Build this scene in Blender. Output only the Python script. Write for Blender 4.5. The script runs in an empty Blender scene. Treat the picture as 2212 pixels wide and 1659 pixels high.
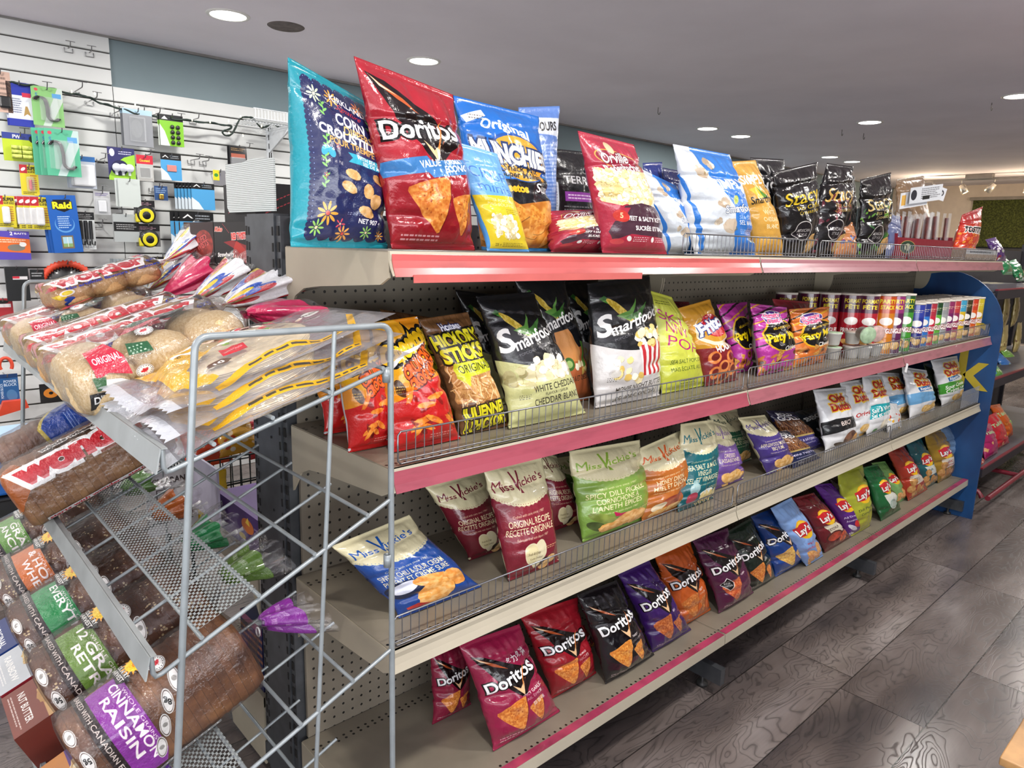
import bpy, bmesh, math, random
import numpy as np
from mathutils import Vector, Matrix
SC = bpy.context.scene
COL = SC.collection
PI = math.pi

# ------------------------------------------------------------------ camera
FPX, CXP, CYP = 1534.0, 1106.0, 829.5          # focal length and centre in pixels of the 2212 x 1659 frame
_X = np.array([1706.0, -253.5, FPX]); _X /= np.linalg.norm(_X)
_D = np.array([-215.0, 7751.0, FPX]); _D -= _X * _D.dot(_X); _D /= np.linalg.norm(_D)
RW = np.stack([_X, np.cross(-_D, _X), -_D])      # rows: world axes in camera coordinates (x right, y down, z forward)
EYE = np.array([0.0, 0.0, 1.396])
cam_d = bpy.data.cameras.new('camera')
cam_d.sensor_fit = 'HORIZONTAL'; cam_d.sensor_width = 36.0; cam_d.lens = FPX / 2212.0 * 36.0
cam_d.clip_start = 0.05; cam_d.clip_end = 60
cam = bpy.data.objects.new('camera', cam_d); COL.objects.link(cam)
_r, _u, _b = RW @ np.array([1, 0, 0.]), RW @ np.array([0, -1, 0.]), RW @ np.array([0, 0, -1.])
M = Matrix.Identity(4)
for i in range(3):
    M[i][0], M[i][1], M[i][2], M[i][3] = _r[i], _u[i], _b[i], EYE[i]
cam.matrix_world = M
SC.camera = cam

# ------------------------------------------------------------------ world, exposure, lamps
SC.view_settings.view_transform = 'Standard'; SC.view_settings.look = 'None'
SC.view_settings.gamma = 1.0; SC.view_settings.use_curve_mapping = False
SC.view_settings.exposure = 0.14
SC.cycles.max_bounces = 7; SC.cycles.diffuse_bounces = 4; SC.cycles.glossy_bounces = 3; SC.cycles.transmission_bounces = 3; SC.cycles.transparent_max_bounces = 20
SC.cycles.caustics_reflective = False; SC.cycles.caustics_refractive = False
w = bpy.data.worlds.new('world'); SC.world = w; w.use_nodes = True
w.node_tree.nodes['Background'].inputs[0].default_value = (0.75, 0.8, 0.9, 1)
w.node_tree.nodes['Background'].inputs[1].default_value = 0.35
CEIL, WALLY, RIGHTX = 2.37, 4.26, 11.5
# recessed ceiling lamps: x, y, colour temperature mix, power
LAMPS = [(1.36, 3.43, 0), (2.43, 3.43, 0), (5.28, 3.46, 0), (5.80, 3.46, 0), (7.55, 3.46, 0), (8.05, 3.44, 0),
         (5.75, 2.36, 0), (5.36, 1.33, 0), (0.2, 3.43, 0),
         (0.35, 0.15, 1), (1.9, 0.1, 1), (3.45, 0.05, 1), (5.2, -0.3, 1), (7.4, 0.9, 1), (9.4, 1.2, 1),
         (-1.2, 1.7, 1), (-1.0, 3.2, 1)]
def lamp_light(x, y, k):
    d = bpy.data.lights.new('downlight', 'AREA'); d.shape = 'DISK'; d.size = 0.15
    d.energy = 12 if k == 0 else 19
    d.color = (1.0, 0.97, 0.93) if k == 0 else (1.0, 0.955, 0.90)
    o = bpy.data.objects.new('downlight', d); COL.objects.link(o); o.location = (x, y, CEIL - 0.012)
    return o
for _l in LAMPS: lamp_light(*_l)
# added fill lights inside two unseen walls, tilted up to brighten the ceiling
def fill_light(loc, rot, sx, sy, e):
    d = bpy.data.lights.new('added_fill', 'AREA'); d.shape = 'RECTANGLE'; d.size = sx; d.size_y = sy; d.energy = e; d.color = (.93, .96, 1.0)
    o = bpy.data.objects.new('added_fill', d); COL.objects.link(o); o.location = loc; o.rotation_euler = rot
fill_light((-.5, -3.15, 1.25), (PI / 2 + .75, 0, 0), 4.9, 1.9, 210)
fill_light((-2.95, -.6, 1.3), (PI / 2 + .85, 0, -PI / 2), 4.0, 1.8, 120)

# ------------------------------------------------------------------ pixel rays, only used to read places off the photograph
def ray(px, py):
    v = RW @ np.array([px - CXP, py - CYP, FPX]); return v / np.linalg.norm(v)
def on(px, py, ax, val):
    r = ray(px, py); return EYE + r * ((val - EYE[ax]) / r[ax])

# ------------------------------------------------------------------ materials
def hexc(h):
    h = h.lstrip('#'); return tuple(int(h[i:i + 2], 16) / 255 for i in (0, 2, 4))
def lin(c):
    return tuple(x / 12.92 if x <= .04045 else ((x + .055) / 1.055) ** 2.4 for x in c)
class NT:
    def __init__(s, name):
        s.m = bpy.data.materials.new(name); s.m.use_nodes = True
        s.t = s.m.node_tree; s.n = s.t.nodes; s.b = s.n['Principled BSDF']; s.out = s.n['Material Output']
    def new(s, typ, **kw):
        n = s.n.new('ShaderNode' + typ)
        for k, v in kw.items(): setattr(n, k, v)
        return n
    def link(s, a, b): s.t.links.new(a, b)
    def set(s, **kw):
        for k, v in kw.items():
            s.b.inputs[k.replace('_', ' ')].default_value = v
    def math(s, op, a, b=None, c=None):
        n = s.new('Math', operation=op)
        for i, v in enumerate((a, b, c)):
            if v is None: continue
            if isinstance(v, (int, float)): n.inputs[i].default_value = v
            else: s.link(v, n.inputs[i])
        return n.outputs[0]
    def noise(s, scale, detail=3, coord='Object', rough=.5, stretch=None):
        tc = s.new('TexCoord'); nz = s.new('TexNoise')
        nz.inputs['Scale'].default_value = scale; nz.inputs['Detail'].default_value = detail
        nz.inputs['Roughness'].default_value = rough
        if stretch:
            mp = s.new('Mapping'); mp.inputs['Scale'].default_value = stretch
            s.link(tc.outputs[coord], mp.inputs[0]); s.link(mp.outputs[0], nz.inputs['Vector'])
        else: s.link(tc.outputs[coord], nz.inputs['Vector'])
        return nz.outputs['Fac']
    def ramp(s, fac, stops):
        r = s.new('ValToRGB'); e = r.color_ramp.elements
        while len(e) < len(stops): e.new(.5)
        for el, (p, c) in zip(e, stops): el.position = p; el.color = (*lin(hexc(c)), 1)
        s.link(fac, r.inputs[0]); return r.outputs[0]
    def bump(s, h, strength=.2, dist=.01):
        b = s.new('Bump'); b.inputs['Strength'].default_value = strength; b.inputs['Distance'].default_value = dist
        s.link(h, b.inputs['Height']); s.link(b.outputs[0], s.b.inputs['Normal'])
MATS = {}
def mat(col, rough=.5, metal=0., var=.06, nscale=12, bump=0, coat=0, trans=0, alpha=1, emit=0):
    """plain procedural paint, plastic or metal: base colour with a little noise in it"""
    key = (col, rough, metal, var, nscale, bump, coat, trans, alpha, emit)
    if key in MATS: return MATS[key]
    s = NT('paint_' + col.lstrip('#')); c = hexc(col)
    f = s.noise(nscale, 4)
    lo = '#%02x%02x%02x' % tuple(int(255 * max(0, x * (1 - var))) for x in c)
    hi = '#%02x%02x%02x' % tuple(int(255 * min(1, x * (1 + var))) for x in c)
    s.link(s.ramp(f, [(.3, lo), (.7, hi)]), s.b.inputs['Base Color'])
    s.set(Roughness=rough, Metallic=metal)
    if coat: s.b.inputs['Coat Weight'].default_value = coat; s.b.inputs['Coat Roughness'].default_value = .12
    if trans: s.b.inputs['Transmission Weight'].default_value = trans
    if alpha < 1: s.b.inputs['Alpha'].default_value = alpha
    if bump: s.bump(s.noise(nscale * 4, 4), bump, .004)
    if emit:
        s.b.inputs['Emission Color'].default_value = (*lin(c), 1); s.b.inputs['Emission Strength'].default_value = emit
    MATS[key] = s.m; return s.m

# ------------------------------------------------------------------ mesh builder
class MB:
    def __init__(s): s.v = []; s.f = []; s.mi = []; s.uv = []; s.sm = []
    def add(s, vs, fs, mi=0, uvs=None, smooth=False):
        o = len(s.v); s.v += [tuple(p) for p in vs]
        for k, f in enumerate(fs):
            s.f.append(tuple(i + o for i in f)); s.mi.append(mi); s.sm.append(smooth)
            s.uv.append(uvs[k] if uvs else None)
        return s
    def box(s, x0, x1, y0, y1, z0, z1, mi=0, uvface=None):
        vs = [(x, y, z) for z in (z0, z1) for y in (y0, y1) for x in (x0, x1)]
        fs = [(0, 2, 3, 1), (4, 5, 7, 6), (0, 1, 5, 4), (2, 6, 7, 3), (0, 4, 6, 2), (1, 3, 7, 5)]
        # faces: bottom, top, front(-y), back(+y), left(-x), right(+x)
        uvs = None
        if uvface:   # {face index: material index}; unit square, front upright
            base = {2: [(0, 0), (1, 0), (1, 1), (0, 1)], 4: [(1, 0), (1, 1), (0, 1), (0, 0)], 1: [(0, 0), (1, 0), (1, 1), (0, 1)],
                    5: [(0, 0), (1, 0), (1, 1), (0, 1)], 3: [(1, 0), (1, 1), (0, 1), (0, 0)], 0: [(0, 0), (0, 1), (1, 1), (1, 0)]}
            for i, f in enumerate(fs): s.add([vs[j] for j in f], [(0, 1, 2, 3)], uvface.get(i, mi), [base[i]])
            return s
        return s.add(vs, fs, mi, uvs)
    def tube(s, pts, r, n=6, mi=0, caps=True):
        pts = [Vector(p) for p in pts]; rings = []; vs = []; fs = []
        up = Vector((0, 0, 1))
        prev = None
        for i, p in enumerate(pts):
            d = (pts[min(i + 1, len(pts) - 1)] - pts[max(i - 1, 0)]).normalized()
            a = prev if prev is not None else (up if abs(d.z) < .9 else Vector((1, 0, 0)))
            a = (a - d * a.dot(d)).normalized(); b = d.cross(a); prev = a
            rr = r[i] if isinstance(r, (list, tuple)) else r
            for k in range(n):
                t = 2 * PI * k / n; vs.append(p + a * (rr * math.cos(t)) + b * (rr * math.sin(t)))
        for i in range(len(pts) - 1):
            for k in range(n):
                k2 = (k + 1) % n; fs.append((i * n + k, i * n + k2, (i + 1) * n + k2, (i + 1) * n + k))
        s.add(vs, fs, mi, None, n > 4)
        if caps:
            s.add(vs[:n], [tuple(reversed(range(n)))], mi); s.add(vs[-n:], [tuple(range(n))], mi)
        return s
    def lathe(s, prof, c=(0, 0, 0), n=20, mi=0, axis='z', a0=0, a1=2 * PI, smooth=True, M4=None):
        vs = []; fs = []; full = abs(a1 - a0 - 2 * PI) < 1e-6; m = n if full else n + 1
        for (r, z) in prof:
            for k in range(m):
                t = a0 + (a1 - a0) * k / n; p = (r * math.cos(t), r * math.sin(t), z)
                if axis == 'x': p = (p[2], p[0], p[1])
                if axis == 'y': p = (p[0], p[2], p[1])
                if M4 is not None: p = M4 @ Vector(p)
                vs.append((p[0] + c[0], p[1] + c[1], p[2] + c[2]))
        for i in range(len(prof) - 1):
            for k in range(n):
                k2 = (k + 1) % m; fs.append((i * m + k, i * m + k2, (i + 1) * m + k2, (i + 1) * m + k))
        s.add(vs, fs, mi, None, smooth); return s
    def prism(s, poly, t0, t1, plane='xz', mi=0):
        """closed 2D outline extruded along the third axis"""
        n = len(poly)
        def P(a, b, t): return {'xz': (a, t, b), 'xy': (a, b, t), 'yz': (t, a, b)}[plane]
        vs = [P(a, b, t0) for a, b in poly] + [P(a, b, t1) for a, b in poly]
        fs = [tuple(range(n))[::-1], tuple(range(n, 2 * n))] + [(i, (i + 1) % n, n + (i + 1) % n, n + i) for i in range(n)]
        return s.add(vs, fs, mi)
    def build(s, name, mats, parent=None, loc=None, bevel=0):
        me = bpy.data.meshes.new(name); me.from_pydata(s.v, [], s.f)
        if not isinstance(mats, (list, tuple)): mats = [mats]
        for m in mats: me.materials.append(m)
        me.polygons.foreach_set('material_index', s.mi); me.polygons.foreach_set('use_smooth', s.sm)
        if any(u is not None for u in s.uv):
            ul = me.uv_layers.new(name='UVMap'); flat = []
            for f, u in zip(s.f, s.uv): flat += [c for q in (u if u is not None else [(0, 0)] * len(f)) for c in q]
            ul.data.foreach_set('uv', flat)
        me.update()
        o = bpy.data.objects.new(name, me); COL.objects.link(o)
        if parent is not None: o.parent = parent
        if loc is not None: o.location = loc
        if bevel:
            b = o.modifiers.new('bevel', 'BEVEL'); b.width = bevel; b.segments = 2; b.limit_method = 'ANGLE'
        return o
def tag(o, label=None, cat=None, group=None, kind=None):
    if label: o['label'] = label
    if cat: o['category'] = cat
    if group: o['group'] = group
    if kind: o['kind'] = kind
    return o
def thing(name, label, cat, loc=(0, 0, 0), rz=0, group=None):
    o = bpy.data.objects.new(name, None); COL.objects.link(o); o.empty_display_size = .05
    o.location = loc; o.rotation_euler = (0, 0, rz); return tag(o, label, cat, group)
def struct(name, mb, m, **kw): return tag(mb.build(name, m, **kw), kind='structure')
def copy_tree(o, parent=None):
    c = o.copy(); COL.objects.link(c)
    if parent is not None: c.parent = parent
    for ch in list(o.children): copy_tree(ch, c)
    return c
# ------------------------------------------------------------------ printed artwork, drawn in code into textures
_G = {}
def glyphs(st, bold=0.0):
    k = (st, round(bold, 4))
    if k in _G: return _G[k]
    c = bpy.data.curves.new('t', 'FONT'); c.body = st; c.offset = bold; c.resolution_u = 3; c.fill_mode = 'FRONT'; c.align_x = 'CENTER'
    o = bpy.data.objects.new('t', c); me = o.to_mesh()
    n = len(me.vertices); co = np.zeros(n * 3); me.vertices.foreach_get('co', co); co = co.reshape(-1, 3)[:, :2] / .7
    ed = []
    for p in me.polygons:
        v = list(p.vertices); ed += [(v[i], v[(i + 1) % len(v)]) for i in range(len(v))]
    ed = np.array(ed, int).reshape(-1, 2)
    o.to_mesh_clear(); bpy.data.objects.remove(o); bpy.data.curves.remove(c)
    _G[k] = (co, ed); return _G[k]
def vnoise(h, w, cells, seed=0, asp=1.0, oct=1):
    out = np.zeros((h, w)); amp = 1; tot = 0
    for q in range(oct):
        rg = np.random.RandomState(seed + q * 17); cy = max(1, int(cells * asp)) ; g = rg.rand(cy + 2, cells + 2)
        y = np.linspace(0, cy, h, endpoint=False); x = np.linspace(0, cells, w, endpoint=False)
        iy = y.astype(int); ix = x.astype(int); fy = (y - iy); fx = (x - ix)
        fy = fy * fy * (3 - 2 * fy); fx = fx * fx * (3 - 2 * fx)
        a = g[iy][:, ix]; b = g[iy][:, ix + 1]; c = g[iy + 1][:, ix]; d = g[iy + 1][:, ix + 1]
        out += amp * ((a * (1 - fx) + b * fx) * (1 - fy)[:, None] + (c * (1 - fx) + d * fx) * fy[:, None])
        tot += amp; amp *= .5; cells *= 2
    return out / tot
class Art:
    """x runs 0..1 over the width, y 0..A (A = height / width) upwards"""
    def __init__(s, bg, A=1.5, w=384, alpha=1.0):
        s.w = w; s.h = int(w * A); s.A = A
        s.c = np.zeros((s.h, s.w, 4), np.float32); s.c[..., :3] = hexc(bg); s.c[..., 3] = alpha; s.seed = 1; s.kx = 1.0
    def cover(s, P, E, ss=3):
        X = P[:, 0] * (s.w * s.kx); Y = P[:, 1] * s.w
        x0, y0 = int(max(0, np.floor(X.min()))), int(max(0, np.floor(Y.min())))
        x1, y1 = int(min(s.w, np.ceil(X.max()) + 1)), int(min(s.h, np.ceil(Y.max()) + 1))
        if x1 <= x0 or y1 <= y0: return None
        bw, bh = x1 - x0, y1 - y0
        ax, ay = X[E[:, 0]] - x0, (Y[E[:, 0]] - y0) * ss; bx, by = X[E[:, 1]] - x0, (Y[E[:, 1]] - y0) * ss
        sg = np.where(by > ay, 1.0, -1.0); lo = np.minimum(ay, by); hi = np.maximum(ay, by)
        k0 = np.clip(np.ceil(lo - .5), 0, bh * ss).astype(int); k1 = np.clip(np.ceil(hi - .5), 0, bh * ss).astype(int)
        cnt = np.maximum(k1 - k0, 0)
        if cnt.sum() == 0: return None
        idx = np.repeat(np.arange(len(cnt)), cnt); off = np.arange(cnt.sum()) - np.repeat(np.cumsum(cnt) - cnt, cnt)
        row = k0[idx] + off; yy = row + .5
        xx = ax[idx] + (yy - ay[idx]) * (bx - ax)[idx] / (by - ay)[idx]
        xx = np.clip(xx, 0, bw); ix = np.minimum(xx.astype(int), bw); fr = xx - ix
        sgi = sg[idx]; W = bw + 2
        buf = np.bincount(row * W + ix, sgi * (1 - fr), bh * ss * W) + np.bincount(row * W + ix + 1, sgi * fr, bh * ss * W + 1)[:bh * ss * W]
        buf = np.clip(np.abs(np.cumsum(buf.reshape(bh * ss, W), 1)), 0, 1)[:, :bw]
        return buf.reshape(bh, ss, bw).mean(1), (x0, y0, x1, y1)
    def put(s, cov, col, al=1.0, tex=None, ca=None):
        if cov is None: return s
        m, (x0, y0, x1, y1) = cov; m = (m * al)[..., None]
        src = np.array(hexc(col), np.float32)[None, None, :] * np.ones((y1 - y0, x1 - x0, 1), np.float32)
        if tex is not None:   # (second colour, cells, contrast)
            n = vnoise(s.h, s.w, tex[1], s.seed, s.A, 2)[y0:y1, x0:x1, None]; s.seed += 1
            n = np.clip((n - .5) * tex[2] + .5, 0, 1); src = src * (1 - n) + np.array(hexc(tex[0])) * n
        d = s.c[y0:y1, x0:x1]
        a0 = d[..., 3:4]; ta = 1.0 if ca is None else ca
        d[..., :3] = np.where(a0 < .02, src, d[..., :3] * (1 - m) + src * m)
        d[..., 3:4] = a0 * (1 - m) + ta * m
        return s
    def poly(s, pts, col, al=1.0, tex=None, ca=None):
        P = np.array(pts, float); n = len(P); E = np.stack([np.arange(n), (np.arange(n) + 1) % n], 1)
        return s.put(s.cover(P, E), col, al, tex, ca)
    def ell(s, cx, cy, rx, ry, col, rot=0, al=1.0, tex=None, n=28, wob=0, seed=0, ca=None):
        t = np.linspace(0, 2 * PI, n, endpoint=False); r = 1 + wob * np.random.RandomState(seed).uniform(-1, 1, n) if wob else 1
        x = rx * np.cos(t) * r; y = ry * np.sin(t) * r; a = math.radians(rot)
        return s.poly(np.stack([cx + x * math.cos(a) - y * math.sin(a), cy + x * math.sin(a) + y * math.cos(a)], 1), col, al, tex, ca)
    def rect(s, x0, y0, x1, y1, col, al=1.0, tex=None, ca=None): return s.poly([(x0, y0), (x1, y0), (x1, y1), (x0, y1)], col, al, tex, ca)
    def text(s, st, cx, cy, h, col, w=None, bold=0, rot=0, sh=0, out=None, arc=0, sx=1.0, al=1.0, taper=0):
        """h: height of the capitals; w: width the line is fitted to"""
        def go(b, c):
            co, ed = glyphs(st, b)
            if len(ed) == 0: return
            P = co.copy(); base = glyphs(st, 0)[0]; wid = max(1e-3, base[:, 0].max() - base[:, 0].min()); mid = (base[:, 0].max() + base[:, 0].min()) / 2
            k = (w / wid) if w else h * sx
            P[:, 0] = (P[:, 0] - mid) * k; u = P[:, 0] / (wid * k / 2)
            P[:, 1] = (P[:, 1] - .5) * h * (1 + taper * u)
            P[:, 0] += P[:, 1] * sh; P[:, 1] += arc * (1 - u * u)
            a = math.radians(rot); X = P[:, 0] * math.cos(a) - P[:, 1] * math.sin(a) + cx; Y = P[:, 0] * math.sin(a) + P[:, 1] * math.cos(a) + cy
            s.put(s.cover(np.stack([X, Y], 1), ed), c, al)
        if out:
            for oc, ow in (out if isinstance(out, list) else [out]): go(bold + ow, oc)
        go(bold, col); return s
    def grad(s, y0, y1, c0, c1, x0=0, x1=1, al=1.0):
        a, b = int(y0 * s.w), int(y1 * s.w); t = np.linspace(0, 1, max(1, b - a))[:, None, None]
        g = np.array(hexc(c0)) * (1 - t) + np.array(hexc(c1)) * t; xa, xb = int(x0 * s.w), int(x1 * s.w)
        s.c[a:b, xa:xb, :3] = s.c[a:b, xa:xb, :3] * (1 - al) + g[:s.c[a:b].shape[0]] * al; return s
    def mottle(s, amt=.06, cells=10, seed=3):
        n = vnoise(s.h, s.w, cells, seed, s.A, 3)[..., None] - .5; s.c[..., :3] = np.clip(s.c[..., :3] * (1 + n * 2 * amt), 0, 1); return s
    # things that are printed again and again
    def chip(s, cx, cy, r, rot, col='#c87a32', col2='#e8a64e', cut=1.0):
        a = [math.radians(rot + d) for d in (90, 210, 330)]; pts = []
        for i in range(3):
            p = np.array([math.cos(a[i]) * cut, math.sin(a[i])]); q = np.array([math.cos(a[(i + 1) % 3]) * cut, math.sin(a[(i + 1) % 3])])
            for t in (.06, .3, .5, .7, .94): pts.append(((p * (1 - t) + q * t) * (1 + .10 * math.sin(PI * t))) * r + [cx, cy])
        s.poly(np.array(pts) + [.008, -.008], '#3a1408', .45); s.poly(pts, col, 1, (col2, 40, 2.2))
        rg = np.random.RandomState(int(cx * 1000 + cy * 77))
        for _ in range(14):
            t = rg.uniform(-.5, .5, 2) * r * .8; s.ell(cx + t[0] * cut, cy + t[1], r * .03, r * .03, '#8c3a14', al=.7, n=8)
        return s
    def crisp(s, cx, cy, rx, ry, rot, col='#e0a048', col2='#f4c878'):
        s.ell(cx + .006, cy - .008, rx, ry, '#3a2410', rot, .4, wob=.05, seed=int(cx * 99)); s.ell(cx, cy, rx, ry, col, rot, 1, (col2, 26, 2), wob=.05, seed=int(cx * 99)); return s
    def corn(s, x0, y0, x1, y1, n=40, r=.035, seed=0, cols=('#f3e6b8', '#e9d58c', '#fbf4dc', '#d9b760')):
        rg = np.random.RandomState(seed)
        for i in range(n):
            x, y = rg.uniform(x0, x1), rg.uniform(y0, y1); R = r * rg.uniform(.6, 1.2)
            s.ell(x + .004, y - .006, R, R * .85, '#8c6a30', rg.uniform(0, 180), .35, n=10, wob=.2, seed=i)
            s.ell(x, y, R, R * .85, cols[i % len(cols)], rg.uniform(0, 180), 1, n=10, wob=.22, seed=i)
        return s
    def lines(s, x0, y0, x1, y1, n, col='#333333', al=.8, seed=0, jag=.25):
        """unreadable small print"""
        rg = np.random.RandomState(seed); dy = (y1 - y0) / n
        for i in range(n):
            x = x0; e = x1 - rg.uniform(0, jag) * (x1 - x0)
            while x < e:
                l = rg.uniform(.02, .07) * (x1 - x0) * 2; s.rect(x, y0 + dy * (i + .25), min(e, x + l), y0 + dy * (i + .7), col, al); x += l + .012
        return s
    def leaf11(s, cx, cy, r, col, rot=0):
        """maple leaf"""
        h = [(0, 1), (.18, .62), (.4, .72), (.33, .32), (.62, .58), (.68, .42), (.98, .5), (.86, .2), (1.0, .08), (.5, -.3), (.56, -.5), (.07, -.42), (.05, -.9)]
        p = h + [(-x, y) for x, y in h[::-1] if x > 0]; a = math.radians(rot)
        return s.poly([(cx + r * (x * math.cos(a) - y * math.sin(a)), cy + r * (x * math.sin(a) + y * math.cos(a))) for x, y in p], col)
    def burst(s, cx, cy, r0, r1, n, col, al=1.0):
        return s.poly([(cx + (r1 if i % 2 else r0) * math.cos(PI * i / n), cy + (r1 if i % 2 else r0) * math.sin(PI * i / n)) for i in range(2 * n)], col, al)
    def image(s, name):
        im = bpy.data.images.new(name, s.w, s.h, alpha=True); im.pixels.foreach_set(np.clip(s.c, 0, 1).astype(np.float32).ravel()); im.update()
        return im
def printed(art, name='print', rough=.3, metal=0., coat=.2, crinkle=.25, crs=60, film=False, ior=None, sheen=0):
    s = NT(name); im = s.new('TexImage'); im.image = art.image(name); im.extension = 'EXTEND'
    uv = s.new('UVMap'); s.link(uv.outputs[0], im.inputs[0]); s.link(im.outputs[0], s.b.inputs['Base Color'])
    s.set(Roughness=rough, Metallic=metal); s.b.inputs['Coat Weight'].default_value = coat; s.b.inputs['Coat Roughness'].default_value = .08
    if crinkle: s.bump(s.noise(crs, 4, rough=.55), crinkle, .004)
    if film: s.link(im.outputs[1], s.b.inputs['Alpha'])
    return s.m
# ------------------------------------------------------------------ pillow bags of snacks
def fold_noise(nv, nu, seed, cells, ridge=True):
    n = vnoise(nv, nu, cells, seed, 1.4, 2) - .5
    return (.25 - np.abs(n)) if ridge else n
def bag_points(quad, depth, seed=0, nu=44, nv=60, full=.42, pinch=.10, seal=.035, crumple=1.0, back=0.0, slump=0.0, twist=0.0):
    """quad: four 3D corners TL TR BR BL of the seals; returns front and back vertex grids (nv+1, nu+1, 3)"""
    TL, TR, BR, BL = [np.array(q, float) for q in quad]
    N = np.cross(TR - TL + BR - BL, TL - BL + TR - BR); N /= np.linalg.norm(N)
    if N[1] > 0: N = -N
    wid = np.linalg.norm(BR - BL + TR - TL) / 2; hgt = np.linalg.norm(TL + TR - BL - BR) / 2
    rg = np.random.RandomState(seed)
    v = np.linspace(0, 1, nv + 1)[:, None]; u = np.linspace(-1, 1, nu + 1)[None, :]
    t = np.clip((v - seal) / (1 - 2 * seal), 0, 1)
    T = np.sin(PI * t ** (math.log(.5) / math.log(full))) ** .6          # fullness over the height, greatest at `full`
    T = np.clip(T, 0, 1)
    edge = 1 - pinch * T * (1 + .25 * np.sin(v * 9 + seed)) - .012 * rg.rand() * np.sin(v * 23 + seed * 3)
    s = .5 + .5 * u * edge
    s = s + .012 * np.sin(v * 5 + seed) * T
    prof = np.clip(1 - np.abs(u) ** 2.6, 0, 1) ** .62
    out = []
    for side in (1, -1):
        z = depth / 2 * T * prof * (1.0 if side > 0 else .8)
        # folds that run in from the seals
        fo = np.zeros_like(z)
        for q in range(9):
            uc = rg.uniform(-.9, .9); wd = rg.uniform(.05, .13); ln = rg.uniform(.10, .26); sl = rg.uniform(-.5, .5); a = rg.uniform(.5, 1) * rg.choice([-1, -1, 1])
            fo += a * np.exp(-((u - uc - sl * (1 - v)) / wd) ** 2) * np.exp(-(1 - v) / ln)
            uc = rg.uniform(-.9, .9); sl = rg.uniform(-.5, .5)
            fo += a * .8 * np.exp(-((u - uc - sl * v) / wd) ** 2) * np.exp(-v / (ln * .7))
        z += fo * depth * .075 * crumple * np.clip(T * 1.6, 0, 1) * (1 - np.abs(u) ** 8)
        # dents along the sides
        for q in range(7):
            vc = rg.uniform(.08, .92); uc = rg.choice([-1, 1]) * rg.uniform(.55, .95); a = rg.uniform(.4, 1)
            z -= a * depth * .14 * crumple * np.exp(-((v - vc) / .03) ** 2 - ((u - uc) / .35) ** 2) * T
        z += depth * .22 * crumple * fold_noise(nv + 1, nu + 1, seed * 7 + 5 * side, 3) * T * (1 - np.abs(u) ** 6)
        z += depth * .09 * crumple * fold_noise(nv + 1, nu + 1, seed * 3 + side, 8) * T * (1 - np.abs(u) ** 6)
        # crossways crease near the top where the air is
        vc = rg.uniform(.72, .86); z -= depth * .09 * crumple * np.exp(-((v - vc - .08 * u * rg.uniform(-1, 1)) / .02) ** 2) * T
        z = z * side
        bend = back * np.clip((v - .62) / .38, 0, 1) ** 2 - slump * np.sin(PI * v) * depth
        tw = twist * u * np.clip((v - .55) / .45, 0, 1) ** 1.5
        P = (BL * (1 - s[..., None]) + BR * s[..., None]) * (1 - v[..., None]) + (TL * (1 - s[..., None]) + TR * s[..., None]) * v[..., None]
        seam = side * .0007 * (1 - np.abs(u) ** 10)
        rib = .0006 * np.sin(v * 2 * PI * 110) * ((v < seal) | (v > 1 - seal))
        P = P + N * (z + seam + rib * side + bend * -1 + tw + 0 * u)[..., None]
        out.append(P)
    return out[0], out[1], wid, hgt
MAT_BACK = {}
def bag(name, label, quad, art, back='#b8bcc4', depth=.075, seed=0, rough=.25, metal=0.0, coat=.4, crinkle=.5, cat='bag of snacks', group=None, film=None, floor=None, trim=0.06, **kw):
    F, B, wid, hgt = bag_points(quad, depth, seed, **kw)
    org = (np.array(quad[2]) + np.array(quad[3])) / 2
    if floor is not None:                       # nothing of the bag sinks into the shelf it stands on
        for G in (F, B):
            low = np.clip(floor + .001 - G[..., 2], 0, None); G[..., 2] += low
    nv, nu = F.shape[0], F.shape[1]
    Bi = B[:, 1:-1]
    vs = np.concatenate([F.reshape(-1, 3), Bi.reshape(-1, 3)]) - org; nF = nv * nu; nb = nu - 2
    def fi(j, i): return j * nu + i
    def bi(j, i): return fi(j, i) if i in (0, nu - 1) else nF + j * nb + i - 1
    fs = []; mi = []; uv = []
    us = np.linspace(0, 1, nu) ** .80; vv = np.linspace(0, art.A, nv) / art.A
    for j in range(nv - 1):
        for i in range(nu - 1):
            fs.append((fi(j, i), fi(j, i + 1), fi(j + 1, i + 1), fi(j + 1, i))); mi.append(0); a, b = us[i], us[i + 1]
            uv += [a, vv[j], b, vv[j], b, vv[j + 1], a, vv[j + 1]]
            fs.append((bi(j, i + 1), bi(j, i), bi(j + 1, i), bi(j + 1, i + 1))); mi.append(1)
            uv += [b, vv[j], a, vv[j], a, vv[j + 1], b, vv[j + 1]]
    for j in (0, nv - 1):                        # close the seal edges
        for i in range(nu - 1):
            q = (fi(j, i), bi(j, i), bi(j, i + 1), fi(j, i + 1)); q = tuple(dict.fromkeys(q if j == 0 else q[::-1]))
            fs.append(q); mi.append(1); uv += [0, 0] * len(q)
    me = bpy.data.meshes.new(name); me.from_pydata([tuple(p) for p in vs], [], fs)
    me.materials.append(film or printed(art, name + '_print', rough, metal, coat, crinkle))
    me.materials.append(mat(back, rough + .05, metal, coat=coat * .6, bump=.2, nscale=30) if not hasattr(back, 'node_tree') else back)
    me.polygons.foreach_set('material_index', mi); me.polygons.foreach_set('use_smooth', [True] * len(fs))
    ul = me.uv_layers.new(name='UVMap'); ul.data.foreach_set('uv', uv); me.update()
    o = bpy.data.objects.new(name, me); COL.objects.link(o); o.location = org
    return tag(o, label, cat, group)
SHELF_Z = {1: 1.379, 2: .997, 3: .640, 4: .217}
FRONT, BACK = 1.031, 1.425
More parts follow.
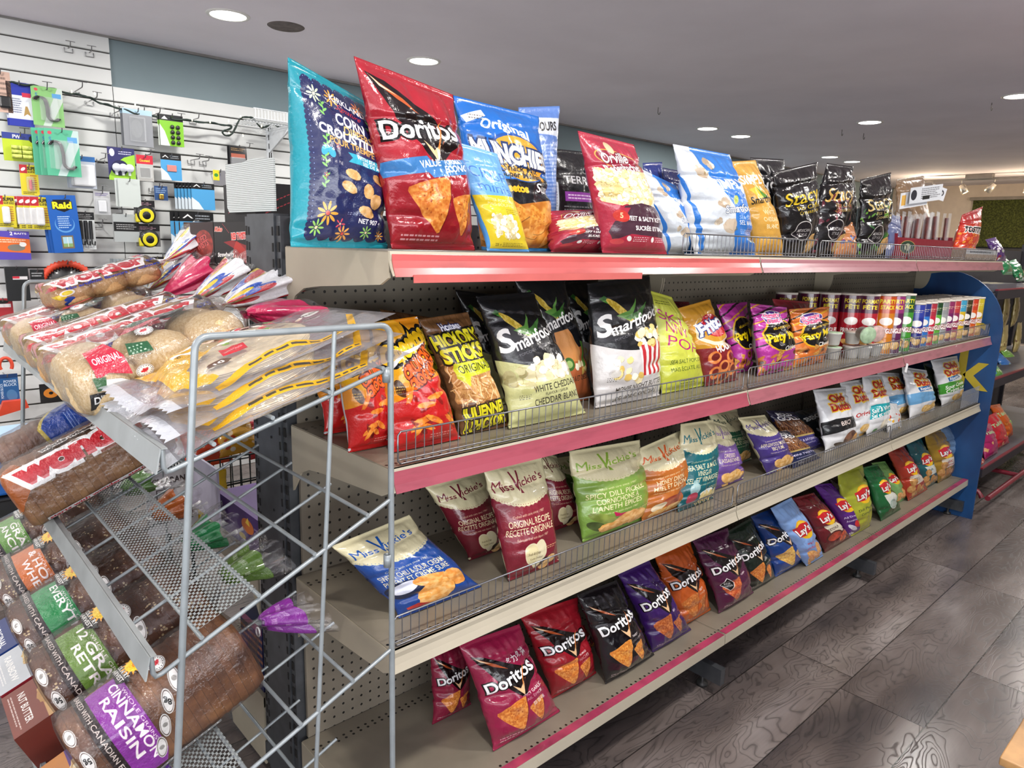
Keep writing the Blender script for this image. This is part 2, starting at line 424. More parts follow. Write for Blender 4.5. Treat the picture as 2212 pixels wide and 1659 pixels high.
def quad_px(px, shelf, lean=.22, y=None, ymin=1.07, ymax=1.38, dy=0.0):
    """px: x,y pixels of TL, TR, BR, BL read off the photograph; y: how deep on the shelf the bag stands"""
    z = SHELF_Z[shelf]; TL, TR, BR, BL = [(px[i], px[i + 1]) for i in (0, 2, 4, 6)]
    if y is None:
        y = .5 * (on(*BR, 2, z)[1] + on(*BL, 2, z)[1]); y = min(max(y, ymin), ymax)
    yl, yr = y + dy, y - dy
    b0 = on(*BL, 1, yl); b1 = on(*BR, 1, yr)
    def top(p, yy):
        r = ray(*p); # y = yy + lean (Z - z)
        t = (yy + lean * (EYE[2] - z) - EYE[1]) / (r[1] - lean * r[2]); return EYE + r * t
    t0, t1 = top(TL, yl), top(TR, yr)
    b0[2] = b1[2] = z + .002
    return [t0, t1, b1, b0]
# ------------------------------------------------------------------ the shell of the shop
def dots_mat(name, col, ax='x', ay='z', px=.0254, py=.0254, r=.0032, hole='#15130f', rows=None, rough=.5, ell=1.0, stagger=False, cut=False, metal=0., coords='Object'):
    """metal or board with punched holes; rows: [(y0, y1)] bands that are punched, else all over"""
    s = NT(name); tc = s.new('TexCoord'); sp = s.new('SeparateXYZ'); s.link(tc.outputs[coords], sp.inputs[0])
    X = sp.outputs['xyz'.index(ax)]; Y = sp.outputs['xyz'.index(ay)]
    yy = s.math('DIVIDE', Y, py); xx = s.math('DIVIDE', X, px)
    if stagger: xx = s.math('ADD', xx, s.math('MULTIPLY', s.math('MODULO', s.math('ABSOLUTE', s.math('FLOOR', yy)), 2.0), .5))
    fx = s.math('MULTIPLY', s.math('SUBTRACT', s.math('FRACT', s.math('ADD', xx, 100.0)), .5), px)
    fy = s.math('MULTIPLY', s.math('SUBTRACT', s.math('FRACT', s.math('ADD', yy, 100.0)), .5), py * ell)
    d = s.math('SQRT', s.math('ADD', s.math('MULTIPLY', fx, fx), s.math('MULTIPLY', fy, fy)))
    m = s.math('LESS_THAN', d, r)
    if rows:
        tot = None
        for a, b in rows:
            q = s.math('MULTIPLY', s.math('GREATER_THAN', Y, a), s.math('LESS_THAN', Y, b)); tot = q if tot is None else s.math('ADD', tot, q)
        m = s.math('MULTIPLY', m, s.math('MINIMUM', tot, 1.0))
    f = s.noise(9, 5); c = hexc(col)
    base = s.ramp(f, [(.3, '#%02x%02x%02x' % tuple(int(255 * x * .9) for x in c)), (.7, col)])
    if cut:
        s.link(base, s.b.inputs['Base Color']); s.link(s.math('SUBTRACT', 1.0, m), s.b.inputs['Alpha'])
    else:
        mx = s.new('Mix', data_type='RGBA'); s.link(m, mx.inputs['Factor']); s.link(base, mx.inputs['A']); mx.inputs['B'].default_value = (*lin(hexc(hole)), 1)
        s.link(mx.outputs['Result'], s.b.inputs['Base Color'])
    s.set(Roughness=rough, Metallic=metal); return s.m
def floor_mat():
    s = NT('wood_planks'); tc = s.new('TexCoord'); sp = s.new('SeparateXYZ'); s.link(tc.outputs['Object'], sp.inputs[0])
    PW, PL = .2515, 1.22
    row = s.math('FLOOR', s.math('DIVIDE', s.math('ADD', sp.outputs[1], 9.0 + .015), PW))
    fy = s.math('FRACT', s.math('DIVIDE', s.math('ADD', sp.outputs[1], 9.0 + .015), PW))
    wn = s.new('TexWhiteNoise', noise_dimensions='1D'); s.link(row, wn.inputs['W'])
    xo = s.math('ADD', s.math('DIVIDE', s.math('ADD', sp.outputs[0], 20.0), PL), s.math('MULTIPLY', wn.outputs['Value'], 7.31))
    cell = s.math('FLOOR', xo); fx = s.math('FRACT', xo)
    wn2 = s.new('TexWhiteNoise', noise_dimensions='2D'); cb = s.new('CombineXYZ'); s.link(row, cb.inputs[0]); s.link(cell, cb.inputs[1]); s.link(cb.outputs[0], wn2.inputs['Vector'])
    # grain: stretched noise, contour lines of it as cathedral figure
    off = s.new('VectorMath', operation='SCALE'); s.link(wn2.outputs['Color'], off.inputs[0]); off.inputs['Scale'].default_value = 40
    ad = s.new('VectorMath', operation='ADD'); s.link(tc.outputs['Object'], ad.inputs[0]); s.link(off.outputs[0], ad.inputs[1])
    mp = s.new('Mapping'); mp.inputs['Scale'].default_value = (1.7, 5.2, 1); s.link(ad.outputs[0], mp.inputs[0])
    n1 = s.new('TexNoise'); n1.inputs['Scale'].default_value = 1.1; n1.inputs['Detail'].default_value = 3.2; n1.inputs['Distortion'].default_value = .6; s.link(mp.outputs[0], n1.inputs['Vector'])
    fig = s.math('FRACT', s.math('MULTIPLY', n1.outputs['Fac'], 30.0)); fig = s.math('MULTIPLY', s.math('ABSOLUTE', s.math('SUBTRACT', fig, .5)), 2.0)
    mp2 = s.new('Mapping'); mp2.inputs['Scale'].default_value = (6, 90, 1); s.link(ad.outputs[0], mp2.inputs[0])
    n2 = s.new('TexNoise'); n2.inputs['Scale'].default_value = 1.5; n2.inputs['Detail'].default_value = 4; s.link(mp2.outputs[0], n2.inputs['Vector'])
    mp3 = s.new('Mapping'); mp3.inputs['Scale'].default_value = (1.2, 3.2, 1); s.link(ad.outputs[0], mp3.inputs[0])
    n3 = s.new('TexNoise'); n3.inputs['Scale'].default_value = 1.3; n3.inputs['Detail'].default_value = 3; s.link(mp3.outputs[0], n3.inputs['Vector'])
    c1 = s.ramp(n3.outputs['Fac'], [(.30, '#4a4444'), (.46, '#6a605c'), (.60, '#847a76'), (.74, '#a49c98')])
    lines = s.math('MULTIPLY', s.math('POWER', fig, 5.0), .50)
    shade = s.math('SUBTRACT', 1.0, s.math('ADD', lines, s.math('MULTIPLY', n2.outputs['Fac'], .28)))
    tint = s.math('ADD', .84, s.math('MULTIPLY', wn2.outputs['Value'], .34))
    gy = s.math('LESS_THAN', s.math('MINIMUM', fy, s.math('SUBTRACT', 1.0, fy)), .0075)
    gx = s.math('LESS_THAN', s.math('MINIMUM', fx, s.math('SUBTRACT', 1.0, fx)), .0014)
    gap = s.math('SUBTRACT', 1.0, s.math('MULTIPLY', s.math('MAXIMUM', gx, gy), .75))
    k = s.math('MULTIPLY', s.math('MULTIPLY', shade, tint), gap)
    vm = s.new('VectorMath', operation='SCALE'); s.link(c1, vm.inputs[0]); s.link(k, vm.inputs['Scale']); s.link(vm.outputs[0], s.b.inputs['Base Color'])
    s.link(s.math('ADD', .21, s.math('MULTIPLY', lines, .5)), s.b.inputs['Roughness'])
    s.bump(s.math('SUBTRACT', gap, s.math('MULTIPLY', lines, .25)), .35, .003)
    return s.m
X0, X1, Y0, Y1 = -3.0, RIGHTX, -3.2, WALLY
struct('floor', MB().box(X0 - .1, X1 + .1, Y0 - .1, Y1 + .1, -.06, 0), floor_mat())
CEILM = mat('#f3edf6', .85, var=.02, nscale=2, bump=.05)
struct('ceiling', MB().box(X0 - .1, X1 + .1, Y0 - .1, Y1 + .1, CEIL, CEIL + .08), CEILM)
struct('wall_back', MB().box(X0 - .1, X1 + .1, Y1, Y1 + .1, 0, CEIL), mat('#7f8f94', .8, var=.02, nscale=3))
struct('wall_left', MB().box(X0 - .1, X0, Y0, Y1, 0, CEIL), mat('#b8b6b2', .8, var=.02))
struct('wall_front', MB().box(X0, X1, Y0 - .1, Y0, 0, CEIL), mat('#b8b6b2', .8, var=.02))
struct('wall_right', MB().box(X1, X1 + .1, Y0, Y1, 0, CEIL), mat('#d9c9b8', .8, var=.02))
struct('trim_1', MB().box(X0, X1, Y1 - .02, Y1, CEIL - .012, CEIL), mat('#8a8784', .7))
# slatwall: painted boards with a dark groove below each, two panels of different height
def slats(name, x0, x1, ztop):
    mb = MB(); P = .0765; z = ztop
    while z > .03:
        zb = max(z - P + .007, .0)
        mb.prism([(Y1 - .002, z), (Y1 - .021, z), (Y1 - .021, zb + .003), (Y1 - .017, zb), (Y1 - .002, zb)], x0, x1, 'yz', 0)
        mb.box(x0, x1, Y1 - .008, Y1 - .001, zb - .0075, zb, 1); z -= P
    return tag(mb.build(name, [mat('#dddfdd', .42, var=.015, nscale=3), mat('#3c3835', .6)]), kind='structure')
slats('wall_back_slats', X0, 1.068, CEIL - .012)
slats('wall_back_slats', 1.072, 2.44, 2.128)
slats('wall_back_slats', 2.444, 3.8, 2.128)
# hedge panel on the far wall
s = NT('artificial_hedge'); f = s.noise(55, 5, rough=.7); s.link(s.ramp(f, [(.3, '#2c3014'), (.5, '#5e662a'), (.68, '#8e9440')]), s.b.inputs['Base Color']); s.bump(f, 1.0, .05); s.set(Roughness=.9)
hedge = tag(MB().box(-.06, 0, -1.9, .0, -.62, 0).build('hedge_panel', s.m, loc=(X1 - .002, 3.18, 2.16)), 'green artificial hedge panel mounted high on the far cream wall', 'wall decoration')
struct('trim_2', MB().box(X1 - .09, X1, 1.25, 3.22, 2.16, 2.20), mat('#8c8378', .6))
# ceiling lamps, an open round vent, a few hooks
def lamp_body(x, y, k):
    t = thing('recessed_ceiling_lamp', 'x', 'ceiling lamp', (x, y, CEIL))
    MB().lathe([(.0945, 0), (.092, -.004), (.080, -.006), (.076, -.003), (.076, 0)], n=36).build('trim_ring', mat('#e8e6e2', .4, var=0), t)
    MB().lathe([(0.0, -.0035), (.0765, -.0035), (.0765, -.001), (0, -.001)], n=36).build('diffuser', mat('#fffaf4', .5, var=0, emit=9 if k == 0 else 9), t)
    return t
LL = ['recessed ceiling lamp at the top left above the slatted wall', 'recessed ceiling lamp above the tall red bag on the top shelf', 'left one of the two recessed lamps side by side beyond the red popcorn bag',
      'recessed lamp just right of its twin above the blue and white popcorn bag', 'farther left one of the small recessed lamps above the black pita chip bags', 'farthest small recessed lamp above the black and red bag',
      'recessed lamp over the middle of the shelving, nearer than the far pair', 'recessed lamp cut by the right edge of the photo', 'recessed ceiling lamp left of the picture above the tool wall']
for i, l in enumerate(LAMPS):
    if i == 8 or l[2] == 1:
        lamp_body(*l); o = COL.objects[-1]
    else: lamp_body(*l)
_lamps = [o for o in COL.objects if o.name.startswith('recessed_ceiling_lamp')]
for i, o in enumerate(_lamps):
    if i < 9: o['label'] = LL[i]
    else: o['label'] = 'recessed ceiling lamp behind the camera over the aisle'; o['group'] = 'lamps over the aisle behind the camera'
tag(MB().lathe([(.0, -.002), (.07, -.002), (.078, -.004), (.085, 0)], n=32).build('ceiling_vent', mat('#6b625e', .8, var=.15, nscale=30), loc=(1.62, 3.40, CEIL)), 'empty round dark vent plate in the ceiling beside the first lamp', 'vent')
def hook(x, y, name='ceiling_hook', lab=''):
    pts = [(0, 0, 0), (0, 0, -.03)] + [(.012 - .012 * math.cos(a), 0, -.03 - .016 * math.sin(a)) for a in np.linspace(0, PI * 1.05, 8)]
    return tag(MB().tube(pts, .0022, 6).build(name, mat('#55504c', .4, .6), loc=(x, y, CEIL)), lab, 'hook')
for (px, py, lab) in ((1422, 232, 'small metal hook in the ceiling left of the pair of lamps'), (1819, 280, 'left small hook in the ceiling left of the middle lamp'), (1866, 288, 'right small hook in the ceiling under the middle lamp'), (2143, 222, 'small screw hook in the ceiling near the right lamp')):
    p = on(px, py, 2, CEIL); hook(p[0], p[1], lab=lab)
# track light on the far ceiling
t = thing('track_light', 'four small spot lamps on a ceiling track in front of the far wall', 'track light', (10.0, 2.75, CEIL))
MB().box(-.02, .02, -.62, .62, -.07, -.045).box(-.05, .05, -.14, .14, -.06, 0).build('track', mat('#9a948c', .35, .7), t)
for k, yy in enumerate((.5, .18, -.16, -.5)):
    h = MB().tube([(0, yy, -.05), (0, yy, -.10)], .008, 6).lathe([(0, 0), (.03, .0), (.045, .11), (.04, .11), (.026, .01)], (0, yy, -.12), 14, M4=Matrix.Rotation(math.radians([125, 150, 215, 180][k]), 4, 'X')).build('spot_head', mat('#cfc8bc', .3, .6), t)
    d = Vector((0, -math.sin(math.radians([125, 150, 215, 180][k])), math.cos(math.radians([125, 150, 215, 180][k]))))
    MB().lathe([(0, .1), (.04, .1), (.04, .095), (0, .095)], (0, yy, -.12), 14, M4=Matrix.Rotation(math.radians([125, 150, 215, 180][k]), 4, 'X')).build('bulb', mat('#ffdca8', .5, var=0, emit=25), h)
for yy in (3.25, 2.25):
    d = bpy.data.lights.new('track_spot', 'POINT'); d.energy = 13; d.color = (1, .78, .52); d.shadow_soft_size = .06
    o = bpy.data.objects.new('track_spot', d); COL.objects.link(o); o.location = (10.0, yy, CEIL - .30)
# ------------------------------------------------------------------ the long double sided shelving unit
SX = [.66, 1.882, 3.10, 4.32]
STEEL = mat('#55585c', .42, .55, var=.12, nscale=20); BEIGE = mat('#a69d8a', .45, var=.05, nscale=5); DARK = mat('#131211', .7)
gon = thing('shelving_unit', 'long beige double-sided metal shelving unit with pegboard backs full of snack bags', 'shelving', (0, 0, 0))
PEG = dots_mat('pegboard', '#80786a', 'x', 'z', .0254, .0254, .0033)
DECKM = dots_mat('shelf_deck', '#8c8474', 'x', 'y', .0200, .0125, .0034, rows=[(1.05, 1.0625), (1.3625, 1.3875), (1.98, 2.04)], rough=.4)
for i in range(3):
    a, b = SX[i], SX[i + 1]
    MB().box(a + .02, b - .004, 1.4255, 1.434, .217, 1.44).build('pegboard', PEG, gon)
    MB().box(a + .02, b - .004, 1.628, 1.636, .217, 1.44).build('pegboard', PEG, gon)
for x in SX:
    x = min(x, 4.30)
    up = MB().box(x - .004, x + .03, 1.463, 1.60, .04, 1.445).box(x + .0, x + .026, 1.44, 1.462, .04, 1.44).box(x, x + .026, 1.601, 1.622, .04, 1.44).build('upright', STEEL, gon)
    sl = MB()
    for k in range(38):
        z = .16 + k * .0335
        sl.box(x - .0052, x - .0035, 1.468, 1.473, z, z + .018).box(x - .0052, x - .0035, 1.590, 1.595, z, z + .018).box(x - .002, x, 1.446, 1.456, z, z + .02).box(x - .002, x, 1.606, 1.616, z, z + .02)
    for k in range(7): sl.lathe([(0, 0), (.0035, 0)], (x - .0052, 1.515, .25 + k * .175), 10, axis='x')
    up.data.materials.append(DARK); _j = sl.build('slots', DARK); bm_ = bmesh.new(); bm_.from_mesh(up.data); n0 = len(bm_.faces); bm_.from_mesh(_j.data); bm_.faces.ensure_lookup_table()
    for f_ in bm_.faces[n0:]: f_.material_index = 1
    bm_.to_mesh(up.data); bm_.free(); bpy.data.objects.remove(_j)
    MB().box(x + .002, x + .026, 1.03, 2.04, .035, .09).build('foot_bar', STEEL, gon)
    for y in (1.10, 1.98): MB().lathe([(0, 0), (.018, 0), (.018, .01), (.007, .012), (.007, .04)], (x + .014, y, 0), 12).build('levelling_foot', mat('#2a2a2a', .5), gon)
def rail_profile(z, h=.041):
    # y, z outline of the price rail: hollow face whose lower edge stands out
    return [(1.036, z), (1.030, z), (1.0285, z - .006), (1.030, z - .016), (1.026, z - .028), (1.019, z - h), (1.021, z - h - .001), (1.029, z - .029), (1.034, z - .016), (1.034, z - .006)]
def rail_mat(col, wear, seed):
    s = NT('price_strip'); f = s.noise(7 + seed, 4, stretch=(1, 1, 5)); f2 = s.noise(40, 2)
    c = hexc(col); hi = '#e9d3d2' if wear else col
    s.link(s.ramp(f, [(.28, '#%02x%02x%02x' % tuple(int(255 * x * .9) for x in c)), (.5, col), (.71, col), (.74, hi)]), s.b.inputs['Base Color'])
    s.set(Roughness=.22); s.b.inputs['Coat Weight'].default_value = .6; s.b.inputs['Coat Roughness'].default_value = .1; return s.m
BACK_Z = {1: 1.321, 3: .600, 4: .217}
RAIL = {1: ['#bd5654', '#a8737a', '#a87076'], 2: ['#a04c5a', '#a4626b', '#a66a74'], 3: [None] * 3, 4: [None] * 3}
IVORY = mat('#b3ab98', .35, var=.03, nscale=4)
def shelf(n, i, back=False):
    z = BACK_Z[n] if back else SHELF_Z[n]; a, b = SX[i] + .003, SX[i + 1] - .003
    sgn = -1 if back else 1; ym = 3.066   # mirror line for the far side
    Y = (lambda y: ym - y) if back else (lambda y: y)
    def yb(mb, x0, x1, y0, y1, z0, z1): return mb.box(x0, x1, min(Y(y0), Y(y1)), max(Y(y0), Y(y1)), z0, z1)
    d = MB(); yb(d, a, b, 1.030, 1.424, z - .003, z)
    yb(d, a, b, 1.033, 1.045, z - .036, z - .003); yb(d, a, b, 1.405, 1.424, z - .03, z - .003)
    sh = d.build('shelf', [DECKM], gon)
    for k, x in enumerate((a, b - .004)):
        if n < 4:
            arc = [(1.34 - .07 * math.sin(t) * 1.0, z - .055 - .075 * (1 - math.cos(t))) for t in np.linspace(PI / 2, 0, 6)]
            pr = [(1.034, z - .002), (1.424, z - .002), (1.424, z - .16), (1.395, z - .16)] + [(1.395 - .045 * math.sin(t), z - .16 + .085 * (1 - math.cos(t))) for t in np.linspace(.2, PI / 2, 7)] + [(1.30, z - .066), (1.06, z - .052), (1.034, z - .04)]
            if k == 0 and i == 0:   # end of the run: deep closed side with a rounded cut-out
                pr = [(1.034, z - .002), (1.424, z - .002), (1.424, z - .15), (1.412, z - .135), (1.385, z - .10), (1.345, z - .082), (1.28, z - .074), (1.06, z - .058), (1.034, z - .045)]
        else: pr = [(1.034, z - .002), (1.424, z - .002), (1.424, .02), (1.20, .02), (1.16, z - .05), (1.034, z - .036)]
        MB().prism([(Y(p), q) for p, q in pr], x - .0015, x + .0035, 'yz').build('side_bracket', BEIGE, sh)
    pr = [(Y(p), q) for p, q in rail_profile(z)] if n < 4 else [(Y(p), q) for p, q in [(1.036, z), (1.027, z - .001), (1.0255, z - .033), (1.036, z - .036)]]
    r = MB().prism(pr, a - .001, b + .001, 'yz').build('price_rail', IVORY, sh)
    c = None if back else RAIL[n][i]
    if c:
        z2 = z
        st = [(1.0285, z2 - .005), (1.0283, z2 - .0055), (1.0262, z2 - .016), (1.0222, z2 - .028), (1.0160, z2 - .0425), (1.0172, z2 - .0428), (1.0245, z2 - .028), (1.0285, z2 - .016)]
        MB().prism(st, a + .002, b - .002, 'yz').build('price_strip', rail_mat(c, i > 0, n + i), r)
    if n == 4 and not back:
        MB().box(a + .002, b - .002, 1.0275, 1.050, z + .0002, z + .0012).build('price_strip', mat('#a03a58', .35, var=.18, nscale=14, coat=.4), r)
    return sh
for n in (1, 2, 3, 4):
    for i in range(3): shelf(n, i)
for i in range(3): shelf(1, i, True)
for n in (3, 4):
    shelf(n, 0, True); shelf(n, 1, True)
# coral card that hangs a little below the first rail
MB().box(.70, 1.33, 1.0145, 1.0155, 1.326, 1.340).build('price_strip', mat('#c46460', .3, var=.04, coat=.5), gon)
# clip and tape details
tag(MB().box(-.012, .012, -.001, .0, -.036, .0).build('price_ticket', printed(Art('#e9e9ea', 1.5, 96).lines(.1, .2, .9, 1.3, 6, '#555555', .7, 3), 'ticket', .5, crinkle=0), loc=(3.105, 1.012, .966)), 'small white price ticket hanging off the second shelf rail', 'price ticket').rotation_euler = (0, .25, 0)
# ------------------------------------------------------------------ wire fences along the shelf fronts
CHROME = mat('#8d8e92', .28, .85, var=.05)
def fence(x0, x1, z, h, lab, tall=True):
    mb = MB(); n = int((x1 - x0) / .0195); r = .0011
    y = 1.0395
    for k in range(1, n):
        x = x0 + (x1 - x0) * k / n; mb.tube([(x, y, z + .004), (x, y, z + h)], r, 5, caps=False)
    fr = [(x0 + .006, z + .004), (x1 - .006, z + .004), (x1, z + .010), (x1, z + h - .006), (x1 - .006, z + h), (x0 + .006, z + h), (x0, z + h - .006), (x0, z + .010), (x0 + .006, z + .004)]
    mb.tube([(a, y - .0018, b) for a, b in fr], .0019, 6, caps=False)
    mb.tube([(x0, y - .0022, z + .012), (x1, y - .0022, z + .012)], .0015, 5)
    o = mb.build('wire_fence', CHROME); o.data.transform(Matrix.Translation((-(x0 + x1) / 2, -y, -z))); o.location = ((x0 + x1) / 2, y, z); return tag(o, lab, 'shelf fence')
def px_x(px, py): return float(on(px, py, 1, 1.0395)[0])
fence(px_x(1474, 530), px_x(1764, 530), 1.379, .055, 'wire fence on the top shelf in front of the blue and white popcorn bags')
fence(px_x(1770, 540), px_x(1957, 540), 1.379, .055, 'wire fence on the top shelf in front of the black pita chip bags')
fence(px_x(1962, 540), px_x(2152, 540), 1.379, .055, 'wire fence on the top shelf in front of the maroon meat stick box')
fence(.682, 1.868, .997, .064, 'wire fence on the second shelf in front of the hickory and popcorn bags')
fence(1.893, 3.09, .997, .064, 'wire fence on the second shelf in front of the party mix bags and noodle cups')
fence(3.105, 4.30, .997, .064, 'wire fence on the second shelf in front of the short stacked-chip cans')
fence(.672, 1.868, .640, .064, 'wire fence on the third shelf in front of the cream-topped kettle chip bags')
fence(1.893, 3.09, .640, .064, 'wire fence on the third shelf in front of the pretzel and white chip bags')
fence(3.105, 4.30, .640, .064, 'wire fence on the third shelf at its far end before the blue end panel')
# ------------------------------------------------------------------ blue rounded end panel with yellow letters
def end_panel():
    R = .30; y0, y1, zt = .985, 2.08, 1.325
    pl = [(y0, .0), (y1, .0), (y1, zt - R)] + [(y1 - R + R * math.cos(a), zt - R + R * math.sin(a)) for a in np.linspace(0, PI / 2, 12)][1:]
    pl += [(y0 + R - R * math.sin(a), zt - R + R * math.cos(a)) for a in np.linspace(0, PI / 2, 12)]
    t = thing('end_panel', 'dark blue rounded end panel with yellow letters closing the shelving unit', 'panel', (4.325, 0, 0))
    s = NT('blue_print'); f = s.noise(3, 3, stretch=(1, 2, 1)); s.link(s.ramp(f, [(.3, '#12305c'), (.7, '#1c4f86')]), s.b.inputs['Base Color']); s.set(Roughness=.4)
    MB().prism(pl, .0, .012, 'yz').build('board', [s.m], t)
    yel = mat('#b7a02c', .45, var=.05)
    def letter(ch, y, z, h, rz=0):
        co, ed = glyphs(ch, .03); c = bpy.data.curves.new('letter', 'FONT'); c.body = ch; c.size = h / .7; c.extrude = .001; c.offset = .02 * h / .7; c.align_x = 'CENTER'
        o = bpy.data.objects.new('t', c); me = bpy.data.meshes.new_from_object(o); bpy.data.objects.remove(o); me.name = 'letter'
        me.materials.clear(); me.materials.append(yel)
        q = bpy.data.objects.new('letter', me); COL.objects.link(q); q.parent = t
        q.matrix_local = Matrix.Translation((-.0015, y, z)) @ Matrix(((0, 0, -1, 0), (-1, 0, 0, 0), (0, 1, 0, 0), (0, 0, 0, 1))); return q
    # letters seen from the aisle side (-x): K stands near the front edge
    _k = on(2090, 838, 0, 4.32); _c = on(2104, 738, 0, 4.32); letter('k', _k[1], _k[2], .21); letter('c', _c[1], _c[2], .15); letter('a', 1.26, 1.00, .12); letter('n', 1.39, 1.02, .12); letter('S', 1.50, 1.04, .14)
end_panel()
# smoky clear plastic divider at the far end of the third shelf
s = NT('clear_plastic'); s.set(Roughness=.1, Alpha=.35); s.b.inputs['Base Color'].default_value = (.35, .38, .42, 1)
tag(MB().box(-.14, .14, -.001, .001, 0, .085).build('plastic_divider', s.m, loc=(4.14, 1.034, .652)), 'clear plastic strip standing at the far end of the third shelf', 'divider')
# ------------------------------------------------------------------ artwork families
WH, BK = '#f4f2ee', '#0c0b0c'
def a_doritos(bg, bg2, sub, w=320, chip='#c46a28', chip2='#e59a4a', value=False, extra=None, logo_y=.93, two=True, chipc=(.54, .40)):
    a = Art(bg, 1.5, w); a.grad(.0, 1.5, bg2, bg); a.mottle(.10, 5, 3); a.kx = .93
    ly = logo_y
    a.poly([(.10, ly + .38), (.30, ly + .34), (.98, ly - .02), (.66, ly - .27), (.60, ly - .3), (.34, ly - .02)], '#0d0809', .95)
    a.poly([(.12, ly + .37), (.42, ly + .22), (.56, ly + .12), (.36, ly + .20)], '#b8562a'); a.poly([(.14, ly + .355), (.38, ly + .23), (.22, ly + .285)], '#f4d8b0')
    a.poly([(.62, ly - .27), (.72, ly - .10), (.90, ly + .12), (.80, ly + .04)], '#c8602c'); a.poly([(.62, ly - .27), (.50, ly - .10), (.60, ly - .17), (.70, ly - .10)], '#e8c090')
    a.text('Doritos', .52, ly, .155, '#f3f3f3', w=.84, bold=.025, rot=10, sh=.05, out=[('#0c0809', .05), ('#0c0809', .08)], taper=.12)
    a.poly([(.66, ly - .17), (.80, ly + .13), (.755, ly + .07), (.665, ly - .12)], '#d07a34')
    for i, (st, h) in enumerate(sub): a.text(st, .76, ly - .27 - i * .075, h, '#e9dfdc', w=min(.36, h * .75 * len(st)), bold=.02, rot=8)
    cx, cy = chipc
    a.ell(cx, cy, .42, .26, bg2, 0, .5)
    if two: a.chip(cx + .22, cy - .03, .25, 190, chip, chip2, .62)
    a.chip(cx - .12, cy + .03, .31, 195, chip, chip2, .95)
    a.lines(.14, .07, .62, .14, 2, '#e6c8c8', .7, 5)
    if value:
        a.poly([(.02, .58), (.02, .70), (.50, .80), (.54, .76), (.98, .86), (.98, .72), (.52, .62), (.48, .66)], '#3c78b4'); a.text('VALUE', .52, .742, .055, WH, bold=.03, rot=12); a.text('FORMAT', .80, .80, .04, WH, bold=.02, rot=12); a.text('ECONO', .82, .745, .055, WH, bold=.03, rot=12)
    if extra == 'diamond':
        a.poly([(.30, .70), (.46, .56), (.30, .42), (.14, .56)], WH); a.poly([(.30, .685), (.445, .56), (.30, .435), (.155, .56)], BK); a.text('BOLD', .30, .575, .035, WH, bold=.02); a.text('FLAVOUR', .30, .53, .025, WH)
    if extra == 'cjk': a.text('多力多滋', .76, ly + .22, .065, '#e8e4e4', bold=.02, rot=8); a.text('蒜香味', .80, ly - .45, .05, '#e8e4e4', rot=8)
    return a
def a_lays(bg, bg2, name, nc='#1c1c1c', w=220, lower='chips', paper=None, wavy=False, logo=(.53, .98), lr=.26, img='#8c3a24'):
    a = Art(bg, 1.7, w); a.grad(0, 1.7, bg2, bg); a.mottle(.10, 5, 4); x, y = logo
    if paper: a.poly([(x - .26, y - .22), (x + .26, y - .22), (x + .36, .45), (x - .16, .45)], paper)
    a.ell(x + .02, y + .01, lr, lr * .92, '#f2c31c', 0, 1, ('#e89a18', 3, 2)); a.ell(x + .02, y + .06, lr * .8, lr * .62, '#f8dc50', 0, .6)
    a.poly([(x - lr * 1.1, y + .10), (x - lr * .7, y + .12), (x, y + .17), (x + lr * 1.05, y + .14), (x + lr * 1.1, y - .10), (x + .4 * lr, y - .10), (x - .3 * lr, y - .15), (x - lr * 1.0, y - .13)], '#c81e28')
    a.text("Lay's", x, y, .15, WH, w=lr * 1.9, bold=.03, rot=8, sh=.15, out=('#7c1018', .05))
    for i, st in enumerate(name): a.text(st, x - .02 + i * .03, y - .35 - i * .12, .075 if len(st) < 8 else .06, nc, w=min(.62, .06 * len(st)), bold=.01, rot=2)
    if lower == 'chips':
        for i, (cx, cy) in enumerate([(.4, .30), (.66, .22), (.3, .14), (.72, .40)]): a.crisp(cx, cy, .17, .12, 30 * i, '#c88a4a', '#e8b878')
    elif lower == 'dip': a.ell(.45, .38, .30, .16, '#4a1410', 10); a.ell(.45, .39, .24, .11, img, 10, 1, ('#c84a30', 10, 2)); a.crisp(.72, .25, .2, .12, 40, '#a83a24', '#d86a3c')
    elif lower == 'veg': a.ell(.5, .36, .14, .11, '#c81e28', 20, 1, ('#e84a3c', 8, 2)); a.poly([(.5, .42), (.56, .52), (.62, .42)], '#3c8a2c'); a.crisp(.28, .28, .16, .07, -40, '#c8c8d8', '#e8e8f0'); a.crisp(.80, .28, .13, .2, 30, '#e09a3c', '#f0b85c'); a.text('220g', .2, .12, .07, WH, bold=.03)
    elif lower == 'seal': a.ell(.55, .42, .17, .17, '#c8d4cc'); a.ell(.55, .42, .145, .145, '#6c8c78', al=.5); a.lines(.44, .34, .66, .50, 4, '#e8eee8', .8, 3)
    elif lower == 'taters':
        for i, (cx, cy) in enumerate([(.35, .55), (.2, .35), (.5, .30), (.7, .2), (.3, .15)]): a.ell(cx, cy, .15, .11, '#a06c34', 30 * i, 1, ('#c89a5c', 12, 2), wob=.04, seed=i)
    return a
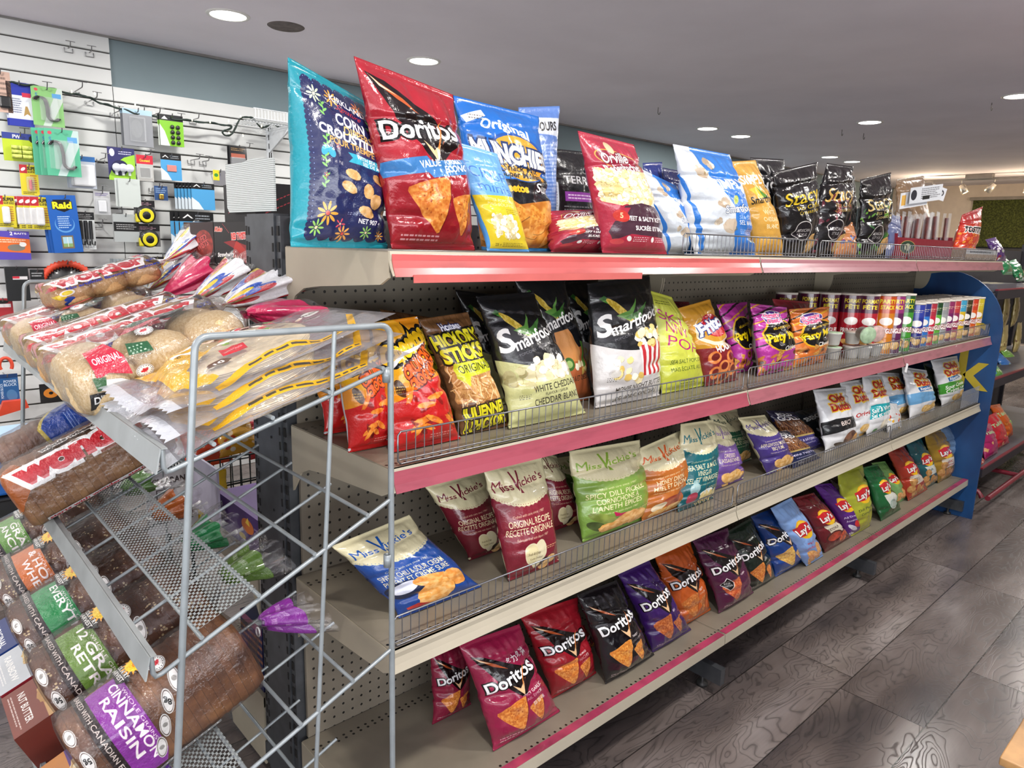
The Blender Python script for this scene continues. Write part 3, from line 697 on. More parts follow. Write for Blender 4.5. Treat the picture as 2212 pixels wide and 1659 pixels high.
def a_vickie(body, body2, logo, lines, w=300, lower='chips', A=1.5, cream='#dcd3ab', tc='#eadfb4'):
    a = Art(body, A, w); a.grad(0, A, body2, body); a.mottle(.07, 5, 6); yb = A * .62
    pts = [(0, A), (1, A), (1, yb + .16)]
    for i in range(29):
        t = 1 - i / 28; y = yb + .17 * (2 * t - 1) ** 2 + (.012 if i % 2 else -.008); pts.append((t, y))
    a.poly(pts, cream)
    for i in range(27):
        t = (i + 1) / 28; y = yb + .17 * (2 * t - 1) ** 2; a.ell(t, y + .03, .006, .006, logo, al=.7, n=8)
    for i in range(56):
        t = i / 55; y = yb + .17 * (2 * t - 1) ** 2 - .002; a.ell(t, y + .002, .010, .006, logo, al=.45, n=8)
    ly = A * .82; a.kx = .94
    a.text('iss', .325, ly - .02, .085, logo, w=.17, bold=.012, sh=.15, rot=-2); a.text('M', .155, ly + .00, .15, logo, w=.15, bold=.0, sh=.1); a.text('V', .48, ly + .04, .25, logo, w=.15, bold=.010, sh=.10); a.text("ickie's", .72, ly + .03, .10, logo, w=.40, bold=.010, sh=.10, rot=8)
    a.poly([(.48, ly - .12), (.50, ly - .05), (.53, ly - .13)], logo)
    a.text('Crafted with care since 1987', .5, yb - .10, .034, tc, w=.55, sh=.2, al=.9, rot=2)
    for i, st in enumerate(lines): a.text(st.upper(), .5, yb - .20 - i * .11, .088, tc, w=min(.80, .048 * len(st)), bold=.004)
    a.text('Fabriqués avec soin depuis 1987', .5, yb - .20 - len(lines) * .105, .034, tc, w=.55, sh=.2, al=.9)
    a.lines(.66, .30, .96, .35, 2, '#e8c88c', .8, 4)
    if lower == 'heart':
        a.ell(.46, .30, .13, .15, '#e4dab4', 0); a.ell(.62, .32, .12, .15, '#e4dab4', 0); a.poly([(.34, .26), (.73, .28), (.56, .04)], '#e4dab4'); a.ell(.46, .30, .11, .13, '#d8c88c', al=.4); a.text('Fresh & Crisp', .5, .30, .035, '#5a4a2c', w=.22, sh=.2); a.text('Kettle Cooked', .53, .23, .03, '#5a4a2c', w=.22, sh=.2)
        a.ell(.72, .13, .10, .07, '#241210', 0); a.crisp(.80, .10, .14, .09, 30, '#d8a868', '#ecc890')
    elif lower == 'dip':
        a.ell(.26, .46, .24, .15, '#182444', 10); a.ell(.27, .49, .19, .09, '#e8eaf2', 15, 1, ('#c8cce0', 5, 2)); a.crisp(.66, .44, .28, .12, -20, '#d8893a', '#efb568'); a.crisp(.86, .38, .14, .16, 30, '#d98a3c', '#efb268'); a.crisp(.56, .25, .26, .19, 30, '#e39a48', '#f4c27c'); a.poly([(.14, .14), (.30, .17), (.46, .10), (.30, .09), (.16, .10)], '#a81c20', 1, ('#d84838', 8, 2))
    elif lower == 'pickle':
        a.ell(.30, .34, .22, .07, '#6c7c34', -30, 1, ('#98a850', 10, 2)); a.ell(.22, .22, .16, .07, '#3c4a24', -30, 1, ('#5c6c34', 8, 2)); a.poly([(.42, .42), (.52, .36), (.76, .33), (.58, .29), (.45, .33)], '#b81e50'); a.crisp(.62, .22, .20, .12, 20, '#dc9c50', '#efc080'); a.crisp(.44, .14, .20, .09, -10, '#d89848', '#efbc78'); a.crisp(.82, .18, .14, .13, 50, '#dc9c50', '#efc080')
    elif lower == 'onion':
        a.ell(.55, .32, .26, .09, '#7c2c20', 5, 1, ('#b86848', 10, 2)); a.ell(.30, .25, .14, .07, '#d8c8a8', 20); a.crisp(.34, .12, .20, .08, 10, '#d8a050', '#efc488'); a.crisp(.68, .14, .22, .09, -8, '#d8a050', '#efc488')
    elif lower == 'jug':
        a.ell(.32, .36, .11, .10, '#b8d0d0', al=.8); a.rect(.27, .42, .37, .52, '#a8c8c8', .8); a.ell(.30, .20, .12, .10, '#a03c4c', 20); a.ell(.62, .26, .16, .05, '#d8e0dc', 5)
        for i in range(4): a.crisp(.56 + i * .11, .14, .06, .15, 20, '#cdb878', '#ebdca4')
    else:
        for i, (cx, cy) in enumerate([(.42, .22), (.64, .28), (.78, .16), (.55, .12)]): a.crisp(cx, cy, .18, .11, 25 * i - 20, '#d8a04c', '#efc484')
    return a
def a_smart(low, low2, lines, lc='#2c2a26', w=320, img=None, top='#17181b'):
    a = Art(low, 1.5, w); a.mottle(.05, 5, 5)
    pts = [(0, 1.5), (1, 1.5), (1, .72)] + [(1 - t, .72 - .10 * math.sin(PI * t) + .06 * t) for t in np.linspace(.05, .95, 18)] + [(0, .78)]
    a.poly(pts, top); a.mottle(.05, 4, 9)
    for i in range(3): a.poly([(.14 + .05 * i, 1.30 - .03 * i), (.22 + .05 * i, 1.33 - .05 * i), (.62, .98)], ['#2c5a24', '#4c8434', '#78a050'][i])
    a.ell(.38, 1.14, .20, .055, '#b89a30', -48, 1, ('#dcc464', 40, 3)); a.poly([(.30, 1.08), (.48, 1.0), (.66, 1.26), (.50, 1.12)], '#5c9040'); a.poly([(.40, 1.04), (.60, 1.0), (.80, 1.20), (.60, 1.1)], '#3c7030')
    a.text('S', .16, .98, .24, WH, w=.16, bold=.03, sh=.25, rot=10); a.text('martfood', .58, 1.0, .125, WH, w=.70, bold=.02, sh=.25, rot=14)
    a.text('POPCORN - MAIS SOUFFLE', .54, .86, .03, '#6c6c70', w=.6, rot=12)
    if img == 'bowl':
        a.ell(.52, .60, .3, .12, '#d8cfa8', 5, 1, ('#f0ead0', 14, 2)); a.corn(.3, .52, .95, .74, 26, .06, 4, ('#efe8cc', '#e2d8ac', '#f7f3e2')); a.corn(.06, .40, .30, .64, 7, .07, 7, ('#b8b080', '#cfc898', '#a8a070'))
    elif img == 'cup':
        a.poly([(.52, .72), (.92, .74), (.84, .34), (.60, .32)], '#e8e4e0')
        for k in range(4): x = .56 + .095 * k; a.poly([(x, .725), (x + .05, .727), (x + .045 - .02 * (k - 1.5), .325), (x + .008 - .02 * (k - 1.5), .325)], '#b82c34')
        a.corn(.52, .70, .92, .90, 26, .055, 3); a.corn(.22, .34, .50, .60, 8, .055, 5); a.corn(.4, .26, .56, .36, 4, .055, 6)
    elif img == 'jal':
        a.poly([(.34, .84), (.62, .88), (.74, .66), (.7, .5), (.40, .50), (.30, .68)], '#d08a4c', 1, ('#dc9c60', 4, 2)); a.ell(.46, .47, .10, .08, '#3c6a2c'); a.ell(.46, .47, .06, .045, '#9cb86c'); a.corn(.6, .38, .84, .5, 6, .05, 3); a.poly([(.75, .42), (.82, .45), (.86, .72), (.8, .74)], '#5c8c3c')
    elif img == 'pop': a.corn(.1, .4, .5, .62, 8, .06, 5, ('#b0a074', '#cfc090'))
    for i, (st, h, y) in enumerate(lines): a.text(st, .60, y, h, lc, w=min(.66, h * .62 * len(st)), bold=.004, rot=4)
    a.lines(.14, .30, .30, .36, 3, lc, .6, 4); a.ell(.22, .40, .07, .05, low2, al=.8)
    return a
def a_dutch(w=240, band=None, bt=(), tcol='#b02020', ripple=False, lower='chips', logo='Old', sub=None):
    a = Art('#d9dadc', 1.45, w); a.mottle(.05, 5, 5)
    if band: a.poly([(0, .68), (.3, .73), (1, .70), (1, .40), (.6, .43), (0, .38)], band)
    for st, y in (('Old', 1.20), ('Dutch', 1.00)): a.text(st, .55, y, .17, '#b3201f', w=.56 if st == 'Dutch' else .42, bold=.05, out=('#ecc23a', .10))
    if ripple: a.poly([(.28, .74), (.76, .80), (.72, .92), (.25, .86)], '#1c5c9c'); a.text('Ripples', .50, .83, .08, WH, w=.36, bold=.02, sh=.2, rot=6)
    for i, st in enumerate(bt): a.text(st, .54, .60 - i * .12, .10, tcol, w=min(.8, .085 * len(st)), bold=.02, sh=.2, rot=4)
    if lower == 'chips':
        for i, (cx, cy) in enumerate([(.5, .22), (.74, .26), (.62, .12)]): a.crisp(cx, cy, .16, .10, 30 * i, '#d8a850', '#efcc8c')
    elif lower == 'dark': a.ell(.66, .22, .20, .13, '#54342c', 20, 1, ('#8c5c44', 8, 2)); a.ell(.40, .10, .18, .05, '#3c2c24', -15); a.crisp(.86, .15, .12, .10, 30, '#c8863c', '#e0aa60')
    elif lower == 'garlic': a.ell(.6, .2, .14, .12, '#e8e2d4', 0, 1, ('#d0c4a8', 5, 2)); a.ell(.3, .1, .09, .04, '#3c8c4c')
    return a
def a_stacy(c1, c2, hue, w=200, word=True):
    a = Art('#141214', 1.5, w)
    rg = np.random.RandomState(int(hexc(c1)[0] * 999))
    for i in range(40): x, y = rg.uniform(0, 1), rg.uniform(0, 1.0); a.ell(x, y, rg.uniform(.02, .10), rg.uniform(.01, .05), c1 if i % 2 else c2, rg.uniform(0, 180), .8, n=6)
    if word: a.text('Stacy', .5, 1.02, .22, hue, w=.72, bold=.008, sh=.2, rot=6); a.text('Pita Chips', .56, .84, .07, hue, w=.5, sh=.2, rot=4); a.text('Croustilles', .56, .76, .06, hue, w=.46, sh=.2, rot=4)
    a.ell(.42, .44, .19, .17, '#c8c4c0'); a.ell(.42, .44, .175, .155, '#18141a'); a.text('MEXICAN', .42, .45, .05, '#d8d4d0', w=.26, bold=.01); a.text('STYLE', .42, .38, .045, '#d8d4d0', w=.18); a.crisp(.72, .22, .16, .16, 30, '#b88c4c', '#dcb478'); return a

# ------------------------------------------------------------------ single designs
def a_navy():
    a = Art('#1d8f9f', 1.42, 512); a.mottle(.04, 5, 3)
    pts = [(.20, .08), (.97, .08)]; a.rect(.17, .10, .98, 1.30, '#1b2350')
    for i in range(30): a.ell(.17, .10 + i * .0415, .018, .021, '#1b2350', n=12); a.ell(.195, .12 + i * .0415, .0045, .0045, '#8aa0d0', n=6)
    for i in range(7): a.ell(.225 + i * .118, 1.30, .062, .055, '#1b2350', n=20); a.ell(.225 + i * .118, .10, .062, .045, '#1b2350', n=20)
    for i in range(26): a.ell(.17 + i * .031, 1.30 + .05 * abs(math.sin(i * .83)), .0045, .0045, '#8aa0d0', n=6)
    a.mottle(.05, 4, 8)
    def fl(x, y, r, c, n=8, cc='#f0e0b0'):
        for k in range(n): t = 2 * PI * k / n; a.ell(x + r * .62 * math.cos(t), y + r * .62 * math.sin(t), r * .40, r * .13, c, math.degrees(t), n=10)
        a.ell(x, y, r * .2, r * .2, cc, n=10)
    fl(.28, 1.22, .07, '#cfe6b0'); fl(.46, 1.24, .07, '#e0a040', cc='#c84a3c'); fl(.74, 1.24, .065, '#d87830'); fl(.90, 1.20, .06, '#a8cc70'); fl(.34, .28, .10, '#e0a040', 9, '#c84a3c'); fl(.26, .16, .07, '#98cc68'); fl(.52, .12, .07, '#e0a050', cc='#c84a3c'); fl(.74, .14, .06, '#98cc68'); fl(.90, .12, .05, '#e0a040'); fl(.48, .20, .05, '#d84858', 5, '#f0c0a0')
    for (x, y, r) in ((.30, .66, .05), (.30, .50, .05), (.34, 1.08, .06), (.82, 1.08, .06), (.33, .82, .045)):
        for k in range(4): a.ell(x + .03 * (k % 2) - .015, y + k * .028, .028, .010, '#7cb860', 35 if k % 2 else 145, n=10)
        a.ell(x, y + .05, .004, .07, '#7cb860', n=8)
    a.ell(.30, .78, .03, .045, '#2c9cc0', -30); a.ell(.36, .77, .03, .045, '#2c9cc0', 30); fl(.43, .83, .028, '#d84858', 5); fl(.30, .58, .026, '#d84858', 5)
    a.text('KIRKLAND', .62, 1.22, .055, WH, w=.34, bold=.02, rot=-10); a.text('Signature', .62, 1.16, .04, '#c83030', w=.24, sh=.3, rot=-10)
    a.text('CORN', .60, 1.06, .095, WH, w=.28, bold=.03, rot=-6); a.text('DIPPERS', .66, .97, .07, '#d8b468', w=.28, bold=.02, rot=-6)
    a.text('CROUSTILLES', .60, .92, .075, WH, w=.66, bold=.035, rot=-8); a.text('POUR TREMPETTE', .64, .85, .055, '#c89c50', w=.56, bold=.025, rot=-6)
    a.poly([(.52, .80), (.98, .77), (.98, .69), (.52, .72), (.56, .76)], '#2ca0b8'); a.text('WITH SEA SALT', .76, .765, .032, WH, w=.32, bold=.02, rot=-4); a.text('SEL DE MER', .78, .725, .03, WH, w=.24, bold=.02, rot=-4)
    for (x, y, rx, ry, ro) in ((.56, .62, .075, .042, -15), (.53, .51, .075, .042, -25), (.72, .50, .055, .065, 10), (.80, .42, .06, .07, -30), (.72, .32, .085, .045, -20), (.84, .62, .07, .04, -30), (.95, .33, .03, .04, 0)): a.crisp(x, y, rx, ry, ro, '#c09050', '#dcb480')
    rg = np.random.RandomState(3)
    for i in range(90): a.ell(rg.normal(.66, .12), rg.normal(.50, .12), .002, .002, '#cfd8e8', n=5)
    a.text('NET 907 g', .76, .235, .042, WH, w=.22, bold=.02, rot=-3); a.lines(.54, .28, .72, .31, 2, '#b0b8d0', .7, 2); return a
def a_minis():
    a = Art('#6aa6dc', 1.75, 288); a.mottle(.04, 4, 2); a.poly([(0, 0), (1, 0), (1, .98), (0, .92)], '#d8c02c'); a.rect(0, 0, 1, .05, '#4c90d0'); a.poly([(0, 0), (.12, 0), (.02, .92), (0, .92)], '#4c90d0')
    a.text('CRISP', .50, 1.30, .17, '#3a6cb8', w=.78, bold=-.006, rot=-4); a.text('minis', .54, 1.08, .17, '#3a6cb8', w=.66, bold=-.006, rot=-4)
    a.text('BUTTER POPCORN', .52, .87, .05, '#e8e4b0', w=.6, bold=.01, rot=-2); a.text('MAÏS SOUFFLÉ', .54, .80, .05, '#e8e4b0', w=.55, rot=-2); a.lines(.6, .64, .9, .74, 3, '#7c7018', .7, 3)
    a.corn(.26, .24, .74, .62, 120, .05, 3, ('#efe8d0', '#dccfa4', '#f8f4e6', '#d4c48c')); a.text('225 g', .3, .12, .045, '#6c6018', bold=.02); a.lines(.4, .08, .85, .16, 3, '#6c6018', .7, 7); return a
def a_munch():
    a = Art('#1c6cc4', 1.55, 384); a.mottle(.05, 4, 2); a.rect(0, 0, 1, .58, '#b86e24', 1, ('#e0a04c', 14, 2.4)); a.poly([(0, .54), (0, .72), (1, .80), (1, .60), (.5, .50)], '#16161c'); a.poly([(0, .04), (1, .04), (1, 0), (0, 0)], '#3c8cd0')
    a.poly([(0, .70), (.3, .76), (1, .82), (1, .86), (.3, .80), (0, .74)], '#3c8cd0')
    a.ell(.60, 1.00, .34, .26, '#1450a4'); a.ell(.60, .99, .30, .24, '#e0a02c'); a.text('Original', .52, 1.28, .10, WH, w=.50, bold=.03, arc=.05, rot=-6)
    a.text('MUNCHIES', .52, 1.02, .19, WH, w=.86, bold=.05, rot=-3, out=('#1c3464', .09), taper=-.1); a.text('Snack Mix', .58, .88, .07, '#1c1c1c', w=.42, bold=.02, sh=.15); a.text('Super Mélange', .60, .81, .06, '#1c1c1c', w=.56, bold=.03, sh=.15)
    a.text('Cheetos', .42, .67, .08, '#f0b820', w=.36, bold=.05); a.text('Sun', .82, .70, .09, WH, w=.2, bold=.02); a.burst(.82, .80, .02, .05, 9, '#e0a02c')
    a.poly([(.04, 1.36), (.34, 1.46), (.36, 1.40), (.10, 1.30)], WH); a.lines(.14, 1.34, .34, 1.40, 2, '#555555', .8, 3)
    for x, y, r in ((.4, .40, .22), (.7, .34, .2)): a.chip(x, y, r, 30, '#c87828', '#e8a448')
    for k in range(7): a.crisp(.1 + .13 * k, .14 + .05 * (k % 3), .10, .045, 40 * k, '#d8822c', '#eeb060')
    return a
def a_orville():
    a = Art('#ac2c42', 1.6, 420); a.mottle(.06, 4, 2)
    a.ell(.52, 1.28, .36, .13, '#c8a04c', -6); a.ell(.52, 1.28, .34, .115, '#8c1c34', -6); a.ell(.46, 1.44, .06, .08, '#dcb088', 0, 1, ('#e8c8a0', 4, 2)); a.text('Orville', .46, 1.31, .13, WH, w=.44, bold=.02, rot=8, sh=.15, out=('#6c1024', .05)); a.text('Redenbacher', .54, 1.19, .10, WH, w=.62, bold=.025, rot=10, sh=.1, out=('#6c1024', .05))
    pts = [(.06, 1.06), (.5, 1.14), (.98, 1.20), (.98, .68), (.75, .66), (.5, .74), (.3, .66), (.1, .70)]
    a.poly(pts, '#e9d9a0'); a.corn(.08, .70, .96, 1.14, 330, .034, 5, ('#f2e8c4', '#eadca0', '#f8f2dc', '#e2cc84'))
    a.poly([(.10, .30), (.34, .66), (.60, .72), (1, .68), (1, .24), (.4, .28), (.16, .18)], '#4b2f3c'); a.poly([(.1, .62), (.42, .64), (.30, .46), (.12, .44)], '#b03246')
    a.text('SWEET & SALTY KETTLE', .64, .50, .06, WH, w=.66, bold=.03); a.text('SUCRÉE ET SALÉE', .72, .37, .06, WH, w=.50, bold=.03); a.ell(.28, .52, .11, .08, '#c83c34', -10); a.text('5', .28, .53, .07, '#f0d0a0', bold=.03)
    a.rect(0, 0, 1, .20, '#a8283e'); a.ell(.38, .215, .03, .04, WH, 30); a.ell(.72, .21, .02, .04, WH); a.lines(.44, .17, .66, .25, 3, '#e8d0d0', .9, 3); a.lines(.76, .17, .96, .25, 3, '#e8d0d0', .9, 4); a.ell(.22, .17, .10, .04, '#c84a4a', al=.7); return a
def a_simply(w=400, c='#2f6fc0', front='#2e74c8', yellow=False):
    if yellow:
        a = Art('#cf9c44', 1.6, 240); a.mottle(.05, 4, 2); a.text('SIMPLY', .5, 1.30, .14, WH, w=.8, bold=.03); a.poly([(.2, 1.14), (.5, 1.2), (.62, 1.0), (.4, .98)], '#e0c040'); a.poly([(.4, 1.2), (.7, 1.0), (.55, 1.0)], '#5c8c3c')
        a.text('Smartfood', .56, .98, .12, '#1c1c1c', w=.8, bold=.02, sh=.2, rot=4)
        for i, st in enumerate(('WHITE', 'CHEDDAR', 'BLANC')): a.text(st, .56, .76 - .12 * i, .07, '#efe0b8', w=.055 * len(st) + .1, bold=.01)
        a.lines(.2, .28, .8, .36, 3, '#e8d8a8', .7, 3); a.ell(.5, .12, .34, .10, '#bd8a30', al=.6); return a
    a = Art('#cdd4db', 1.6, w); a.mottle(.04, 5, 2)
    a.poly([(0, 0), (.12, 0), (.10, .6), (.02, 1.1), (-.02, 1.1)], '#dfe3e6'); a.poly([(.10, 0), (.16, 0), (.13, .6), (.02, 1.2), (-.02, 1.15), (.06, .8)], '#2f78cc')
    a.poly([(.56, 1.60), (.98, 1.60), (1, 0), (.62, 0), (.55, .35), (.60, .75), (.46, 1.05), (.30, 1.35), (.34, 1.6)], front, 1, ('#3a80d0', 3, 2))
    for (x, y, r) in ((.30, 1.22, .08), (.46, 1.36, .08), (.44, .78, .09), (.50, .45, .10), (.34, .52, .05)): a.corn(x - r * .5, y - r * .5, x + r * .5, y + r * .5, 5, r * .8, int(x * 99), ('#c0b09c', '#d8ccb8', '#e2dacc', '#b09c84'))
    a.text('SIMPLY', .66, 1.10, .14, WH, w=.54, bold=.035, rot=8); a.ell(.66, .86, .08, .04, '#a8b84c', 60); a.text('Smartfood', .70, .74, .11, WH, w=.5, bold=.015, sh=.2, rot=10, out=('#1c3058', .04)); a.text('SEA SALT', .78, .60, .06, '#a8c4ec', w=.28); a.text('SEL MARIN', .80, .52, .065, WH, w=.32, bold=.01); a.lines(.66, .34, .96, .42, 3, '#b8d0f0', .8, 3); a.rect(.82, .22, .96, .30, '#b8c4a0'); a.rect(.835, .235, .945, .285, '#46608c'); return a
def a_cheetos():
    a = Art('#e08c1c', 1.55, 384); a.ell(.3, 1.2, .5, .4, '#f0c02c', al=.5); a.poly([(0, 1.5), (.2, 1.55), (.14, .9), (0, .9)], '#e8b020'); a.mottle(.05, 4, 3)
    a.poly([(0, .56), (.3, .64), (.55, .78), (1, .86), (1, 0), (0, 0)], '#c01c1c'); a.grad(0, .5, '#a81414', '#c01c1c', al=.5); a.text('Cheetos', .50, 1.24, .24, '#f6c41c', w=.92, bold=.07, rot=16, out=[(BK, .12), (BK, .09)], taper=.08)
    a.poly([(.08, 1.0), (.1, .95), (.4, 1.12), (.9, 1.2), (.9, 1.24), (.4, 1.16)], '#e8e8ea'); a.text('CRUNCHY', .60, 1.02, .14, '#e8601c', w=.66, bold=.06, rot=24, out=('#5c1408', .10)); a.text('CROQUANT', .64, .88, .12, '#e8601c', w=.60, bold=.06, rot=26, out=('#5c1408', .10))
    a.ell(.20, .74, .12, .06, '#4c2c10', -60); a.lines(.12, .68, .28, .78, 3, '#e8c060', .9, 2)
    rg = np.random.RandomState(5)
    for i in range(9):
        x, y = rg.uniform(.15, .9), rg.uniform(.18, .72); a.ell(x + .01, y - .012, .13, .038, '#5c0c08', rg.uniform(-60, 60), .5)
        a.ell(x, y, .13, .036, '#d86c1c', rg.uniform(-60, 60), 1, ('#f09c3c', 24, 2.4), wob=.12, seed=i)
    a.lines(.55, .10, .9, .16, 2, '#f0d0c0', .6, 3); return a
def a_hickory():
    a = Art('#6c4a2c', 1.5, 384); a.mottle(.20, 16, 3)
    for i in range(9): a.rect(.11 * i, 0, .11 * i + .006, 1.5, '#3c2816', .7)
    a.rect(.08, .40, .92, .92, '#a87440', 1, ('#d8a468', 18, 2.5)); rg = np.random.RandomState(2)
    for i in range(130):
        x, y, t = rg.uniform(.08, .92), rg.uniform(.38, .96), rg.uniform(0, PI); c, q = math.cos(t) * .08, math.sin(t) * .08; n = (-q * .09, c * .09)
        a.poly([(x - c + n[0], y - q + n[1]), (x + c + n[0], y + q + n[1]), (x + c - n[0], y + q - n[1]), (x - c - n[0], y - q - n[1])], ['#e0b478', '#c89858', '#efd0a0', '#a87038'][i % 4])
    a.text('Hostess', .52, 1.36, .09, '#e8e8f4', w=.36, bold=.04, out=('#1c2454', .09)); a.text('HICKORY', .50, 1.20, .17, '#e2d822', w=.88, bold=.05, rot=3, out=('#1c1810', .10)); a.text('STICKS', .50, 1.02, .17, '#e2d822', w=.80, bold=.05, rot=3, out=('#1c1810', .10))
    a.poly([(.16, .72), (.20, .90), (.94, .92), (.92, .76), (.42, .72), (.34, .60)], '#c6cc28'); a.text('ORIGINAL', .56, .83, .10, '#2c2c14', w=.62, bold=.0, rot=2)
    a.text('JULIENNES', .52, .28, .14, '#e2d822', w=.80, bold=.05, rot=4, out=('#1c1810', .09)); a.text("À L'HICKORY", .52, .11, .13, '#e2d822', w=.86, bold=.05, rot=4, out=('#1c1810', .09)); return a
def a_skinny():
    a = Art('#c7cc4e', 1.6, 300); a.mottle(.06, 5, 3)
    for i, (st, y, w_) in enumerate((('SKI', 1.18, .50), ('NNY', .98, .50), ('POP', .74, .66))): a.text(st, .42 + .07 * i, y, .17, '#b01c78', w=w_, bold=-.005, rot=-14)
    a.rect(0, .0, 1, .45, '#bcc43c', .6); a.text('SEA SALT POPCORN', .58, .48, .065, '#3c5420', w=.72, rot=2); a.text('MAÏS ÉCLATÉ AU SEL', .58, .36, .065, '#3c5420', w=.74, rot=2); a.lines(.2, 1.38, .7, 1.46, 2, '#5c6428', .8, 3); a.lines(.4, .10, .8, .18, 2, '#4c5424', .7, 4); return a
def a_frito():
    a = Art('#c8902c', 1.6, 288); a.mottle(.10, 4, 3); a.poly([(0, .0), (1, .0), (1, .78), (.6, .70), (0, .76)], '#7c1c24'); a.grad(0, .6, '#64121c', '#7c1c24', al=.5)
    a.ell(.56, 1.06, .44, .30, '#e8dcc0', 4); a.ell(.58, 1.10, .40, .27, '#c8922c', 4); a.ell(.64, 1.14, .32, .22, '#b81c28', 8); a.text('Frito', .55, 1.16, .21, WH, w=.70, bold=.04, rot=12, sh=.2, out=('#2c4080', .06)); a.lines(.0, .9, .12, 1.3, 12, '#6c4c10', .7, 2)
    a.text('HOOPS', .64, .72, .14, WH, w=.52, bold=.04, rot=8, sh=.15)
    for (x, y) in ((.30, .54), (.74, .50), (.5, .34), (.26, .24), (.76, .26), (.5, .12)):
        a.ell(x, y, .15, .12, '#c8682c', 20, 1, ('#e09050', 14, 2)); a.ell(x + .01, y + .01, .09, .07, '#6c1c18', 20)
    return a
def a_party(c='#b8389c', c2='#e0b020', word='Original', w=260, seed=1, logo=True):
    a = Art(c, 1.4, w); rg = np.random.RandomState(seed)
    for i in range(7): a.poly([(-.1, .5 + i * .15), (1.1, .9 + i * .15), (1.1, .94 + i * .15), (-.1, .53 + i * .15)], c2 if i % 2 else BK, .8)
    a.ell(.55, .78, .44, .34, c2, 8); a.ell(.56, .78, .41, .31, '#141012', 8)
    if logo: a.ell(.46, 1.14, .28, .14, WH, 8); a.ell(.46, 1.14, .265, .125, '#4c2c8c', 8); a.text('Humpty', .44, 1.18, .09, '#e84c8c', w=.42, bold=.04, rot=8, out=(WH, .08)); a.text('Dumpty', .48, 1.08, .09, '#e84c8c', w=.42, bold=.04, rot=8, out=(WH, .08))
    a.text('MÉLANGE FIESTA', .60, .94, .045, '#e8c020', w=.5, bold=.02, rot=10); a.text('Party Mix', .56, .76, .16, '#f0d418', w=.76, bold=.04, rot=8, sh=.1, out=('#3c2c08', .06))
    for i in range(26):
        x, y = rg.uniform(0, 1), rg.uniform(0, .46); k = i % 3
        if k == 0: a.ell(x, y, .07, .06, '#7c3c1c', 0, 1, ('#a8602c', 14, 2)); a.ell(x, y, .035, .03, '#3c1c14')
        elif k == 1: a.ell(x, y, .10, .028, '#b8642c', rg.uniform(0, 180), 1, ('#d8904c', 14, 2))
        else: a.chip(x, y, .09, rg.uniform(0, 90), '#c88a3c', '#e0ac60')
    a.text(word, .72, .52, .09, WH, w=.36, bold=.02, sh=.2, rot=6); return a
def a_terra():
    a = Art('#121215', 1.7, 200); a.rect(0, .0, .12, 1.15, '#c8ccd2'); a.lines(.02, .1, .11, 1.1, 22, '#555555', .7, 3)
    a.text('TERRA', .58, 1.20, .13, '#d8d8da', w=.66, bold=.01); a.rect(.24, .84, 1, 1.0, '#8c3a9c'); a.lines(.3, .87, .95, .97, 2, '#e8d0ec', .9, 3); a.lines(.22, .30, .95, .78, 9, '#8c8c90', .8, 5); return a
def a_backtext():
    a = Art('#5f86cc', 1.9, 200); a.mottle(.05, 4, 4); a.poly([(.4, 1.55), (1, 1.5), (1, 1.74), (.4, 1.76)], '#d4dce6'); a.text('OURS', .68, 1.64, .11, BK, w=.4, bold=.03, sh=-.1); a.lines(.3, .2, .95, 1.42, 26, '#a8c0ec', .8, 6); return a
def a_plain(c, spots, w=160, A=1.4, txt=None, tc=WH, seed=0):
    a = Art(c, A, w); rg = np.random.RandomState(seed)
    for i in range(14): a.ell(rg.uniform(0, 1), rg.uniform(0, A * .6), rg.uniform(.04, .14), rg.uniform(.03, .08), spots[i % len(spots)], rg.uniform(0, 180), .9, n=8)
    if txt: a.text(txt, .5, A * .72, .16, tc, w=.7, bold=.03, rot=6)
    return a
def a_pretzel(low='#3a3470', t1='TICKS & BÂTONNETS'):
    a = Art('#1c1a38', 1.6, 260); a.rect(0, .62, 1, 1.20, '#4c2c1c'); rg = np.random.RandomState(4)
    for i in range(110):
        x, y, t = rg.uniform(0, 1), rg.uniform(.62, 1.18), rg.uniform(1.0, 2.0); c, q = math.cos(t) * .13, math.sin(t) * .13; n = (-q * .06, c * .06)
        a.poly([(x - c + n[0], y - q + n[1]), (x + c + n[0], y + q + n[1]), (x + c - n[0], y + q - n[1]), (x - c - n[0], y - q - n[1])], ['#8c5c34', '#6c4024', '#a8744a'][i % 3])
    a.rect(0, 0, 1, .60, low); a.rect(0, .58, 1, .64, '#b09858'); a.text('ROLD', .5, 1.44, .12, WH, w=.5, bold=.03); a.text('GOLD', .5, 1.28, .15, WH, w=.7, bold=.03); a.text(t1, .5, .44, .08, '#d8d0e8', w=.8, bold=.01); a.lines(.2, .28, .8, .34, 1, '#b8b0d0', .8, 2); a.text('310 g', .3, .12, .06, WH); return a
def a_tost():
    a = Art('#c23420', 1.6, 260); rg = np.random.RandomState(8)
    for i in range(46): x, y = rg.uniform(0, 1), rg.uniform(.3, 1.3); r = rg.uniform(.02, .07); a.ell(x, y, r, r, '#e0a038' if i % 2 else '#e06a28', al=.9)
    a.rect(0, 1.2, 1, 1.6, '#a81c20', .7); a.text('TOSTITOS', .60, .95, .17, BK, w=.9, bold=.05, rot=-14, out=(WH, .10)); a.ell(.5, .10, .5, .22, '#c8a06c'); return a

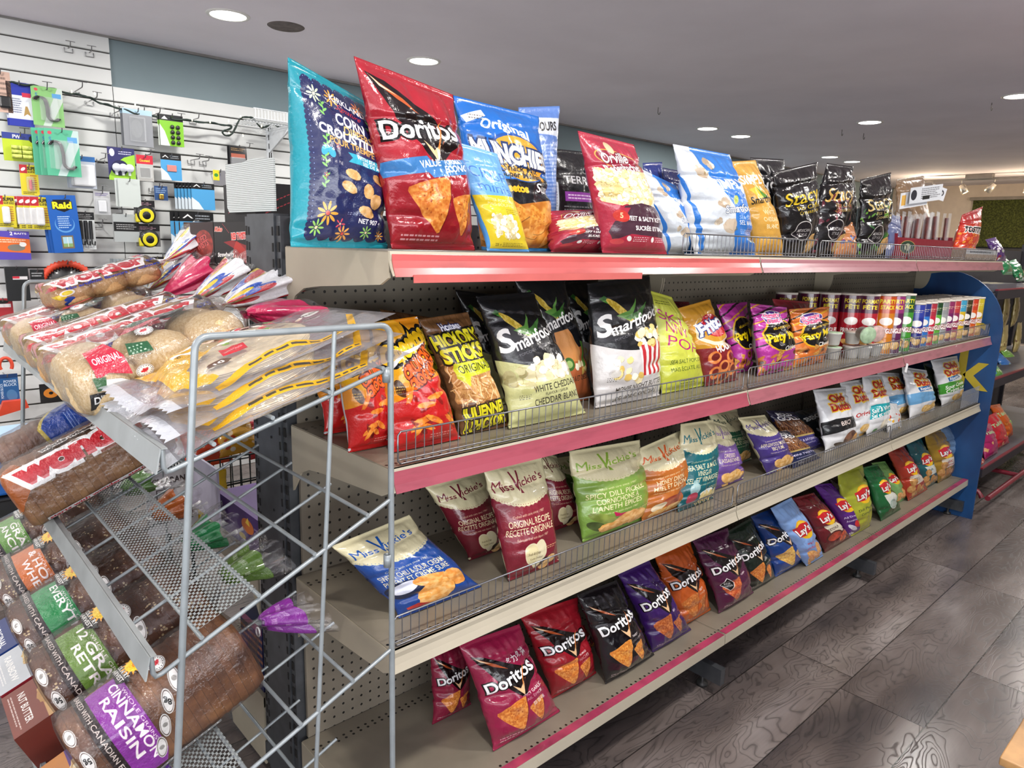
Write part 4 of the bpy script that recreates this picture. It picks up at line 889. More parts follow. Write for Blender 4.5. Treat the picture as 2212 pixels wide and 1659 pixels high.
# ------------------------------------------------------------------ the bags themselves
G1, G2, G3, G4 = ('snack bags standing on the top shelf', 'snack bags leaning on the second shelf', 'chip bags leaning on the third shelf', 'chip bags leaning on the bottom shelf')
def shelfbag(name, label, shelf, px, art, back='#c0c2c6', lean=.2, y=None, depth=None, seed=0, **kw):
    q = quad_px(px, shelf, lean, y, dy=kw.pop('dy', 0.0)); wid = np.linalg.norm(q[2] - q[3])
    return bag(name, label, q, art, back, depth if depth else min(.085, wid * .36), seed, floor=SHELF_Z[shelf], **kw)
T = shelfbag
# top shelf, front to back of the row
T('corn_chip_bag', 'tall teal and navy corn chip bag with printed flowers at the left end', 1, (610, 129, 820, 226, 838, 536, 627, 527), a_navy(), '#1d8f9f', .04, 1.13, .10, 11, nu=64, nv=90, crumple=.8, pinch=.05, twist=-.02)
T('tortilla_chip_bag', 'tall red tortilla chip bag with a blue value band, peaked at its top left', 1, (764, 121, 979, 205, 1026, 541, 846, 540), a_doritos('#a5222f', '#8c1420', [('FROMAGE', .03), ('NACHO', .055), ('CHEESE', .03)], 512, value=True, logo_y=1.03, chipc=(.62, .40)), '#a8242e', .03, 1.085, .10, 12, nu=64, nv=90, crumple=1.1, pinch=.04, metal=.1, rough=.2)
T('snack_mix_bag', 'large blue snack mix bag with a yellow name oval behind the small rice crisp bag', 1, (979, 206, 1163, 252, 1194, 537, 1040, 540), a_munch(), '#2a6ab8', .05, 1.17, .09, 13, nu=56, nv=76, crumple=1.0, pinch=.03)
T('rice_crisp_bag', 'small light blue and yellow crisp bag standing in front of the snack mix bag', 1, (981, 305, 1074, 332, 1144, 545, 1053, 545), a_minis(), '#5a96cc', .03, 1.075, .05, 14, nu=48, nv=64, crumple=.7, pinch=.03)
T('popcorn_bag', 'light blue bag showing its printed back behind the snack mix bag', 1, (1120, 232, 1209, 229, 1196, 540, 1125, 540), a_backtext(), '#5f86cc', .03, 1.25, .06, 15, crumple=.5)
T('vegetable_chip_bag', 'black bag with a purple band and white nutrition strip behind the red popcorn bag', 1, (1187, 320, 1282, 330, 1285, 541, 1184, 541), a_terra(), '#16161a', .03, 1.30, .06, 16, crumple=.6)
T('popcorn_bag', 'red popcorn bag fallen over behind the standing red popcorn bag', 1, (1186, 456, 1290, 452, 1306, 546, 1190, 546), a_orville(), '#a02a40', .30, 1.13, .11, 17, crumple=1.3, pinch=0)
T('popcorn_bag', 'red popcorn bag standing upright, peaked top left, with a heap of popcorn printed on it', 1, (1247, 282, 1370, 313, 1441, 553, 1301, 553), a_orville(), '#a02a40', .03, 1.085, .085, 18, nu=60, nv=84, crumple=.8, pinch=.03)
T('potato_chip_bag', 'crumpled white and navy chip bag behind the leaning white popcorn bag', 1, (1388, 352, 1430, 350, 1452, 500, 1400, 500), a_plain('#2c3c88', ('#c8ccd8', '#e0e2ea', '#2c4898'), seed=3), '#c8ccd4', .03, 1.33, .06, 19, crumple=1.5)
T('potato_chip_bag', 'navy bag with red lettering between the two white popcorn bags', 1, (1431, 362, 1484, 372, 1500, 500, 1440, 500), a_plain('#232a5c', ('#2c3470', '#1c2250'), txt='Ruffles', tc='#c82834', seed=4), '#2c3060', .03, 1.30, .06, 20, crumple=1.2)
T('popcorn_bag', 'white and blue popcorn bag slumped to the right, left of its standing twin', 1, (1388, 366, 1462, 402, 1512, 552, 1436, 552), a_simply(), '#cdd4db', .06, 1.15, .085, 21, nu=52, nv=70, crumple=1.0, pinch=-.10)
T('popcorn_bag', 'tall white and blue popcorn bag standing at the start of the top wire fence', 1, (1453, 311, 1577, 334, 1632, 556, 1500, 555), a_simply(), '#cdd4db', .04, 1.11, .10, 22, nu=60, nv=84, crumple=1.0, pinch=.0)
T('popcorn_bag', 'mustard yellow popcorn bag beside the tall blue and white one', 1, (1580, 349, 1632, 346, 1693, 558, 1633, 558), a_simply(yellow=True), '#cf9c44', .05, 1.12, .07, 23, crumple=.8, pinch=.0)
T('tortilla_chip_bag', 'black and white bag with blue ticks behind the mustard yellow popcorn bag', 1, (1620, 340, 1693, 344, 1722, 550, 1660, 550), a_plain('#1a1a1e', ('#3a8cc0', '#c8ccd0', '#a03c44'), A=1.6, txt='YOUR', tc='#e8e8e8', seed=6), '#d0d4d8', .04, 1.24, .06, 24, crumple=1.4)
T('pita_chip_bag', 'black pita chip bag with yellow script, first of the black bags', 1, (1668, 372, 1766, 350, 1750, 556, 1688, 556), a_stacy('#2a282a', '#3a3a3e', '#d8b828', 240), '#1a181a', .04, 1.12, .085, 25, crumple=1.3, rough=.18, metal=.2, pinch=.0)
T('pita_chip_bag', 'black pita chip bag with dark red print, second of the black bags', 1, (1786, 352, 1844, 360, 1812, 556, 1746, 556), a_stacy('#6c2434', '#8c3848', '#c8a050', 240), '#1a181a', .04, 1.12, .08, 26, crumple=1.3, rough=.18, metal=.2, pinch=-.05)
T('pita_chip_bag', 'narrow black and green bag squeezed behind the small round-printed snack bag', 1, (1818, 376, 1846, 380, 1852, 548, 1820, 548), a_stacy('#24502c', '#346c3c', '#c8a050', 160, False), '#161816', .04, 1.25, .05, 27, crumple=1.1)
T('snack_mix_bag', 'small orange and blue snack bag in front of the narrow green one', 1, (1804, 474, 1842, 480, 1850, 557, 1800, 557), a_plain('#b8784c', ('#4c5c98', '#d8a060', '#a04040'), seed=9), '#8c6c5c', .10, 1.10, .05, 28, crumple=1.2)
T('pita_chip_bag', 'black pita chip bag with green print, last of the black bags', 1, (1858, 388, 1925, 372, 1913, 556, 1846, 556), a_stacy('#346c34', '#6ca83c', '#c8b070', 240), '#161816', .04, 1.12, .08, 29, crumple=1.3, rough=.18, metal=.2)
T('tortilla_chip_bag', 'orange and red tortilla chip bag leaning right at the far end of the top shelf', 1, (2078, 464, 2123, 446, 2100, 560, 2048, 560), a_tost(), '#b8442c', .06, 1.12, .07, 30, crumple=.8)
# second shelf
T('cheese_puff_bag', 'orange and red puffed corn bag lying lowest at the left end behind the bread rack', 2, (655, 742, 770, 735, 838, 900, 700, 912), a_cheetos(), '#d8dade', .25, 1.30, .08, 31, crumple=1.0)
T('cheese_puff_bag', 'orange and red puffed corn bag half hidden behind the front one', 2, (716, 722, 850, 690, 845, 972, 752, 978), a_cheetos(), '#d8dade', .12, 1.16, .085, 32, crumple=1.0)
T('cheese_puff_bag', 'orange and red puffed corn bag standing at the left end of the second shelf fence', 2, (800, 698, 901, 683, 995, 962, 842, 992), a_cheetos(), '#d8dade', .22, 1.11, .10, 33, nu=60, nv=84, crumple=.9)
T('shoestring_potato_bag', 'brown bag mostly hidden behind the shoestring potato bag', 2, (820, 668, 946, 688, 1040, 900, 930, 930), a_hickory(), '#4a3a28', .15, 1.26, .07, 34, crumple=.8)
T('shoestring_potato_bag', 'brown bag of shoestring potatoes with big yellow lettering', 2, (903, 690, 1011, 674, 1102, 940, 996, 956), a_hickory(), '#5a4228', .22, 1.13, .085, 35, nu=60, nv=84, crumple=.9)
T('popcorn_bag', 'black topped popcorn bag tucked behind the pale yellow one on its left', 2, (984, 626, 1090, 640, 1130, 900, 1040, 925), a_smart('#c8c890', '#b8b880', [], w=200), '#1c1c20', .14, 1.30, .08, 36, crumple=.7)
T('popcorn_bag', 'black topped popcorn bag with an orange lower half', 2, (1106, 592, 1219, 600, 1282, 874, 1180, 892), a_smart('#b8653c', '#a85830', [('JALAPEÑO & ET CHEDDAR', .06, .30)], w=256, img='jal'), '#1c1c20', .16, 1.21, .09, 37, crumple=.7)
T('popcorn_bag', 'black topped popcorn bag with a pale yellow lower half, white cheddar flavour', 2, (1028, 640, 1152, 630, 1266, 908, 1098, 941), a_smart('#c6c68c', '#b8b878', [('WHITE CHEDDAR', .075, .42), ('FLAVOUR / SAVEUR', .03, .345), ('CHEDDAR BLANC', .075, .27)], w=400, img='bowl'), '#1c1c20', .22, 1.11, .11, 38, nu=60, nv=84, crumple=.7)
T('popcorn_bag', 'black topped popcorn bag mostly hidden between its orange and white neighbours', 2, (1212, 608, 1292, 600, 1318, 868, 1248, 884), a_smart('#b8b0ac', '#a8a09c', [('MOVIE', .07, .40), ('BEURRE', .07, .30)], w=220, img='pop'), '#1c1c20', .14, 1.26, .08, 39, crumple=.7)
T('popcorn_bag', 'black topped popcorn bag with a white lower half and a striped popcorn cup', 2, (1268, 612, 1403, 594, 1425, 858, 1286, 872), a_smart('#cfccca', '#b8b4b0', [('MOVIE NIGHT BUTTER', .065, .21), ('FLAVOUR / SAVEUR', .025, .155), ('BEURRE SPÉCIAL', .065, .09)], w=400, img='cup'), '#1c1c20', .14, 1.13, .11, 40, nu=60, nv=84, crumple=.6, pinch=.0)
T('popcorn_bag', 'lime yellow popcorn bag with magenta lettering', 2, (1392, 624, 1452, 642, 1523, 852, 1428, 869), a_skinny(), '#c0c648', .20, 1.14, .085, 41, nu=50, nv=72, crumple=.8, pinch=.0)
T('corn_snack_bag', 'dark red bag mostly hidden behind the gold corn snack bag', 2, (1440, 650, 1488, 652, 1530, 830, 1490, 840), a_plain('#54161e', ('#7c2c1c', '#3c1010'), seed=12), '#3c1418', .16, 1.28, .07, 42)
T('corn_snack_bag', 'gold and dark red corn snack bag with printed corn rings', 2, (1464, 666, 1534, 646, 1592, 843, 1522, 852), a_frito(), '#a87c30', .22, 1.13, .08, 43, nu=52, nv=72, crumple=.9)
T('party_mix_bag', 'purple and black party mix bag leaning behind the front party mix bag', 2, (1548, 658, 1614, 652, 1624, 808, 1586, 822), a_party(seed=3, logo=False), '#6c2c5c', .22, 1.20, .07, 44, crumple=1.2)
T('party_mix_bag', 'magenta and black party mix bag at the start of the middle fence', 2, (1620, 655, 1700, 664, 1712, 812, 1634, 828), a_party(w=300), '#8a8488', .16, 1.13, .085, 45, nu=52, nv=68, crumple=1.2, metal=.15)
T('party_mix_bag', 'maroon party mix bag of which only the top shows behind the front two', 2, (1668, 645, 1748, 652, 1764, 800, 1690, 812), a_plain('#8c2430', ('#a83c48', '#6c1820'), seed=13), '#7c2430', .12, 1.24, .06, 46)
T('party_mix_bag', 'orange and black party mix bag right of the magenta one', 2, (1704, 668, 1792, 662, 1778, 784, 1712, 798), a_party('#d8742c', '#e8b020', 'Cheese', 300, 5), '#a0582c', .14, 1.14, .08, 47, nu=52, nv=68, crumple=1.2, metal=.15)
# third shelf
V = a_vickie
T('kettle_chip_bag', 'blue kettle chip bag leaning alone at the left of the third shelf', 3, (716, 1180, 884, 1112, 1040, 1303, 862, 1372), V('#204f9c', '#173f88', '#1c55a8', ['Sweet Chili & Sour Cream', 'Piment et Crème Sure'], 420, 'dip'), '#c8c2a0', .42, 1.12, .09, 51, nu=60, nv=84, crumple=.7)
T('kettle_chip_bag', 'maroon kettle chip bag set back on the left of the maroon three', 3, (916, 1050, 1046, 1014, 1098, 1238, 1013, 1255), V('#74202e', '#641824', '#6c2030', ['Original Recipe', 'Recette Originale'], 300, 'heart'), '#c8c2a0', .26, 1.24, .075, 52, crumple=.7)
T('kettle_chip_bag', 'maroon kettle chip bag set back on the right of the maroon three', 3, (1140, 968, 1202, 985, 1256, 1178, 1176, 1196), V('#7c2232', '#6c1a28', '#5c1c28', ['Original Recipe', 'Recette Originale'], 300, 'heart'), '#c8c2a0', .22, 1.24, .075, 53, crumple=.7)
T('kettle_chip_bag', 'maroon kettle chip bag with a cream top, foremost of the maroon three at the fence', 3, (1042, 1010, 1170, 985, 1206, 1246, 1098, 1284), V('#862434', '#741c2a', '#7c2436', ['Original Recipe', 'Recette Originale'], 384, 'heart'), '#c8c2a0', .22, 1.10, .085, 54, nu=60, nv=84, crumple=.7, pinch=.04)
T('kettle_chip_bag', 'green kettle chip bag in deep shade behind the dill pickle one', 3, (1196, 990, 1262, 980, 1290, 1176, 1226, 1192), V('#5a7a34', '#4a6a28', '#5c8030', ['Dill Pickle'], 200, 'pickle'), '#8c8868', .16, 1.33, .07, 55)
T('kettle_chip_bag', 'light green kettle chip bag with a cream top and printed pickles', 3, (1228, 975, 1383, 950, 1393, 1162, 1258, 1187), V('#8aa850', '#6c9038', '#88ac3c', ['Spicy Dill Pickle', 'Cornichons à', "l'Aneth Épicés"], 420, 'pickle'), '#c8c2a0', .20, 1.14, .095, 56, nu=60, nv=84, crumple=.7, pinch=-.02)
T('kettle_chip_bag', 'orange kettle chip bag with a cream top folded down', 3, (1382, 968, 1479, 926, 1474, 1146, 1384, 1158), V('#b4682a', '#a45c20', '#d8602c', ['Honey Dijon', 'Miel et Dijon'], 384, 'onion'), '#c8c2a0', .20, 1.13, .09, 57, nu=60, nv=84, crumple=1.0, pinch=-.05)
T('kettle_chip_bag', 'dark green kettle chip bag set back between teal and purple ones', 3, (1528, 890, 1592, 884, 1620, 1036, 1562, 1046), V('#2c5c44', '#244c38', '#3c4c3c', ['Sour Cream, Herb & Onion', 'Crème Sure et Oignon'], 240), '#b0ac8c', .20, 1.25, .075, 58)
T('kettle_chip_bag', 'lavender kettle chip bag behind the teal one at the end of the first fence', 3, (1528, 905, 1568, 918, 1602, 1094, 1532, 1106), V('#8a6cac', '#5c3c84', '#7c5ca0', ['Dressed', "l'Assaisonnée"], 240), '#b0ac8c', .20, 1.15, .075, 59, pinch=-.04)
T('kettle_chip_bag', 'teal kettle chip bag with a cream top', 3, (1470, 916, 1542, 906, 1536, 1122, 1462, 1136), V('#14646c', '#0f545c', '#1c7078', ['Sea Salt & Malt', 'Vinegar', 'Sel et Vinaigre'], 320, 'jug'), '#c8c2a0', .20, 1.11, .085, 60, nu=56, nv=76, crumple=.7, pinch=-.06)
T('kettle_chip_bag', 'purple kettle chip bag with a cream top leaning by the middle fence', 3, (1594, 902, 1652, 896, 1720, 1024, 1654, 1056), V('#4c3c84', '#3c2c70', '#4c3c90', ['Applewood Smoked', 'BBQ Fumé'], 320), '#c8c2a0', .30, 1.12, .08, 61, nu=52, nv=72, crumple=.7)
T('pretzel_bag', 'purple and brown pretzel stick bag with gold bands', 3, (1654, 886, 1714, 890, 1778, 972, 1712, 990), a_pretzel(), '#2c2858', .42, 1.17, .07, 62)
T('pretzel_bag', 'navy mini pretzel bag lying lower in front of the pretzel sticks', 3, (1652, 930, 1704, 932, 1772, 1000, 1712, 1024), a_pretzel('#1c2448', 'MINI TWISTS'), '#1c2448', .50, 1.10, .055, 63)
T('potato_chip_bag', 'dark bag with a white snack print tipped over behind the pretzels', 3, (1716, 890, 1762, 878, 1792, 980, 1752, 988), a_plain('#20242a', ('#c8ccd0', '#3c4048'), txt='BBQ', seed=15), '#8c9094', .40, 1.22, .06, 64)
D = a_dutch
T('potato_chip_bag', 'white chip bag with a black band, first of the white chip bags', 3, (1756, 842, 1826, 836, 1852, 952, 1782, 978), D(300, '#16181c', ['BBQ'], '#d8c8c0', lower='dark'), '#c4c6ca', .24, 1.12, .08, 65, nu=52, nv=68, crumple=1.0)
T('potato_chip_bag', 'white chip bag with red script for the original flavour', 3, (1814, 826, 1872, 818, 1886, 938, 1832, 950), D(260, None, ['Original'], '#b02020'), '#c4c6ca', .24, 1.14, .075, 66)
T('potato_chip_bag', 'white chip bag with a turquoise band', 3, (1862, 812, 1904, 808, 1920, 926, 1872, 940), D(260, '#1c98a0', ['Salt & Vinegar', 'Sel et vinaigre'], WH, lower='garlic'), '#c4c6ca', .24, 1.12, .075, 67, pinch=0)
T('potato_chip_bag', 'white chip bag turned away with a strip of blue, left of the rippled chip bag', 3, (1894, 804, 1942, 806, 1962, 904, 1918, 922), D(200, '#5c9cc8', [], WH), '#b8babf', .22, 1.18, .075, 68)
T('potato_chip_bag', 'small white chip bag with a red and yellow corner tucked low at the fence gap', 3, (1906, 870, 1938, 872, 1950, 912, 1918, 924), a_plain('#c8c8c8', ('#c83c28', '#e0b030', '#d8d8d8'), seed=17), '#c4c6ca', .3, 1.09, .035, 69)
T('potato_chip_bag', 'white rippled chip bag with a light blue band', 3, (1948, 792, 2002, 800, 2018, 893, 1964, 908), D(260, '#68a0cc', [''], WH, True), '#b8babf', .22, 1.12, .08, 70, nu=50, nv=64)
T('potato_chip_bag', 'dark olive chip bag between the light blue and the green banded ones', 3, (1994, 785, 2026, 786, 2048, 874, 2014, 886), a_plain('#2c3424', ('#98a080', '#c8ccb8', '#48542c'), seed=18), '#3c4430', .24, 1.17, .06, 71)
T('potato_chip_bag', 'white rippled chip bag with a green band beside the blue end panel', 3, (2010, 778, 2068, 768, 2078, 868, 2034, 880), D(260, '#3c8c2c', ['Sour Cream', 'Crème sure'], WH, True), '#b8babf', .20, 1.12, .08, 72, nu=50, nv=64)
# bottom shelf
O = a_doritos
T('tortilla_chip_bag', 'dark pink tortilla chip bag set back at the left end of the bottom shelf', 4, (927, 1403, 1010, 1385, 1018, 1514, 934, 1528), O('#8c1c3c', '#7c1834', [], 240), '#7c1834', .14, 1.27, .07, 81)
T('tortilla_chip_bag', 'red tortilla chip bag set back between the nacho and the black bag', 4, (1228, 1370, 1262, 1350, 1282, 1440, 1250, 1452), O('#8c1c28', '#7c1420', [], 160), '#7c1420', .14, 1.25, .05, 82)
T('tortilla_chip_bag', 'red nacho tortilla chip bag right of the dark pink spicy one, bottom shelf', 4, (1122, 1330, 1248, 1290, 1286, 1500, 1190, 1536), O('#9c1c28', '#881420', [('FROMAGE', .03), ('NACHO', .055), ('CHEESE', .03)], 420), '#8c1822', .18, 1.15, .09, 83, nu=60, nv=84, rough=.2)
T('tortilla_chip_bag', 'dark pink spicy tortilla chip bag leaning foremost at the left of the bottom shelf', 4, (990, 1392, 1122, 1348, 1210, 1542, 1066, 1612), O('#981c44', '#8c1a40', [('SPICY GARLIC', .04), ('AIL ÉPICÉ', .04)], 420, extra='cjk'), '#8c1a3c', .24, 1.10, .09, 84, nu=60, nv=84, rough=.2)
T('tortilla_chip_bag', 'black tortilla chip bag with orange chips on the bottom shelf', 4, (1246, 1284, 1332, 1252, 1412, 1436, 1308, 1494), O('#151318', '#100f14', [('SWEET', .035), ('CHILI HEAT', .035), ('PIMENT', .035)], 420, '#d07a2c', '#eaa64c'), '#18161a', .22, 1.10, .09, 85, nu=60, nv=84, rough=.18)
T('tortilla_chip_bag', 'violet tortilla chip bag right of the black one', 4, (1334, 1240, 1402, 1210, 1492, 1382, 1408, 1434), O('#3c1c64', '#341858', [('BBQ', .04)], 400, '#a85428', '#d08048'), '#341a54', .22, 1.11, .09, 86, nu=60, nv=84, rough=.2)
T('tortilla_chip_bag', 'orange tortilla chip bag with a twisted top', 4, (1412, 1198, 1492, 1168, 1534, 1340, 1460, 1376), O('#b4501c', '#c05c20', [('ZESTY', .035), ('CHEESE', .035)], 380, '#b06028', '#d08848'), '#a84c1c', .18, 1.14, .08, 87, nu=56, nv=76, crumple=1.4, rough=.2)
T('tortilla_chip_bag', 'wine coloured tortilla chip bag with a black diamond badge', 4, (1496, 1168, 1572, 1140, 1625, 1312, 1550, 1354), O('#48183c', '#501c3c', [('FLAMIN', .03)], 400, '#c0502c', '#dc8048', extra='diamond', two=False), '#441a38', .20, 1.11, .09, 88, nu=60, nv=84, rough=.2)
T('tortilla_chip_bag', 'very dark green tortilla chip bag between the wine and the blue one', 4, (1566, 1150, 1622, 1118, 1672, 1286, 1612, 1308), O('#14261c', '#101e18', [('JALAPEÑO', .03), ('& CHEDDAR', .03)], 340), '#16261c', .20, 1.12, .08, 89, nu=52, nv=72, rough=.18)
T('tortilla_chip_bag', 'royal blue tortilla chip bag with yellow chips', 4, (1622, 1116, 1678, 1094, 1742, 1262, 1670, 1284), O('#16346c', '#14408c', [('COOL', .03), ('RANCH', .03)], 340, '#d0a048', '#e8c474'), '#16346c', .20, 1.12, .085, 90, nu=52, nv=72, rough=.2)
L = a_lays
T('potato_chip_bag', 'light blue wavy potato chip bag with a red and yellow logo', 4, (1664, 1098, 1710, 1074, 1775, 1232, 1738, 1255), L('#86aadc', '#7ca0d8', ['wavy', 'ondulées'], '#b8323c', 280), '#7c9ccc', .18, 1.09, .07, 91, nu=48, nv=70, pinch=-.1)
T('potato_chip_bag', 'dark red ketchup potato chip bag with a cream label', 4, (1712, 1076, 1758, 1064, 1834, 1200, 1778, 1226), L('#741822', '#5c141c', ['KETCHUP'], '#3c1818', 280, 'dip', '#d8d0b8'), '#6c1c24', .26, 1.10, .07, 92, nu=48, nv=70)
T('potato_chip_bag', 'violet potato chip bag with printed peppers and mushrooms', 4, (1756, 1046, 1796, 1044, 1876, 1172, 1828, 1197), L('#54207c', '#4c1c70', ['All Dressed', 'Assaisonnées'], '#e0d0f0', 280, 'veg', logo=(.46, .98)), '#481c68', .28, 1.10, .07, 93, nu=48, nv=70)
T('potato_chip_bag', 'brown potato chip bag mostly hidden behind the yellow green one', 4, (1786, 1030, 1816, 1018, 1850, 1120, 1818, 1130), a_plain('#3c2420', ('#8c5c34', '#5c3424'), seed=19), '#3c2420', .2, 1.24, .06, 94)
T('potato_chip_bag', 'yellow green dill pickle potato chip bag', 4, (1808, 1020, 1864, 1004, 1878, 1148, 1840, 1142), L('#98a02c', '#a8ac30', ['Dill Pickle', 'Cornichon'], '#34441c', 280, 'none', logo=(.62, 1.02)), '#8c942c', .16, 1.10, .075, 95, nu=48, nv=70, pinch=-.05)
T('potato_chip_bag', 'pale green potato chip bag leaning behind the dark green one', 4, (1882, 1000, 1912, 996, 1958, 1100, 1930, 1114), L('#6c9c54', '#7cac6c', [''], WH, 220, 'chips'), '#5c8c4c', .3, 1.13, .06, 96)
T('potato_chip_bag', 'dark green potato chip bag with a pale round seal', 4, (1862, 1010, 1896, 1002, 1944, 1116, 1902, 1132), L('#1c6c38', '#14542c', ['', ''], WH, 260, 'seal', '#d8dcd0'), '#1c5c34', .3, 1.09, .075, 97, nu=48, nv=70)
T('potato_chip_bag', 'red brown potato chip bag with a white label', 4, (1914, 970, 1952, 962, 2000, 1080, 1960, 1094), L('#8c2c20', '#a8341c', ['BBQ'], '#3c1c14', 240, 'taters', '#d8d0c0'), '#843024', .24, 1.11, .075, 98, nu=48, nv=70)
T('potato_chip_bag', 'teal potato chip bag with a white label', 4, (1954, 954, 1990, 946, 2024, 1060, 1992, 1072), L('#1c5c64', '#14484c', ['Salt'], '#1c3c3c', 240, 'taters', '#d0d4cc'), '#1c545c', .24, 1.12, .07, 99, nu=48, nv=70)
T('potato_chip_bag', 'gold classic potato chip bag with a red and yellow logo', 4, (1996, 934, 2042, 928, 2054, 1050, 2024, 1058), L('#9c7c24', '#8c6c20', ['CLASSIC', 'CLASSIQUE'], '#a8242c', 240, 'taters', '#dcd4c0'), '#8c7024', .2, 1.11, .075, 100, nu=48, nv=70, pinch=-.08)
T('potato_chip_bag', 'dusty blue potato chip bag last in the row against the blue end panel', 4, (2030, 922, 2064, 916, 2088, 1040, 2060, 1052), L('#6c88a8', '#6080a8', [''], WH, 240, 'taters', '#d8d4c0', logo=(.7, .98)), '#6480a4', .2, 1.11, .07, 101, nu=48, nv=70, pinch=-.1)
# ------------------------------------------------------------------ wire bread rack standing across the end of the shelving
RACK = mat('#8f979a', .38, .25, var=.05, nscale=30, coat=.2)
rack = thing('bread_rack', 'grey wire bread rack with slanted trays across the end of the shelving', 'display rack', (0, 0, 0))
YN, YF = .95, 2.20
def legx(k, z): return [.313 - .0958 * (1.256 - z), .514 - .0687 * (1.262 - z), .611][k]
for y in (YN, YF):
    c = .018
    arc = [(.313 + c - c * math.cos(t), y, 1.266 - c + c * math.sin(t)) for t in np.linspace(0, PI / 2, 6)]
    arc2 = [(.611 - c + c * math.sin(t), y, 1.266 - c + c * math.cos(t)) for t in np.linspace(0, PI / 2, 6)]
    MB().tube([(legx(0, .02), y, .02)] + arc + arc2 + [(.611, y, .02)], .0050, 10).build('side_frame', RACK, rack)
    MB().tube([(legx(1, .02), y, .02), (legx(1, 1.26), y, 1.262)], .0036, 8).build('side_rod', RACK, rack)
    for z in (.92, 1.235): MB().lathe([(.0, 0), (.0065, 0), (.0065, .022), (.0045, .022), (.0045, .018)], (.611 - .008, y, z - .06), 12).build('hook_sleeve', RACK, rack)
    for x in (legx(0, .02), legx(1, .02), .611): MB().lathe([(0, 0), (.011, 0), (.010, .02), (.006, .03)], (x, y, 0), 12).build('foot_cap', mat('#222326', .6), rack)
TRAYS = [(.265, 1.096, .295), (.234, .814, .4345), (.203, .545, .394), (.172, .285, .40)]
MESH = dots_mat('perforated_sheet', '#a3abab', 'x', 'y', .0078, .0062, .0026, ell=.62, stagger=True, cut=True, rough=.35, metal=.2)
for q, (x0, z0, m) in enumerate(TRAYS):
    Z = lambda x: z0 + m * (x - x0)
    tr = None
    ys = [YN + .156 * k for k in range(9)]
    b = MB()
    for y in ys:
        x1 = .611 if y in (ys[0], ys[-1]) else .585
        pts = [(x0 + .0, y, Z(x0) + .028), (x0 + .0005, y, Z(x0) + .004), (x0 + .004, y, Z(x0) - .003), (x0 + .011, y, Z(x0) - .002), (x1, y, Z(x1))]
        b.tube(pts, .0036 if y in (ys[0], ys[-1]) else .0030, 7)
    tr = b.build('wire_tray', RACK, rack)
    for x in (x0 + .064, x0 + .147, x0 + .236, x0 + .329):
        MB().tube([(x, YN - .006, Z(x) + .0062), (x, YF + .006, Z(x) + .0062)], .0033, 7).build('cross_rod', RACK, tr)
    xa, xb = x0 + .062, x0 + .149
    sh = MB(); sh.add([(xa, YN + .01, Z(xa) + .0102), (xb, YN + .01, Z(xb) + .0102), (xb, YF - .01, Z(xb) + .0102), (xa, YF - .01, Z(xa) + .0102)], [(0, 1, 2, 3)])
    sh.build('perforated_sheet', MESH, tr)
    lp = MB(); lp.prism([(x0 - .0015, z0 + .030), (x0 - .0035, z0 + .030), (x0 - .0105, z0 - .003), (x0 - .0085, z0 - .003)], YN - .004, YF + .004, 'xz')
    lp.prism([(x0 - .002, z0 + .030), (x0 - .002, z0 + .0285), (x0 + .006, z0 + .0285), (x0 + .006, z0 + .030)], YN - .004, YF + .004, 'xz')
    lp.build('front_lip', mat('#969c9c', .45, .1, var=.10, nscale=9), tr)

# ------------------------------------------------------------------ clear film
def film_mat(art, name, base=.07, col='#ffffff', crs=35):
    s = NT(name); im = s.new('TexImage'); im.image = art.image(name); im.extension = 'EXTEND'; uv = s.new('UVMap'); s.link(uv.outputs[0], im.inputs[0])
    s.link(im.outputs[0], s.b.inputs['Base Color']); s.set(Roughness=.25); s.b.inputs['Coat Weight'].default_value = .5
    tr = s.new('BsdfTransparent'); tr.inputs[0].default_value = (.97, .97, .98, 1)
    gl = s.new('BsdfGlossy'); gl.inputs['Roughness'].default_value = .16
    nz = s.noise(crs, 5, rough=.6); bp = s.new('Bump'); bp.inputs['Strength'].default_value = 1.0; bp.inputs['Distance'].default_value = .008; s.link(nz, bp.inputs['Height'])
    s.link(bp.outputs[0], gl.inputs['Normal']); s.link(bp.outputs[0], s.b.inputs['Normal'])
    lw = s.new('LayerWeight'); lw.inputs['Blend'].default_value = .25; s.link(bp.outputs[0], lw.inputs['Normal'])
    f = s.math('ADD', s.math('MULTIPLY', lw.outputs['Fresnel'], .45), base)
    m1 = s.new('MixShader'); s.link(f, m1.inputs[0]); s.link(tr.outputs[0], m1.inputs[1]); s.link(gl.outputs[0], m1.inputs[2])
    m2 = s.new('MixShader'); s.link(im.outputs[1], m2.inputs[0]); s.link(m1.outputs[0], m2.inputs[1]); s.link(s.b.outputs[0], m2.inputs[2])
    s.link(m2.outputs[0], s.out.inputs['Surface']); return s.m
def tray_frame(q, s_, y, up=.011, yaw=0, extra=0):
    """matrix of a thing lying on tray q, its x axis running up the slope from the front"""
    x0, z0, m = TRAYS[q]; a = math.atan(m) + extra
    P = Vector((x0 + s_ * math.cos(math.atan(m)), y, z0 + s_ * math.sin(math.atan(m)))) + Vector((-math.sin(a), 0, math.cos(a))) * up
    R = Matrix(((math.cos(a), 0, -math.sin(a)), (0, 1, 0), (math.sin(a), 0, math.cos(a)))).to_4x4()
    return Matrix.Translation(P) @ R @ Matrix.Rotation(yaw, 4, 'Z')
